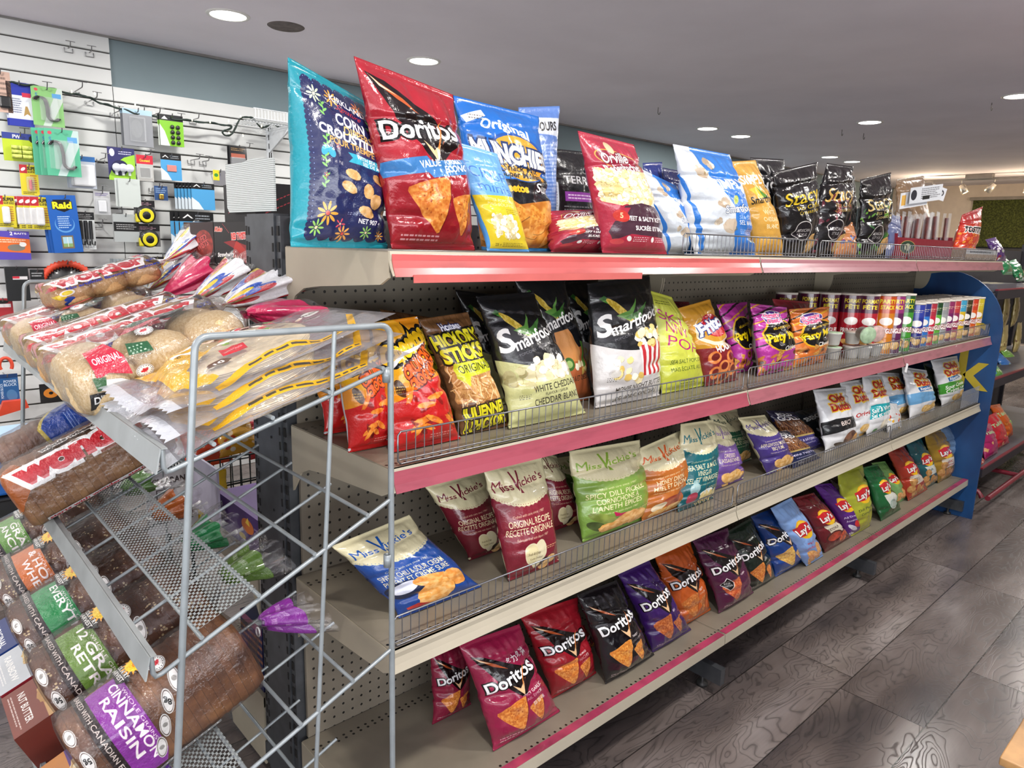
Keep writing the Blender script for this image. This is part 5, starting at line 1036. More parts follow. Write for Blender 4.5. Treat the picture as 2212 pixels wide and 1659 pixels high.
def wrap(L, sec, name, material, seed, parent, tail=.12, tie=True, n=44, m=52, gx=0.0, tdir=(0, -.25, .1), wr=.004, flare=.55):
    """film round something: sec(t, f) gives y, z of the loop at angle f (0..1, from the near bottom edge up and over)"""
    rg = np.random.RandomState(seed); vs = []; uv = []
    N1 = vnoise(n + 20, m, 9, seed, 1.2, 3) - .5
    tot = n + 16
    for i in range(tot + 1):
        if i <= n:
            t = i / n; x = -.012 + t * (L + .024); k = 1.0
            e = min(t / .06, 1.0); k = (1 - (1 - e) ** 2) ** .5 if t < .06 else 1.0
            k = max(k, .25)
            if t > .93 and tie: k = 1 - ((t - .93) / .07) ** 1.5 * .55
            for j in range(m + 1):
                y, z = sec(min(max(t, 0), 1), j / m); cz = sec(.5, .0)[1]; zc = .5 * (sec(.5, .38)[1] + cz)
                w_ = wr * N1[i, j % m] * (1 + 1.5 * (t > .85)); yy = y * k; zz = zc + (z - zc) * k; r = math.hypot(y, z - zc) + 1e-6
                vs.append((x + (0 if t > .1 else .010 * (1 - k)), yy + y / r * w_, zz + (z - zc) / r * w_)); uv.append((t * .80, j / m))
        else:
            t = (i - n) / 16; zc = .5 * (sec(.5, .38)[1] + sec(.5, 0)[1])
            k = .45 * (1 - t * 3.2) + .0 if t < .25 else .09 + flare * ((t - .25) / .75) ** .7
            k = max(k, .09)
            x = L + .012 + .03 * min(t / .25, 1) + tail * max(0, (t - .25) / .75)
            ox, oy, oz = tdir; dd = tail * max(0, (t - .25) / .75)
            for j in range(m + 1):
                y, z = sec(1.0, j / m); a = 2 * PI * (j % m) / m; ple = 1 + (.28 * math.sin(a * 7 + seed) + .9 * N1[min(i, n + 18), j % m] * flare) * max(0, t - .1)
                fl = 1 if t < .25 else 1 - .5 * (t - .25)
                vs.append((x + ox * dd + .006 * math.sin(a * 5) * t, y * k * ple + oy * dd, zc + (z - zc) * k * fl * ple + oz * dd)); uv.append((.80 + .20 * t, j / m))
    fs = []; W = m + 1; UV = []
    for i in range(tot):
        for j in range(m):
            f = (i * W + j, (i + 1) * W + j, (i + 1) * W + j + 1, i * W + j + 1); fs.append(f); UV += [c for q in f for c in uv[q]]
    c0 = len(vs); mid = np.mean(np.array(vs[:W]), 0); vs.append(tuple(mid))
    for j in range(m): fs.append((c0, j, j + 1)); UV += [0, .5, 0, .5, 0, .5]
    me = bpy.data.meshes.new(name); me.from_pydata(vs, [], fs); me.materials.append(material); me.polygons.foreach_set('use_smooth', [True] * len(fs))
    ul = me.uv_layers.new(name='UVMap'); ul.data.foreach_set('uv', UV); me.update()
    o = bpy.data.objects.new(name, me); COL.objects.link(o); o.parent = parent; return o
def slice_sec(w, h, g=0.0):
    """outline of a sandwich loaf: square below, slightly domed and mushroomed above"""
    def f(t, u):
        a = -PI * .75 - 2 * PI * (1 - u) * 0 ; a = -PI * .75 - 2 * PI * u * -1 * -1
        c, s_ = math.cos(a), math.sin(a); p = 3.6
        r = (abs(c) ** p + abs(s_) ** p) ** (-1 / p); y, z = r * c, r * s_
        y *= (w / 2 + g) * (1 + .05 * max(0, z) - .02 * (z < 0)); z = (z * (h / 2) + h / 2) + (g if z > 0 else 0) + .01 * max(0, z) * (1 - y * y / (w * w))
        return y, z
    return f
CRUST = None
def crust_mat(name, c0, c1, c2, seeds=None, slices=True):
    s = NT(name); f = s.noise(14, 5, rough=.6); col = s.ramp(f, [(.3, c0), (.5, c1), (.72, c2)])
    tc = s.new('TexCoord'); sp = s.new('SeparateXYZ'); s.link(tc.outputs['Object'], sp.inputs[0])
    if slices:
        fr = s.math('FRACT', s.math('DIVIDE', s.math('ADD', sp.outputs[0], 1.0), .0135)); cell = s.math('FLOOR', s.math('DIVIDE', s.math('ADD', sp.outputs[0], 1.0), .0135))
        wn = s.new('TexWhiteNoise', noise_dimensions='1D'); s.link(cell, wn.inputs['W'])
        k = s.math('MULTIPLY', s.math('SUBTRACT', 1.0, s.math('MULTIPLY', s.math('LESS_THAN', fr, .07), .4)), s.math('ADD', .85, s.math('MULTIPLY', wn.outputs['Value'], .3)))
        vm = s.new('VectorMath', operation='SCALE'); s.link(col, vm.inputs[0]); s.link(k, vm.inputs['Scale']); col = vm.outputs[0]
    if seeds:
        vo = s.new('TexVoronoi'); vo.inputs['Scale'].default_value = 120; s.link(tc.outputs['Object'], vo.inputs['Vector'])
        mk = s.math('MULTIPLY', s.math('LESS_THAN', vo.outputs['Distance'], .28), s.math('GREATER_THAN', s.noise(30, 2), .5))
        mx = s.new('Mix', data_type='RGBA'); s.link(mk, mx.inputs['Factor']); s.link(col, mx.inputs['A']); mx.inputs['B'].default_value = (*lin(hexc(seeds)), 1); col = mx.outputs['Result']
    s.link(col, s.b.inputs['Base Color']); s.set(Roughness=.75); s.bump(s.noise(90, 4), .4, .003); return s.m
def loaf_mesh(L, w, h, seed, tilt=0):
    f = slice_sec(w, h); vs = []; fs = []; n = int(L / .0135) * 2; m = 28; rg = np.random.RandomState(seed); oy = 0; oz = 0
    rings = []
    for i in range(n + 1):
        t = i / n; e = 1 - .10 * max(0, 1 - t * n / 2) ** 2 - .10 * max(0, 1 - (1 - t) * n / 2) ** 2
        if i % 2 == 0: oy, oz = rg.uniform(-.0015, .0015), rg.uniform(-.0018, .0018)
        g = .985 if i % 2 else 1.0
        for j in range(m):
            y, z = f(t, j / m); vs.append((t * L, y * e * g + oy, h / 2 + (z - h / 2) * e * g + oz))
    for i in range(n):
        for j in range(m): fs.append((i * m + j, (i + 1) * m + j, (i + 1) * m + (j + 1) % m, i * m + (j + 1) % m))
    fs += [tuple(range(m)), tuple(range(n * m, n * m + m))[::-1]]
    b = MB(); b.add(vs, fs, 0, None, True); return b
# printed films: x along the loaf (front at 0), y round it from the near bottom edge up, over and down the far side
def badge(a, x, y, r, leafc='#c02434'):
    a.ell(x, y, r, r, '#e8e6e2', ca=.95); a.ell(x, y, r * .93, r * .93, '#2c2c2e', ca=1); a.ell(x, y, r * .88, r * .88, '#ecebe8', ca=1); a.leaf11(x, y, r * .5, leafc, 20)
    for k in range(16): t = 2 * PI * k / 16; a.ell(x + r * .74 * math.cos(t), y + r * .74 * math.sin(t), r * .05, r * .09, '#333333', math.degrees(t), n=6)
def pill(a, x, y, w_, h_, txt, rot=0):
    a.ell(x, y, w_, h_, '#d8d6d2', rot, ca=.9); a.ell(x, y, w_ * .9, h_ * .86, '#4a3a34', rot, ca=1); a.ell(x, y, w_ * .82, h_ * .78, '#dcdad6', rot, ca=.95)
    if txt: a.text(txt, x, y, h_ * .8, '#222222', w=w_ * .7, bold=.03, rot=rot + 90)
    else: a.ell(x, y, w_ * .2, h_ * .5, '#8c8a86', rot + 30)
def film_harvest(lab, lines, col2='#1c120e'):
    a = Art('#2a1712', 1.35, 640, 0.0); A = 1.35; a.kx = .66
    a.poly([(.18, .02), (.25, .02), (.25, .70), (.18, .66)], '#1d1314', ca=.96); a.text('BAKED WITH CANADIAN FLOUR', .215, .34, .030, '#c8bcb4', w=.55, rot=-90, bold=.01)
    a.poly([(.25, .06), (.43, .04), (.47, .10), (.47, .50), (.44, .56), (.25, .56)], lab, ca=.98)
    for i, st in enumerate(lines): a.text(st, .405 - i * .075, .31, .055, '#ece4e4', w=min(.42, .052 * len(st)), rot=-90, bold=.02)
    a.text('WHOLE GRAINS', .445, .31, .02, '#e8d8e0', w=.28, rot=-90)
    a.poly([(.43, .50), (.50, .46), (.53, .62), (.45, .66)], '#121011', ca=1); a.text('COUNTRY', .50, .57, .028, '#f0eee8', w=.15, rot=-90, bold=.03); a.text('HARVEST', .465, .57, .028, '#f0eee8', w=.15, rot=-90, bold=.03)
    a.burst(.57, .56, .05, .085, 14, '#e0941c', 1); a.ell(.57, .56, .055, .055, '#f2c820', ca=1); a.ell(.575, .565, .03, .012, '#e08a1c', 60, ca=1)
    badge(a, .67, .46, .055); pill(a, .10, .28, .045, .03, '5g', 90); pill(a, .12, .18, .045, .03, None, 90); pill(a, .09, .40, .045, .03, None, 90); a.lines(.10, .06, .16, .16, 3, '#c8c0bc', .7, 5)
    for (x, y, t) in ((.60, .28, '8g'), (.70, .34, None), (.52, .20, None), (.44, .12 * 1, None)): pill(a, x, y, .055, .032, t, 60)
    a.rect(.30, .0, .80, .022, '#d8d8d8', ca=.9); a.lines(.30, .002, .80, .02, 1, '#222222', .9, 6, 0)
    a.kx = 1.0; a.rect(.86, .0, .95, 1.35, lab, ca=.95)
    for k in range(14): a.text('BAKED - CANADIAN OWNED', .88 + .03 * (k % 2), .1 + k * .09, .012, '#f0e8f0', w=.08, rot=90)
    return a
def film_wonderbread(whole=True):
    a = Art('#c02028', 1.35, 640, 0.0)
    def wtxt(x, y, s_, wd, t='wonder'): a.text(t, x, y, s_, '#b8242e', w=wd, bold=.07, out=('#e4e2e0', .14))
    a.poly([(.0, .36), (.10, .48), (.16, .30), (.06, .18), (0, .1)], '#9c5424', ca=.85)
    wtxt(.40, .34, .12, .60); a.ell(.25, .46, .022, .014, '#e8c820', 10, ca=1); a.text('whole wheat', .36, .46, .045, '#2c1c14', w=.26, bold=.05, out=('#e0dcd8', .1)); a.rect(.45, .245, .70, .262, '#8c4c3c', ca=.7)
    a.rect(.10, .0, .82, .03, '#d8d4d4', ca=.9); a.text('starts with wonder - starts with whole', .46, .016, .024, '#a8222c', w=.7, bold=.03)
    return a
def film_blue():
    a = Art('#16357c', 1.35, 512, 0.0); a.poly([(.30, .10), (.34, .0), (.9, .0), (.9, .62), (.38, .62), (.27, .36)], '#1a3f90', ca=.98); a.poly([(.28, .12), (.30, .10), (.27, .36), (.38, .62), (.36, .62), (.25, .36)], '#b09c3c', ca=.95)
    a.text('White', .60, .48, .06, '#c8d4ec', w=.16, rot=-90); a.text('Pain blanc', .50, .42, .05, '#c8d4ec', w=.24, rot=-90); a.text('Bread', .66, .40, .05, '#c8d4ec', w=.14, rot=-90); a.lines(.40, .2, .44, .5, 1, '#a8b8dc', .8, 3); a.ell(.66, .58, .08, .03, '#121218', ca=1); return a
def film_wonderbuns():
    a = Art('#e0dcda', 1.5, 700, 0.0); dots = ['#b82430', '#e0c020', '#2450b0']
    a.text('wonder', .37, .405, .17, '#c02430', w=.60, bold=.05, out=('#ece8e6', .11)); a.ell(.44, .54, .20, .02, '#e4e2e6', 4, ca=.85)
    a.text('No artificial flavours or colours', .43, .26, .042, '#2c3c9c', w=.64, bold=.03); a.text('675 g', .74, .34, .035, '#2c3c9c', bold=.04)
    a.ell(.72, .56, .085, .075, '#e4e0de', ca=.95); a.burst(.72, .56, .045, .062, 12, '#c02430'); a.rect(.64, .52, .68, .60, '#e4e0de', ca=.9)
    for i, (x, y, r) in enumerate(((.03, .32, .035), (.05, .16, .04), (.10, .10, .035), (.02, .55, .04), (.06, .80, .05), (.09, .04, .03), (.04, .66, .035))): a.ell(x, y, r, r, dots[i % 3], ca=.95)
    a.ell(.10, .20, .05, .045, '#e6e2de', ca=.9); a.ell(.10, .20, .035, .032, '#d8c030', ca=1)
    a.rect(.80, 0, .97, 1.5, '#e2e2e4', ca=.93); rg = np.random.RandomState(4)
    for i in range(44): a.ell(rg.uniform(.76, .96), rg.uniform(0, 1.5), .028, .045, dots[i % 3], ca=.97)
    for i in range(5): a.text('wonder', .86, .2 + i * .26, .03, '#2c50b0', w=.10, rot=60)
    return a
def film_italiano():
    a = Art('#c8204c', 1.5, 700, 0.0); a.kx = .80
    a.poly([(.14, .20), (.20, .22), (.30, .16), (.30, .30), (.26, .42), (.15, .40)], '#c0203c', ca=.97); a.text('ORIGINAL', .225, .31, .045, '#f0e8e8', w=.13, rot=-4, bold=.02)
    a.poly([(.14, .20), (.24, .16), (.30, .10), (.14, .12)], '#e8e4e0', ca=.95); a.poly([(.12, .22), (.18, .20), (.16, .12), (.12, .12)], '#2c5c34', ca=.95)
    a.poly([(.08, .12), (.34, .06), (.36, -.02), (.06, -.02)], '#151314', ca=1); a.text("D'ITALIANO", .21, .05, .05, '#ecece8', w=.24, bold=.03, rot=-8)
    a.poly([(.32, .28), (.44, .26), (.44, .33), (.34, .36)], '#1f5a38', ca=.97); a.lines(.34, .275, .43, .335, 3, '#c8dcc8', .9, 3)
    badge(a, .36, .15, .045); badge(a, .47, .42, .045)
    a.poly([(.36, .44), (.60, .50), (.62, .58), (.42, .52)], '#b81c3c', ca=.97)
    a.poly([(.44, .52), (.66, .54), (.84, .60), (.82, .78), (.60, .74), (.42, .64)], '#141214', ca=1); a.text("D'ITALIANO", .63, .64, .08, '#ecece8', w=.36, bold=.03, rot=6)
    a.poly([(.64, .78), (.84, .80), (.84, 1.1), (.66, 1.0)], '#c41c48', ca=.96); a.kx = 1.0; a.rect(.84, 0, .98, 1.5, '#d0245c', ca=.93); a.poly([(.4, .66), (.5, .72), (.48, .86), (.38, .80)], '#e6e2e0', ca=.9)
    return a
def loaf(label, q, y, s_, L, w_, h_, art, crust, seed, up=.013, yaw=0, tail=.11, tdir=(0, -.3, .1), extra=0):
    t = bpy.data.objects.new('bread_loaf', None); COL.objects.link(t); t.empty_display_size = .04; t.matrix_world = tray_frame(q, s_, y, up, yaw, extra)
    tag(t, label, 'loaf of bread')
    loaf_mesh(L, w_, h_, seed).build('sliced_bread', crust, t)
    wrap(L, slice_sec(w_, h_, .0045), 'film_bag', film_mat(art, 'film_' + str(seed)), seed, t, tail, True, tdir=tdir)
    zc = h_ / 2; MB().tube([(L + .035 + .003 * math.cos(a), .007 * math.sin(a), zc + .007 * math.cos(a)) for a in np.linspace(0, 2 * PI, 14)], .0015, 5).build('twist_tie', mat('#e6e6e6', .4), t)
    return t
CR = crust_mat('crust_dark', '#3a2116', '#56331f', '#764c2e', '#b8a078'); CW = crust_mat('crust_wheat', '#5c3a22', '#7c5433', '#a07850'); CB = crust_mat('crust_raisin', '#3c2014', '#6c4428', '#94653c', slices=True)
CWH = crust_mat('crust_white', '#5c3c28', '#6c4a34', '#946c4c')
loaf('sliced brown loaf with a purple label and purple tied end, nearest loaf', 2, 1.10, -.006, .262, .125, .135, film_harvest('#7c2c8c', ['CINNAMON', 'RAISIN']), CB, 201, yaw=.04, tail=.10, tdir=(-.1, -.35, -.35))
loaf('seeded dark loaf with an olive green label, beside the purple labelled loaf', 2, 1.305, -.008, .27, .175, .135, film_harvest('#5c7c34', ['12 GRAINS', 'RETRO']), CR, 202, yaw=.02)
loaf('seeded dark loaf with an emerald green label in the middle of the row', 2, 1.52, -.012, .27, .18, .132, film_harvest('#1f7c44', ['EVERYTHING', '']), CR, 203)
loaf('seeded dark loaf with an orange label under the sliced white loaf', 2, 1.745, -.014, .27, .19, .132, film_harvest('#c06428', ['& HONEY', 'WHEAT']), CR, 204, yaw=-.02)
loaf('seeded dark loaf with a leaf green label at the far left of its row', 2, 1.975, -.02, .27, .19, .13, film_harvest('#5c8c3c', ['GRAINS', 'ANCIENT']), CR, 205, yaw=-.02)
loaf('whole wheat loaf in clear film with big red lettering on the middle tray', 1, 1.60, -.022, .29, .118, .115, film_wonderbread(), CW, 206, up=.026, yaw=-.05)
loaf('white loaf in clear film with a dark blue label behind the red lettered loaf', 1, 1.80, -.008, .29, .118, .115, film_blue(), CWH, 207, up=.026, yaw=-.03)
# ------------------------------------------------------------------ bags of buns on the top tray
def bun_sec(w_, h_, g=0.0):
    def f(t, u):
        a = -PI * .80 - 2 * PI * u; c, s_ = math.cos(a), math.sin(a); p = 2.5
        r = (abs(c) ** p + abs(s_) ** p) ** (-1 / p); return r * c * (w_ / 2 + g), r * s_ * (h_ / 2 + g) + h_ / 2 + g * .3
    return f
BUNM = crust_mat('bun_crust', '#c08a54', '#d4a56e', '#e2bd8c', slices=False); BUNF = crust_mat('bun_floury', '#c8a470', '#dcc090', '#ecd9b4', slices=False)
bun_proto = {}
def bun_mesh(m, kind):
    if kind in bun_proto: return bun_proto[kind].data
    b = MB(); n = 20; vs = []; fs = []
    prof = [(0, 0), (.72, .02), (.94, .14), (1.0, .32), (.965, .40), (.985, .46), (.93, .66), (.74, .86), (.42, .97), (0, 1.0)]
    b.lathe(prof, n=24); o = b.build('bun', m); 
    bun_proto[kind] = o; return o.data
def buns(label, y, art, m, kind, seed, s_=.005, L=.30, w_=.185, h_=.082, rows=3, cols=2, up=.010, yaw=0, extra=0, q=0, tail=.13, tdir=(0, .1, .25)):
    t = bpy.data.objects.new('bun_bag', None); COL.objects.link(t); t.empty_display_size = .04; t.matrix_world = tray_frame(q, s_, y, up, yaw, extra); tag(t, label, 'bag of buns')
    me = bun_mesh(m, kind); rg = np.random.RandomState(seed); first = bun_proto[kind].parent is None
    for i in range(rows):
        for j in range(cols):
            if first: o = bun_proto[kind]; first = False
            else: o = bpy.data.objects.new('bun', me); COL.objects.link(o)
            o.parent = t; dx, dy = L / rows, w_ / cols
            o.matrix_local = Matrix.Translation((dx * (i + .5), dy * (j + .5) - w_ / 2, rg.uniform(0, .003))) @ Matrix.Rotation(rg.uniform(0, 6), 4, 'Z') @ Matrix.Rotation(rg.uniform(-.05, .05), 4, 'X') @ Matrix.Diagonal((dx * .57, dy * .56, h_ * rg.uniform(.86, .95), 1))
    wrap(L, bun_sec(w_, h_, .004), 'film_bag', film_mat(art, 'film_' + str(seed), .08, crs=28), seed, t, tail, True, tdir=tdir, wr=.009, flare=.95)
    return t
FI, FW = film_italiano(), film_wonderbuns()
buns('clear bag of floury crusty buns with a red and black label, nearest bag of buns', 1.335, FI, BUNF, 'floury', 301, s_=-.02, L=.29, w_=.20, h_=.10, yaw=.03, tdir=(0, -.5, -.35), tail=.10)
buns('clear bag of soft buns with red lettering, second bag of buns from the front', 1.535, FW, BUNM, 'soft', 302, s_=-.012, L=.31, w_=.185, h_=.085, yaw=.02, tdir=(0, -.5, .25))
buns('clear bag of soft buns with red lettering, third bag of buns from the front', 1.72, FW, BUNM, 'soft', 303, s_=-.008, L=.30, w_=.175, h_=.08, yaw=.0, tdir=(0, -.4, .45))
buns('clear bag of crusty buns with a red and black label, farther from the camera', 1.90, FI, BUNF, 'floury', 304, s_=-.006, L=.29, w_=.175, h_=.088, tdir=(0, .1, .3))
buns('clear bag of soft buns at the far left end of the top tray', 2.08, FW, BUNM, 'soft', 305, s_=0, L=.30, w_=.175, h_=.08, tdir=(0, -.2, .5))
buns('clear bag of soft buns lying on top of the far bags of buns', 1.99, FW, BUNM, 'soft', 306, s_=.10, L=.25, w_=.16, h_=.06, up=.090, yaw=.1, tdir=(0, .1, .4))
# ------------------------------------------------------------------ packs of flat bread at the near end
def film_tort():
    a = Art('#e8eaf0', 1.0, 640, 0.16); a.rect(.0, .0, .05, 1, '#e4e8ee', ca=.5)
    a.poly([(.14, .62), (.34, .60), (.40, .80), (.36, .98), (.12, .98)], '#d8a41c', ca=.96); a.poly([(.34, .60), (.62, .66), (.80, .86), (.70, .98), (.36, .98)], '#d8a41c', ca=.0); a.text('NO ARTIFICIAL FLAVOURS', .22, .82, .022, '#3c2c0c', w=.28, rot=-70, bold=.02); a.rect(.24, .72, .33, .76, '#f0eee8', ca=1); a.rect(.28, .80, .36, .84, '#f0eee8', ca=1)
    a.poly([(.14, .62), (.12, .34), (.20, .14), (.24, .14), (.20, .40), (.34, .56), (.40, .62)], '#d8a41c', ca=.93)
    rg = np.random.RandomState(6)
    for i in range(34): a.ell(rg.uniform(.40, .80), rg.uniform(.52, .80), .030, .014, ['#c02430', '#7c9c3c', '#e8c8b0', '#d8404c', '#f0e8dc'][i % 5], rg.uniform(0, 180), ca=.96, wob=.2, seed=i)
    a.poly([(.44, .84), (.60, .84), (.66, .94), (.48, .96)], '#c42430', ca=.97); a.text('Mejor', .72, .90, .04, '#333333', w=.12, sh=.2); a.poly([(.34, .36), (.44, .34), (.46, .46), (.36, .48)], '#c8202c', ca=1); a.text('BAKED IN CANADA', .40, .41, .02, WH, w=.08, rot=4)
    a.ell(.30, .30, .05, .045, '#5c3c24', ca=1); a.text('10', .30, .30, .035, WH, bold=.04); a.poly([(.20, .06), (.82, .06), (.92, .30), (.90, .33), (.80, .10), (.20, .10)], '#d8a41c', ca=.95); a.lines(.34, .065, .82, .095, 1, '#3c3c3c', .9, 7, 0); a.ell(.86, .66, .045, .045, '#e8e6e2', ca=.9); a.text('FRESH', .86, .66, .025, '#333333', w=.08, bold=.03)
    return a
def tortilla(label, s_, y, up, yaw, extra, seed, hang=True):
    t = bpy.data.objects.new('flatbread_pack', None); COL.objects.link(t); t.empty_display_size = .04; t.matrix_world = tray_frame(0, s_, y, up, yaw, extra); tag(t, label, 'pack of flatbread', 'flatbread packs on the top tray')
    b = MB(); rg = np.random.RandomState(seed)
    for k in range(6):
        b.lathe([(0, 0), (.113, .0003), (.115, .0013), (.113, .0023), (0, .0022)], (.165 + rg.uniform(-.002, .002), rg.uniform(-.002, .002), .0026 * k + .0015), 40)
    b.build('flatbread_stack', mat('#e3d0a6', .8, var=.12, nscale=40, bump=.3), t)
    n, m = 60, 44; L, W_ = .40, .262; vs = []; fs = []; UV = []; Nn = vnoise(n + 1, m + 1, 7, seed, 1.4, 3) - .5; N2 = vnoise(n + 1, m + 1, 7, seed + 9, 1.4, 3) - .5
    def P(i, j, top):
        x = i / n * L - .01; v = j / m; yy = (v - .5) * W_; r = math.hypot(x - .165, yy); body = 1 / (1 + math.exp((r - .122) / .006)); edge = min(1, min(v, 1 - v) * 9) * min(1, max(i / n, 0) * 12) * min(1, (1 - i / n) * 12)
        z = .0015 + (.0175 * body + .006 * edge + (.016 * Nn[i, j] * edge)) * (1 if top else 0) + (.003 * N2[i, j] * edge * (1 - body) if not top else 0)
        droop = -.14 * max(0, x - .29) ** 2 * 6 - .4 * max(0, .03 - x) ** 2 * 6
        if i == 0: x += .0026 * ((j % 2) * 2 - 1)
        z += .012 * math.sin(v * 7 + seed) * max(0, .06 - x) / .06
        return (x, yy * (1 + .03 * Nn[i, j]), z + droop * .3)
    for side in (1, 0):
        o = len(vs)
        for i in range(n + 1):
            for j in range(m + 1): vs.append(P(i, j, side))
        for i in range(n):
            for j in range(m):
                if hang and side is not None and abs((i + .5) / n - .955) < .012 and abs((j + .5) / m - .5) < .06: continue
                f = (o + i * (m + 1) + j, o + (i + 1) * (m + 1) + j, o + (i + 1) * (m + 1) + j + 1, o + i * (m + 1) + j + 1)
                fs.append(f if side else f[::-1])
                q = [(i / n, j / m), ((i + 1) / n, j / m), ((i + 1) / n, (j + 1) / m), (i / n, (j + 1) / m)]; q = q if side else q[::-1]; UV += [c for p in q for c in p]
    me = bpy.data.meshes.new('film_pack'); me.from_pydata(vs, [], fs); me.materials.append(film_mat(FT, 'film_' + str(seed), .08, crs=22)); me.polygons.foreach_set('use_smooth', [True] * len(fs)); ul = me.uv_layers.new(name='UVMap'); ul.data.foreach_set('uv', UV)
    o = bpy.data.objects.new('film_pack', me); COL.objects.link(o); o.parent = t; return t
FT = film_tort()
tortilla('clear and yellow flatbread pack, lowest of the pile of three', .014, 1.085, .010, -.02, 0, 401)
tortilla('clear and yellow flatbread pack, middle of the pile of three', .022, 1.093, .030, .05, .01, 402)
tortilla('clear and yellow flatbread pack, topmost of the pile of three', .036, 1.11, .048, .10, .03, 403)
# ------------------------------------------------------------------ snack bar boxes on the lowest tray
def a_bars(bg, c2, t='KRISPIES', sub='CHOCOLATE', colr='#e8dcc0', seed=0):
    a = Art(bg, 1.35, 256); a.rect(0, .0, 1, .42, c2); a.mottle(.05, 4, seed); a.text(t, .5, 1.15, .14, WH, w=.8, bold=.04, rot=0); a.text('squares', .5, 1.02, .06, WH, w=.3)
    a.ell(.5, .62, .34, .22, colr, 20, 1, ('#c8a468', 26, 2.4), wob=.08, seed=seed); a.ell(.42, .52, .25, .13, '#b08448', -20, 1, (colr, 26, 2.4), wob=.08, seed=seed + 1); a.text(sub, .5, .22, .09, WH, w=.7, bold=.02); a.lines(.1, .05, .9, .12, 2, WH, .7, seed)
    return a
def carton(label, q, s_, y, up, dims, art, side, yaw=0, rz=-PI / 2, extra=0, name='snack_box', cat='box'):
    L, W_, H_ = dims; b = MB(); b.box(0, L, -W_ / 2, W_ / 2, 0, H_, 1)
    # top face carries the artwork, its upper edge towards the slope's upper end
    b.add([(0.0005, W_ / 2, H_ + .0004), (0.0005, -W_ / 2, H_ + .0004), (L, -W_ / 2, H_ + .0004), (L, W_ / 2, H_ + .0004)], [(0, 1, 2, 3)], 0, [[(0, 0), (1, 0), (1, 1), (0, 1)]])
    o = b.build(name, [printed(art, name, .35, 0, .3, .05), mat(side, .4)]); o.matrix_world = tray_frame(q, s_, y, up, yaw, extra); return tag(o, label, cat)
carton('blue box of cereal squares, farther of the two blue boxes on the lowest tray', 3, .0, 2.03, .012, (.215, .165, .10), a_bars('#2c74b8', '#1c2c6c', sub='ORIGINAL', seed=1), '#2450a0')
carton('white, red and blue box of rainbow chip squares on the lowest tray', 3, .0, 1.855, .012, (.215, .165, .10), a_bars('#3484c4', '#c4c8cc', sub='RAINBOW', colr='#dcc890', seed=2), '#a82c38')
carton('brown box of chocolate nut butter squares on the lowest tray', 3, .0, 1.675, .012, (.215, .17, .10), a_bars('#c89c64', '#7c3424', sub='NUT BUTTER', colr='#b88850', seed=3), '#6c2c20')
carton('purple snack box at the low left edge of the bread rack', 3, -.004, 1.42, .012, (.20, .20, .055), a_bars('#4c2474', '#c07c38', t='COOKIES', sub='BAKED', seed=4), '#4c2474')
# ------------------------------------------------------------------ hardware hanging on the slatwall
HOOKM = mat('#8c8c8e', .3, .8)
def peg(px, py, L=.13, lab=None, up=True, grp='empty peg hooks on the slatted wall'):
    """steel peg hook whose tip shows at a pixel"""
    p = on(px, py, 1, WALLY - .03 - L); b = MB()
    pts = [(0, 0, 0), (0, -L * .93, 0), (0, -L, .006), (0, -L - .006, .022 if up else .006)]
    b.tube(pts, .0026, 6); b.tube([(-.018, -.002, .0), (-.018, -.006, -.02), (.018, -.006, -.02), (.018, -.002, .0)], .0022, 5); b.tube([(-.02, -L - .004, .022), (.02, -L - .004, .022)], .0018, 5)
    o = b.build('peg_hook', HOOKM, loc=(p[0], WALLY - .024, p[2] - .02)); return tag(o, lab or 'empty steel peg hook on the white slatted wall', 'peg hook', grp)
def hang(name, label, cat, box, art, y=.11, n=1, blister=None, thick=.003, side='#e4e4e4', step=.011, dx=.006, roll=0, grp=None):
    """pack hanging flat on the wall; box: x0 y0 x1 y1 in pixels; blister: list of (u0, v0, u1, v1, depth, material)"""
    Y = WALLY - .024 - y; a = on(box[0], box[3], 1, Y); c = on(box[2], box[1], 1, Y); w_ = c[0] - a[0]; h_ = c[2] - a[2]
    m = [printed(art, name + '_print', .35, 0, .3, .05), mat(side, .5)]
    first = None
    for k in range(n - 1, -1, -1):
        if first is None:
            t = thing(name, label, cat, ((a[0] + c[0]) / 2 - dx * k, Y + step * k, a[2]), 0)
            MB().box(-w_ / 2, w_ / 2, -thick, 0, 0, h_, 1, {2: 0}).build('card', m, t)
            for (u0, v0, u1, v1, d, mm) in (blister or []):
                MB().box(w_ * (u0 - .5), w_ * (u1 - .5), -thick - d, -thick, h_ * v0, h_ * v1).build('blister', mm, t, bevel=min(d * .4, .008))
            first = t
            if roll: t.rotation_euler[1] = roll
        else:
            t = copy_tree(first); t.location = ((a[0] + c[0]) / 2 - dx * k, Y + step * k, a[2])
        t['label'] = label if k == 0 else label.replace('foremost', 'copy behind the foremost').replace('front ', 'rear copy of the ')
        if n > 1: t['group'] = label.split(',')[0] + ' row'
        if n > 1: t['label'] = label
    b = MB(); b.tube([(0, 0, 0), (0, -y - .02, 0), (0, -y - .03, .016)], .0026, 6)
    o = b.build('peg_hook', HOOKM, loc=((a[0] + c[0]) / 2, WALLY - .024, c[2] - .012)); tag(o, 'steel peg carrying the ' + ' '.join(label.split(',')[0].split()[:10]), 'peg hook')
    return first
CL = NT('blister_plastic'); CL.set(Roughness=.08, Alpha=.16); CL.b.inputs['Base Color'].default_value = (.8, .83, .85, 1); CLEAR = CL.m
def A_(bg, A=1.4, w=128): return Art(bg, A, w)
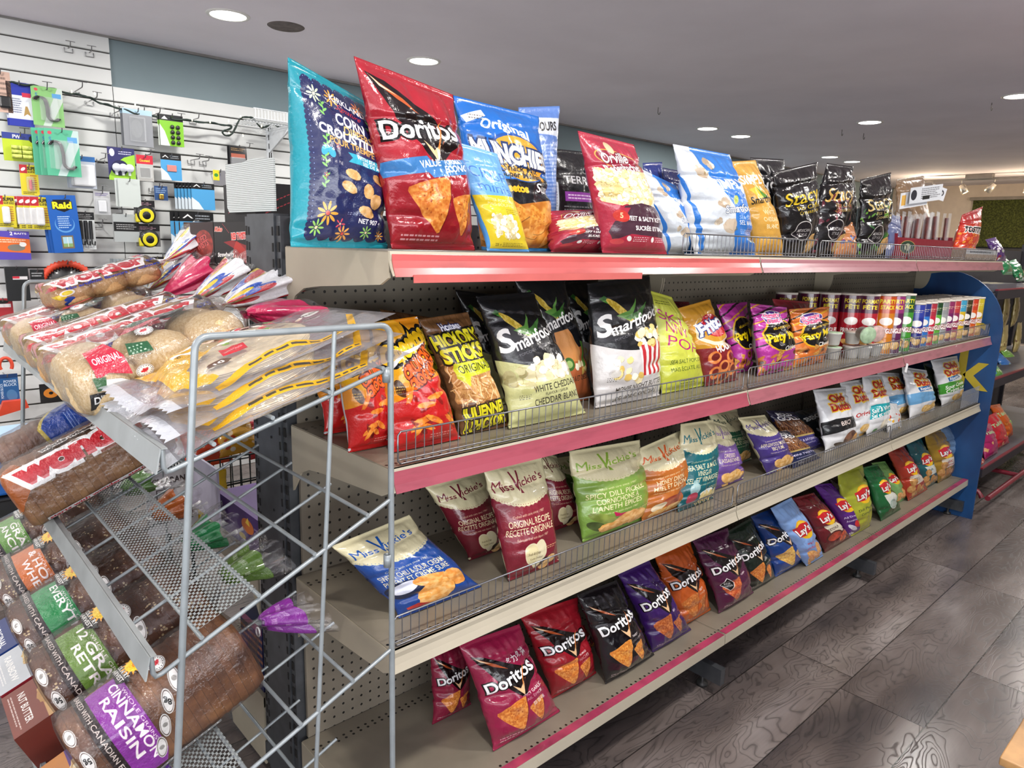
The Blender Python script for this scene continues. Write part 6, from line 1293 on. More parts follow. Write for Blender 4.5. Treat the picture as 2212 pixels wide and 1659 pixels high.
def a_glue():
    a = A_('#d8c82c', 1.6); a.rect(0, 1.15, .42, 1.6, '#b82430'); a.text('SUPER', .70, 1.42, .17, BK, w=.54, bold=.04); a.text('GLUE GOLD', .70, 1.24, .11, BK, w=.52, bold=.03); a.ell(.2, 1.36, .14, .08, WH, 30); a.lines(.55, .3, .95, 1.1, 7, '#a83030', .8, 3); a.lines(.1, .04, .9, .2, 2, '#222222', .8, 4); return a
def a_home(bg='#4c9cd0'):
    a = A_(bg, 1.3); a.rect(0, 1.0, 1, 1.3, '#101214'); a.poly([(.08, 1.1), (.24, 1.24), (.40, 1.1), (.34, 1.1), (.24, 1.18), (.14, 1.1)], WH); a.lines(.46, 1.06, .95, 1.24, 2, '#c8d0d8', .8, 2); a.poly([(0, .0), (.5, 0), (.3, .35), (0, .6)], '#d8e4ec'); return a
def a_hook(bg, A=1.35):
    a = A_(bg, A, 160); a.poly([(.30, 0), (.85, A), (1, A), (1, .9), (.55, 0)], '#d4d8dc', .8); a.text('S', .16, A - .3, .12, '#3c78a8', bold=.03); a.ell(.16, A - .12, .06, .05, '#d84858'); a.rect(.66, A - .36, .95, A - .2, '#5c9cd0'); return a
D3 = mat('#1a1b1d', .45, coat=.2); GR = mat('#9a9ea2', .4); WP = mat('#dfe1e4', .35); YL = mat('#d8cc20', .4); OR = mat('#d8482c', .5, bump=.3); ST = mat('#5c5a5c', .25, .8); BR = mat('#b09040', .3, .7)
hang('hardware_card', 'pale pink hanging card cut by the left edge', 'hardware pack', (-14, 157, 20, 240), A_('#c8a898', 2.0).lines(.2, .3, .9, 1.8, 6, '#5c4c44', .6, 2), blister=[(.3, .1, .9, .4, .02, D3)])
def a_bluebag():
    a = A_('#2434a0', 1.7, 160); a.rect(0, .28, 1, 1.2, '#d8dce4'); a.lines(.08, .5, .6, 1.1, 7, '#444c70', .8, 3); a.rect(.6, 1.15, .95, 1.32, '#c8304c'); a.poly([(.6, .4), (.7, .8), (.78, .8), (.9, .42), (.75, .5)], '#a8884c'); return a
hang('hardware_pack', 'blue and white pack hanging at the upper left, foremost one', 'hardware pack', (21, 182, 66, 270), a_bluebag(), n=2, side='#2434a0')
def shook(label, box, n, col, y, r=.0035, k=3):
    t = hang('hook_card', label, 'hardware pack', box, a_hook(col), y=y, n=1, side=col, dx=.02)
    w_ = abs(on(box[2], box[1], 1, WALLY - y)[0] - on(box[0], box[1], 1, WALLY - y)[0]); h_ = abs(on(box[0], box[1], 1, WALLY - y)[2] - on(box[0], box[3], 1, WALLY - y)[2])
    for q in range(k):
        o = -.006 * q
        pts = [(-.22 * w_ + .20 * w_ * math.cos(a) + o, -.010 - .003 * q, .66 * h_ + .20 * w_ * math.sin(a)) for a in np.linspace(PI * .9, PI * .05, 8)] + [(.02 * w_ + o, -.010 - .003 * q, .5 * h_)] + [(.02 * w_ + .20 * w_ - .20 * w_ * math.cos(a) + o, -.010 - .003 * q, .30 * h_ - .20 * w_ * math.sin(a)) for a in np.linspace(0, PI * .85, 8)]
        MB().tube(pts, r, 8).build('s_hook', ST, t)
    MB().box(-.3 * w_, .36 * w_, -.022, -.004, .14 * h_, .82 * h_).build('blister', CLEAR, t, bevel=.006)
    if n > 1:
        for q in range(1, n):
            c = copy_tree(t); c.location.x -= .022 * q; c.location.y += .018 * q; c['label'] = label.replace('front', 'rear')
            c['group'] = 'teal hook cards'
        t['group'] = 'teal hook cards'
shook('green card of small metal hooks under the string of lights', (73, 193, 133, 269), 1, '#86bc74', .12, k=3)
shook('teal card with one long steel hook, front or behind on the same peg', (103, 284, 168, 378), 3, '#54b08c', .18, .005, 2)
for o in [o for o in COL.objects if o.get('group') == 'teal hook cards']: o['label'] = 'teal card with long steel hooks, several on one peg'
def a_batt():
    a = A_('#b8cc28', .8, 160); a.rect(0, .62, 1, .8, '#2c3c8c'); a.text('PW', .4, .7, .1, WH, bold=.03); a.ell(.85, .66, .1, .1, '#1c1c20'); return a
t = hang('battery_pack', 'lime pack of six roll shaped batteries at the left', 'hardware pack', (9, 292, 80, 346), a_batt(), side='#b8cc28')
for i in range(3):
    for j in range(2): MB().tube([(-.040 + .042 * j, -.016, .022 + i * .020), (-.002 + .042 * j, -.016, .022 + i * .020)], .009, 12).build('battery', mat('#c4d468', .35, var=.25, nscale=60), t)
hang('outlet_pack', 'white six outlet adapter in a blue topped pack', 'hardware pack', (150, 340, 204, 405), A_('#c4ccd8', 1.25).rect(0, 1.05, 1, 1.25, '#2c6cb0'), blister=[(.12, .06, .92, .74, .035, WP)], n=2)
t = COL.objects[-1]
hang('glue_card', 'yellow and red glue card hanging alone at the left', 'hardware pack', (47, 358, 80, 421), a_glue(), blister=[(.3, .12, .75, .62, .02, CLEAR), (.44, .18, .62, .52, .014, mat('#d04850', .4))])
hang('glue_card', 'yellow and red glue card, in the row of four on one peg', 'hardware pack', (70, 427, 108, 495), a_glue(), blister=[(.2, .12, .62, .68, .022, mat('#dcdcdc', .35))], n=4, step=.02, dx=.022, y=.15)
hang('glue_card', 'yellow and red glue card at the left edge of the picture', 'hardware pack', (-6, 424, 30, 490), a_glue(), blister=[(.3, .12, .7, .66, .02, WP)])
def a_raid():
    a = A_('#1c5cb0', 2.0, 200); a.poly([(.2, 1.85), (.8, 1.85), (.74, 1.5), (.55, 1.42), (.3, 1.5)], BK); a.text('Raid', .5, 1.66, .22, '#f0e020', w=.62, bold=.05, out=(BK, .05)); a.ell(.5, 1.0, .34, .30, '#7cb4e4', al=.7); a.ell(.5, 1.04, .31, .28, '#1c5cb0'); a.lines(.28, .85, .72, 1.3, 6, '#d0e0f4', .9, 4); a.rect(.3, .14, .72, .60, '#786850'); a.rect(.35, .2, .67, .55, '#a8ccd8'); a.rect(.35, .2, .67, .32, '#88a868'); a.rect(.50, .2, .52, .55, '#e8e8e0'); return a
hang('window_trap_pack', 'tall blue insect trap pack with a yellow and black name', 'hardware pack', (118, 424, 170, 545), a_raid(), n=3, side='#1c4c98', y=.16, step=.012, dx=.011, roll=-.06)
def a_purp():
    a = A_('#5848b0', .85, 200); a.poly([(0, .25), (1, .2), (1, .62), (0, .7)], '#e06c2c'); a.text('2', .55, .78, .1, WH, bold=.04); a.text('BAITS', .78, .78, .05, WH, w=.3, bold=.03); a.lines(.05, .5, .9, .62, 2, '#f8e8d0', .9, 3); a.ell(.65, .36, .22, .10, '#7c7870'); a.ell(.82, .46, .09, .07, WH); return a
hang('bait_box', 'purple and orange bait box at the left edge', 'hardware pack', (-22, 500, 58, 560), a_purp(), thick=.05, side='#5848b0', y=.05)
t = hang('coat_hook_pack', 'clear pack of three black rods with a black header', 'hardware pack', (168, 459, 202, 538), A_('#d0d4d4', 2.2).rect(0, 1.75, 1, 2.2, '#16181a').lines(.1, 1.8, .9, 2.1, 3, '#b0b0b0', .9, 3))
for k in (-1, 0, 1): MB().tube([(k * .022, -.012, .05), (k * .022, -.012, .14)], .0075, 10).tube([(k * .022, -.012, .05), (k * .022, -.012, .025), (k * .022 + .012, -.012, .02), (k * .022 + .014, -.012, .04)], .003, 6).build('rod_hook', D3, t)
hang('anchor_pack', 'small clear pack of white wall anchors', 'hardware pack', (205, 414, 236, 463), A_('#b8babc', 1.4).lines(.1, 1.1, .9, 1.3, 2, '#5c4c8c', .8, 3), blister=[(.1, .06, .9, .72, .018, CLEAR), (.25, .12, .75, .6, .008, WP)])
def a_bulb():
    a = A_('#2c2c64', 1.1, 180); a.poly([(0, .0), (1, .0), (1, .9), (.6, .78), (.2, .5), (0, .12)], '#98cc38'); a.ell(.42, .42, .32, .26, '#1c1c48', 10); a.ell(.16, .92, .10, .13, '#d8d8ec'); a.lines(.4, .86, .95, 1.0, 2, '#e0e0f0', .9, 3); return a
t = hang('night_light_card', 'navy and lime card of three small white lamps', 'hardware pack', (236, 322, 289, 388), a_bulb(), y=.10, side='#2c2c64')
for k in range(3): MB().lathe([(0, 0), (.016, .003), (.021, .012), (.019, .024), (.0, .028)], (-.028 + .030 * k, -.004, .062), 16, M4=Matrix.Rotation(PI / 2, 4, 'X')).box(-.033 + .030 * k, -.022 + .030 * k, -.012, -.003, .026, .044).build('small_lamp', mat('#e8ecfa', .3), t)
hang('adhesive_hook_card', 'red topped card of adhesive hooks', 'hardware pack', (297, 337, 329, 390), A_('#b8b8b4', 1.45).rect(0, .95, 1, 1.45, '#c8283c').text('Command', .5, 1.15, .14, '#e8d040', w=.6, bold=.04), blister=[(.12, .1, .88, .55, .016, CLEAR)])
t = hang('felt_pad_card', 'blue card of pink pads with a black header and house mark', 'hardware pack', (349, 335, 390, 388), a_home(), y=.10)
MB().box(-.022, .026, -.008, -.003, .045, .078).build('pad', mat('#c88078', .7), t, bevel=.003)
t = hang('small_parts_box', 'clear compartment box of brass hooks', 'hardware pack', (258, 388, 301, 446), A_('#c4ccc8', 1.25), y=.14, n=2, thick=.004, dx=.012)
hang('padlock_pack', 'small blue pack with a brass padlock', 'hardware pack', (334, 403, 361, 432), A_('#2c4c7c', 1.0).lines(.1, .5, .9, .9, 3, '#a8c0e0', .8, 3), blister=[(.3, .05, .66, .45, .014, BR)])
t = hang('light_bulb_card', 'grey blister card with a small metal fitting near the string of lights', 'hardware pack', (269, 241, 327, 313), A_('#8c8f94', 1.3, 128).rect(0, 1.12, 1, 1.3, '#a8c8dc').ell(.45, .62, .2, .32, '#9c9fa4'), n=2, y=.12, side='#7c7f84', step=.02, blister=[(.2, .12, .75, .8, .015, CLEAR)])
def a_green():
    a = A_('#80c030', 1.3, 128); a.rect(0, 1.05, 1, 1.3, '#101214'); a.poly([(.08, 1.1), (.22, 1.24), (.36, 1.1)], WH); a.poly([(0, 0), (.4, 0), (.2, .6), (0, .9)], '#dce4dc'); return a
t = hang('furniture_foot_card', 'green card of eight round black feet with a black header', 'hardware pack', (347, 252, 394, 313), a_green(), n=2, y=.11, side='#305020')
_kids = [o for o in COL.objects if o.name.startswith('furniture_foot_card')]
for o in _kids:
    for i in range(4):
        for j in range(2): MB().lathe([(0, 0), (.0095, .001), (.0105, .006), (.008, .009), (0, .009)], (.002 + .028 * j, -.004, .018 + .026 * i), 14, M4=Matrix.Rotation(PI / 2, 4, 'X')).build('round_foot', D3, o)
def tape(label, box):
    t = hang('tape_measure_card', label, 'hardware pack', box, A_('#6c6c6c', 1.2).rect(0, .85, 1, 1.2, '#16161a').lines(.1, .9, .9, 1.1, 3, '#d8a8b8', .9, 4), y=.13, side='#8c8c8c')
    w_ = .045
    b = MB(); b.lathe([(0, -.0), (w_, 0), (w_ * 1.05, .008), (w_ * 1.02, .026), (0, .032)], (0, -.004, .042), 24, M4=Matrix.Rotation(PI / 2, 4, 'X')); b.build('tape_case', D3, t)
    MB().lathe([(.020, .03), (.033, .033), (.036, .031), (.036, .028)], (0, -.004, .036), 24, M4=Matrix.Rotation(PI / 2, 4, 'X')).build('yellow_ring', YL, t)
    MB().box(-.05, -.028, -.03, -.006, .0, .045).build('belt_clip', YL, t, bevel=.006)
tape('upper tape measure card with a black case and yellow ring', (291, 434, 333, 480)); tape('lower tape measure card with a black case and yellow ring', (295, 486, 344, 532))
hang('small_parts_box', 'flat clear box of nails with a black label band', 'hardware pack', (246, 464, 296, 522), A_('#aab0b0', 1.1).rect(0, .42, 1, .78, '#141618').lines(.1, .48, .9, .72, 3, '#c8c8c8', .8, 3), y=.12, thick=.02, side='#b8bcbc')
hang('felt_pad_card', 'blue pad card with a black header, six on one peg', 'hardware pack', (415, 398, 462, 452), a_home(), y=.13, n=6, step=.014, dx=.013, side='#1c1c20')
hang('felt_pad_card', 'wide blue pad card with dark round pads, three on one peg', 'hardware pack', (392, 461, 460, 545), a_home(), y=.13, n=3, step=.014, dx=.020, side='#1c1c20', blister=[(.1, .45, .5, .75, .006, mat('#4c3428', .8)), (.6, .5, .9, .75, .006, mat('#4c3428', .8))])
hang('felt_pad_card', 'lower blue pad card partly behind the beige shelf end, in a tight row', 'hardware pack', (388, 558, 414, 614), a_home(), y=.12, n=5, step=.012, dx=.008, side='#2c7cb4')
hang('battery_card', 'black card of small batteries above the white cardboard', 'hardware pack', (496, 318, 532, 358), A_('#16161a', 1.2).rect(.1, .5, .9, .75, '#a85c48').lines(.1, .9, .9, 1.1, 2, '#c8a068', .8, 3), n=2, y=.12, side='#1c1c1c', blister=[(.1, .05, .9, .45, .015, CLEAR)])
hang('gum_pack', 'yellow and grey pack beside the white cardboard', 'hardware pack', (461, 369, 486, 400), A_('#7c7c80', 1.2).rect(0, .4, .5, 1.2, '#d8cc28').ell(.25, .8, .16, .14, '#3c8c3c'), y=.12)
hang('small_parts_box', 'grey clear boxes of screws in a row above the buns', 'hardware pack', (268, 560, 314, 589), A_('#98a0a4', .6), n=5, step=.015, dx=.012, y=.12, thick=.01, side='#a4acb0')
hang('cable_tie_card', 'card with a black header and roll of yellow tape below it', 'hardware pack', (316, 555, 358, 574), A_('#16161a', .4).lines(.1, .05, .9, .3, 2, '#c8c8c8', .8, 4), y=.13)
p = on(345, 583, 1, WALLY - .16); tag(MB().lathe([(.028, -.012), (.044, -.012), (.044, .012), (.028, .012), (.028, -.012)], n=28, M4=Matrix.Rotation(PI / 2 - .3, 4, 'X')).build('tape_roll', YL, loc=tuple(p)), 'roll of bright yellow tape hanging above the buns', 'tape roll')
def ring(px, py, R, r):
    p = on(px, py, 1, WALLY - .12); b = MB(); n = 90; pts = []
    b.lathe([(R + r * (1 + .0) * math.cos(a), r * math.sin(a)) for a in np.linspace(0, 2 * PI, 12)], n=90, M4=Matrix.Rotation(PI / 2, 4, 'X'))
    for i, v in enumerate(b.v):
        q = Vector(v); a = math.atan2(q.z, q.x); k = 1 + .05 * math.sin(a * 46) + .02 * math.sin(a * 17); c = Vector((math.cos(a) * R, 0, math.sin(a) * R)); b.v[i] = tuple(c + (q - c) * (k + .18 * math.sin(a * 46)))
    t = thing('folding_washer', 'round black item with a ruffled orange rim hanging behind the bun bags', 'hardware pack', tuple(p)); b.build('ruffled_rim', OR, t)
    MB().lathe([(0, -.002), (R, -.002), (R, .004), (0, .004)], n=40, M4=Matrix.Rotation(PI / 2, 4, 'X')).build('black_disc', D3, t); MB().box(-R * .85, R * .85, -.012, -.006, -.045, -.018).build('red_label', mat('#b0283c', .4), t)
    tag(MB().tube([(0, .09, .0), (0, -.03, .0), (0, -.04, .015)], .003, 6).build('peg_hook', HOOKM, loc=(p[0], p[1], p[2] + R)), 'steel peg hook carrying the orange rimmed item', 'peg hook')
ring(148, 620, .115, .016)
hang('glove_pack', 'black pack with a white and red label low at the left', 'hardware pack', (16, 576, 58, 650), A_('#1a1c1e', 1.6).rect(.3, 1.0, .95, 1.15, '#d8d4d4').rect(.3, 1.05, .6, 1.15, '#c83040'), n=1, thick=.02, side='#1a1c1e')
hang('glove_pack', 'small black headed card right of the black pack', 'hardware pack', (66, 582, 94, 604), A_('#1a1c1e', .8).lines(.1, .2, .9, .6, 2, '#d8d8d8', .8, 3))
hang('tool_card', 'red card at the left edge above the bun bags', 'hardware pack', (-12, 644, 26, 700), A_('#a82830', 1.4).rect(.1, .9, .9, 1.1, '#e8e0e0').ell(.5, 1.2, .3, .1, BK), y=.1)
def a_strap():
    a = A_('#285c94', 1.8, 160); a.rect(0, 1.55, 1, 1.8, '#1c3c6c'); a.text('POWER', .62, 1.35, .16, '#d8e4f0', w=.6, bold=.02); a.text('BLOCK', .62, 1.15, .16, '#d8e4f0', w=.6, bold=.02); a.text('POWER BLOCK', .2, .8, .12, '#d8e4f0', w=.9, rot=90, bold=.02); a.ell(.65, .5, .25, .35, '#5c8cb8', 10, .7); return a
t = hang('power_block_card', 'blue card with an orange cord loop above and an orange case below', 'hardware pack', (-2, 806, 37, 874), a_strap(), y=.12)
MB().tube([(.0 + .025 * math.cos(a), -.01, .19 + .035 * math.sin(a)) for a in np.linspace(-.6, PI + .6, 16)], .008, 8).build('orange_cord', OR, t)
MB().prism([(-.06, -.05), (.07, -.02), (.06, .02), (-.03, .02)], -.05, -.01, 'xz').build('orange_case', OR, t)
hang('saw_pack', 'black pack with an orange round blade under the top tray', 'hardware pack', (88, 826, 132, 872), A_('#1c1a1a', 1.2).ell(.5, .6, .34, .3, '#d8842c').ell(.5, .6, .1, .09, BK), y=.1, side='#1a1a1a')
for (x, y, L) in ((46, 180, .1), (102, 178, .1), (178, 178, .16), (210, 200, .16), (152, 90, .05), (198, 100, .05), (258, 230, .10), (312, 232, .12), (346, 234, .12), (392, 246, .12), (430, 246, .1), (53, 278, .08), (228, 332, .1), (276, 324, .08), (326, 324, .12), (432, 334, .14), (452, 338, .1), (222, 402, .1), (345, 396, .12), (265, 452, .12), (222, 474, .1), (540, 310, .16), (196, 582, .1), (224, 582, .1), (352, 548, .1)):
    peg(x, y, L)
# string of lights looped over the pegs
def cable(pxs, name, lab, r=.0042, yy=.10):
    P = [on(x, y, 1, WALLY - .03 - yy - .015 * math.sin(i * 2.1)) for i, (x, y) in enumerate(pxs)]; pts = []
    for i in range(len(P) - 1):
        a0, a1, a2, a3 = P[max(i - 1, 0)], P[i], P[i + 1], P[min(i + 2, len(P) - 1)]
        for k in range(6):
            t = k / 6; pts.append(.5 * ((2 * a1) + (-a0 + a2) * t + (2 * a0 - 5 * a1 + 4 * a2 - a3) * t * t + (-a0 + 3 * a1 - 3 * a2 + a3) * t ** 3))
    pts.append(P[-1]); org = P[0]; t = thing(name, lab, 'string lights', tuple(org))
    MB().tube([tuple(p - org) for p in pts], r, 6).build('cable', mat('#20302a', .5), t)
    P2 = [p + np.array([0, -.006, .004 * math.sin(i)]) for i, p in enumerate(pts)]; MB().tube([tuple(p - org) for p in P2], r, 6).build('cable', mat('#20302a', .5), t)
    return t, pts, org
path = [(20, 178), (60, 184), (100, 190), (150, 202), (185, 208), (215, 222), (250, 232), (290, 244), (330, 250), (370, 256), (420, 262), (470, 268), (500, 274), (480, 286), (498, 292), (520, 256), (545, 256), (565, 276), (585, 268), (606, 276)]
t, pts, org = cable(path, 'string_lights', 'dark green string of little warm lights looped across the wall pegs')
for (x, y) in ((155, 201), (205, 205), (252, 229), (292, 228), (333, 246), (415, 262), (454, 266), (494, 264), (520, 254), (565, 275), (525, 295), (495, 290)):
    p = on(x, y, 1, WALLY - .15); MB().lathe([(0, 0), (.003, .001), (.0034, .006), (.002, .012), (0, .013)], tuple(p - org), 8).build('little_bulb', mat('#fff0c8', .3, var=0, emit=4), t)
# white bracketed shelf with a wire lip, near the candy boxes
p = on(582, 330, 1, WALLY - .03)
t = thing('bracket_shelf', 'white wall bracket with a white wire basket shelf on it behind the teal bag', 'shelf', (p[0], WALLY - .022, p[2]))
WM = mat('#dfe3e6', .4)
MB().box(-.016, .016, -.02, 0, -.30, .16).build('wall_standard', WM, t)
s_ = MB()
for k in range(9): s_.box(-.009, -.003, -.0212, -.0198, -.28 + k * .05, -.25 + k * .05).box(.003, .009, -.0212, -.0198, -.28 + k * .05, -.25 + k * .05)
s_.build('standard_slots', D3, t); MB().prism([(-.02, .13), (-.30, .13), (-.30, .11), (-.02, .0)], -.005, .005, 'yz').build('bracket_arm', WM, t)
bk = MB()
for k in range(24): bk.tube([(-.20 + k * .018, -.30, .19), (-.20 + k * .018, -.30, .14), (-.20 + k * .018, -.02, .14)], .002, 4)
for z, yy in ((.19, -.30), (.14, -.30), (.14, -.16), (.14, -.02)): bk.tube([(-.21, yy, z), (.24, yy, z)], .003, 5)
bk.build('wire_basket', WM, t)
# blue crate and black bin at the low left
p = on(10, 985, 1, 3.3)
tag(MB().box(-.2, .2, -.15, .15, -.10, .06).build('plastic_crate', mat('#2c6cc0', .4, var=.1), loc=(p[0] - .05, 3.35, p[2] - .03), bevel=.01), 'blue crate low at the left behind the rack', 'crate')
tag(MB().box(-.22, .22, -.16, .16, -.20, .0).box(-.23, .23, -.17, .17, -.01, .005).build('storage_bin', D3, loc=(p[0] - .05, 3.35, p[2] - .14), bevel=.01), 'black bin under the blue crate', 'bin')
tag(MB().box(-.18, .18, -.12, .12, 0, .05).build('box_of_bags', printed(Art('#a8c8e8', 1, 96).lines(.1, .1, .9, .9, 6, '#4c6ca0', .6, 3), 'bx', .4), loc=(p[0] - .05, 3.35, p[2] + .032)), 'pale blue box in the blue crate', 'box')
zb = p[2] - .14 - .20
tag(MB().box(-.5, .35, -.2, .2, 0, zb).build('display_plinth', mat('#6c6860', .6), loc=(p[0] - .05, 3.37, 0)), 'low plinth under the black bin', 'plinth')
# ------------------------------------------------------------------ goods on the far side of the shelving
def a_twizz(red=False):
    a = Art('#141012', 1.0, 256)
    for k in range(2): 
        for i in range(12): a.ell(.15 + .05 * i + .1 * k, .25 + .045 * i + .3 * k, .03, .012, '#a8303c', 40 + 20 * (i % 2))
    return a
def a_candy():
    a = Art('#120e10', 1.0, 300); a.text('Kisko', .16, .84, .10, '#d8482c', w=.24, bold=.04, sh=.2, out=(WH, .05)); a.poly([(.3, .55), (.8, .35), (1, .2), (1, .5), (.6, .6)], '#8c1c20')
    for i in range(5): a.ell(.66 + .08 * i, .40 - .03 * i, .05, .20, '#b82c24', -20 + 12 * i); a.ell(.66 + .08 * i, .24 - .02 * i, .03, .03, '#e8b8a8')
    a.text('RED TWISTS', .78, .70, .13, '#e0443c', w=.44, bold=.06, out=(WH, .06), rot=4); a.text('Strawberry', .36, .28, .09, WH, w=.52, bold=.04, sh=.2, rot=6); a.text('Fraise', .46, .16, .08, WH, w=.3, bold=.04, sh=.2, rot=6); a.lines(.08, .03, .7, .08, 1, '#e0e0e0', .9, 3)
    for i in range(7): a.ell(.3 + .03 * i, .95 - .03 * i, .02, .008, '#a8303c', -40)
    return a
def a_candyred():
    a = Art('#2c1416', 1.0, 256); a.ell(.55, .45, .42, .36, '#7c241c', 20, 1, ('#a8382c', 12, 2)); a.text('RED', .5, .60, .14, '#c8504c', w=.4, bold=.05, out=('#2c0c0c', .05), rot=20); a.text('TWISTS', .48, .44, .14, '#c8504c', w=.6, bold=.05, out=('#2c0c0c', .05), rot=20); a.ell(.3, .2, .12, .06, '#9c3c30', 30); return a
zt = 1.321
def cbox(name, lab, x0, x1, y0, y1, z0, z1, arts, base, cat='box'):
    """arts: {face: material}; faces 2 front(-y) 4 left(-x) 1 top"""
    ms = [mat(base, .4)] + [printed(a, name + '_p', .6, 0, .05, .04) for a in arts.values()]
    o = MB().box(-(x1 - x0) / 2, (x1 - x0) / 2, -(y1 - y0) / 2, (y1 - y0) / 2, 0, z1 - z0, 0, {f: i + 1 for i, f in enumerate(arts)}).build(name, ms, loc=((x0 + x1) / 2, (y0 + y1) / 2, z0)); return tag(o, lab, cat)
cbox('candy_box', 'lower black candy box with red strawberry twists on the far top shelf', .672, .86, 1.648, 1.848, zt + .001, 1.429, {4: a_candy(), 2: a_candy()}, '#120e10')
cbox('candy_box', 'dark red candy box with twisted candy on its end, left of the black one', .672, .86, 1.852, 2.02, zt + .001, 1.429, {4: a_candyred(), 2: a_candy()}, '#2c1416')
cbox('candy_box', 'upper black candy box with thin red squiggles behind the white cardboard', .70, .88, 1.655, 1.845, 1.430, 1.520, {4: a_twizz(), 2: a_twizz()}, '#141012')
cbox('candy_box', 'black candy box with red squiggles showing right of the white cardboard', .90, 1.08, 1.66, 1.84, 1.322, 1.46, {4: a_twizz(), 2: a_twizz()}, '#141012')
s = NT('corrugated_plastic'); tc = s.new('TexCoord'); sp = s.new('SeparateXYZ'); s.link(tc.outputs['Object'], sp.inputs[0]); s.b.inputs['Base Color'].default_value = (.66, .72, .70, 1)
s.bump(s.math('SINE', s.math('MULTIPLY', sp.outputs[2], 1500.0)), .6, .002); s.set(Roughness=.5)
b = MB(); b.prism([(0, .012), (.012, 0), (.27, 0), (.27, .112), (.15, .118), (.10, .112), (.0, .114)], -.002, .002, 'yz')
o = b.build('cardboard_sheet', s.m, loc=(.688, 0, 1.455)); o.scale = (1, -1, 1); o.location = (.685, 1.735, 1.455)
tag(o, 'white corrugated sheet leaning on the black candy boxes', 'cardboard')
o.location = (.692, 1.80, 1.452)
# lower far shelf: purple carton, wire basket of sweets, clearance sign
def a_pur():
    a = Art('#46246c', .8, 200); a.ell(.75, .5, .14, .16, '#c86c28'); a.ell(.62, .2, .08, .07, '#b8a030'); a.poly([(.76, .7), (.70, .55), (.80, .52)], '#e0c040'); a.lines(.9, .4, 1, .6, 2, WH, .8, 3); a.lines(.1, .3, .5, .4, 1, WH, .6, 3); return a
cbox('snack_carton', 'purple carton with an orange flame picture on the far lower shelf', .672, .88, 1.65, 1.93, .602, .70, {4: a_pur(), 3: Art('#b8b4c8', .8, 96).lines(.1, .1, .8, .7, 7, '#5c5c70', .8, 3)}, '#5c2c88')
tag(MB().box(-.006, .0, -.12, .12, 0, .16).build('carton_side', printed(Art('#b4b0c4', .7, 128).lines(.08, .08, .7, .6, 8, '#5c5c70', .8, 3).ell(.85, .4, .07, .08, '#3c3470'), 'cs', .5), loc=(.66, 1.99, .62)), 'pale printed end flap beside the purple carton', 'flap')
def a_sign():
    a = Art('#dcdce0', 1.4, 200); a.text('CLEARANCE', .55, 1.18, .13, '#3c3034', w=.84, bold=.03); a.rect(.2, .25, .9, 1.0, '#4c4448'); a.rect(.22, .27, .88, .98, '#dcdce0'); a.text('SALE!', .55, .66, .17, '#8c2c34', w=.6, bold=.04); return a
pz = on(395, 1100, 1, 2.20)
t = thing('clearance_sign', 'white clearance sale sign hanging on a wire basket behind the rack', 'sign', (.62, 2.20, .50))
MB().box(-.06, .085, -.004, 0, 0, .20, 0, {2: 1}).build('sign_card', [mat('#d4d4d8', .4), printed(a_sign(), 'sign', .4, crinkle=0)], t)
t = thing('wire_basket', 'black wire basket of clearance sweets behind the bread rack', 'basket', (.88, 2.33, .44))
b = MB(); BWm = mat('#2a3234', .4, .5)
for k in range(13):
    x = -.19 + k * .032
    b.tube([(x, -.12, .26), (x, -.11, .0), (x, .12, .0), (x, .13, .26)], .0022, 4)
for k in range(8): y = -.11 + k * .033; b.tube([(-.20, y, .26), (-.19, y, .0), (.20, y, .0), (.21, y, .26)], .0022, 4)
for z in (.26, .17, .09): b.tube([(-.20, -.12, z), (.21, -.12, z), (.21, .13, z), (-.20, .13, z), (-.20, -.12, z)], .003, 5)
b.build('wire_cage', BWm, t)
for x in (-.19, .20):
    for y in (-.11, .12): MB().tube([(x, y, 0), (x, y, -.44)], .006, 6).build('leg', BWm, t)
rgm = random.Random(5)
for k, (c, lab) in enumerate((('#d84828', 'red and orange'), ('#d8a028', 'yellow'), ('#c8242c', 'bright red'), ('#dcdcd8', 'white'), ('#c83c50', 'rose'), ('#e0b030', 'golden'))):
    x, y = -.12 + .10 * (k % 3), -.04 + .11 * (k // 3); z = .70 + .025 * (k % 2)
    q = [(.88 + x - .06, 2.33 + y + .04, z + .09), (.88 + x + .07, 2.33 + y + .05, z + .08), (.88 + x + .08, 2.33 + y - .05, z - .02), (.88 + x - .07, 2.33 + y - .05, z - .03)]
    bag('candy_bag', lab + ' sweets bag tossed in the wire basket', q, a_plain(c, ('#f0d8b8', '#c84028', '#e8e4dc'), seed=30 + k), c, .05, 500 + k, cat='bag of sweets', nu=20, nv=24)
q = [(.70, 2.20, .66), (.80, 2.20, .67), (.82, 2.20, .50), (.70, 2.20, .49)]
bag('candy_bag', 'yellow sweets bag standing low in the wire basket beside the sign', q, a_plain('#dcb824', ('#e8d060', '#c88c20'), seed=40), '#d8b424', .03, 510, cat='bag of sweets', nu=20, nv=24)
# dark cookie pack low behind the purple loaf tail
tag(cbox('cookie_pack', 'dark blue pack with orange stripes low behind the tied purple bag end', .672, .80, 1.66, 1.80, .218, .40, {4: Art('#141a4c', 1.2, 128).lines(0, .1, 1, 1.0, 7, '#c87c4c', .8, 3, 0).rect(0, 1.05, 1, 1.2, '#8c4c6c')}, '#141a4c'), cat='pack')
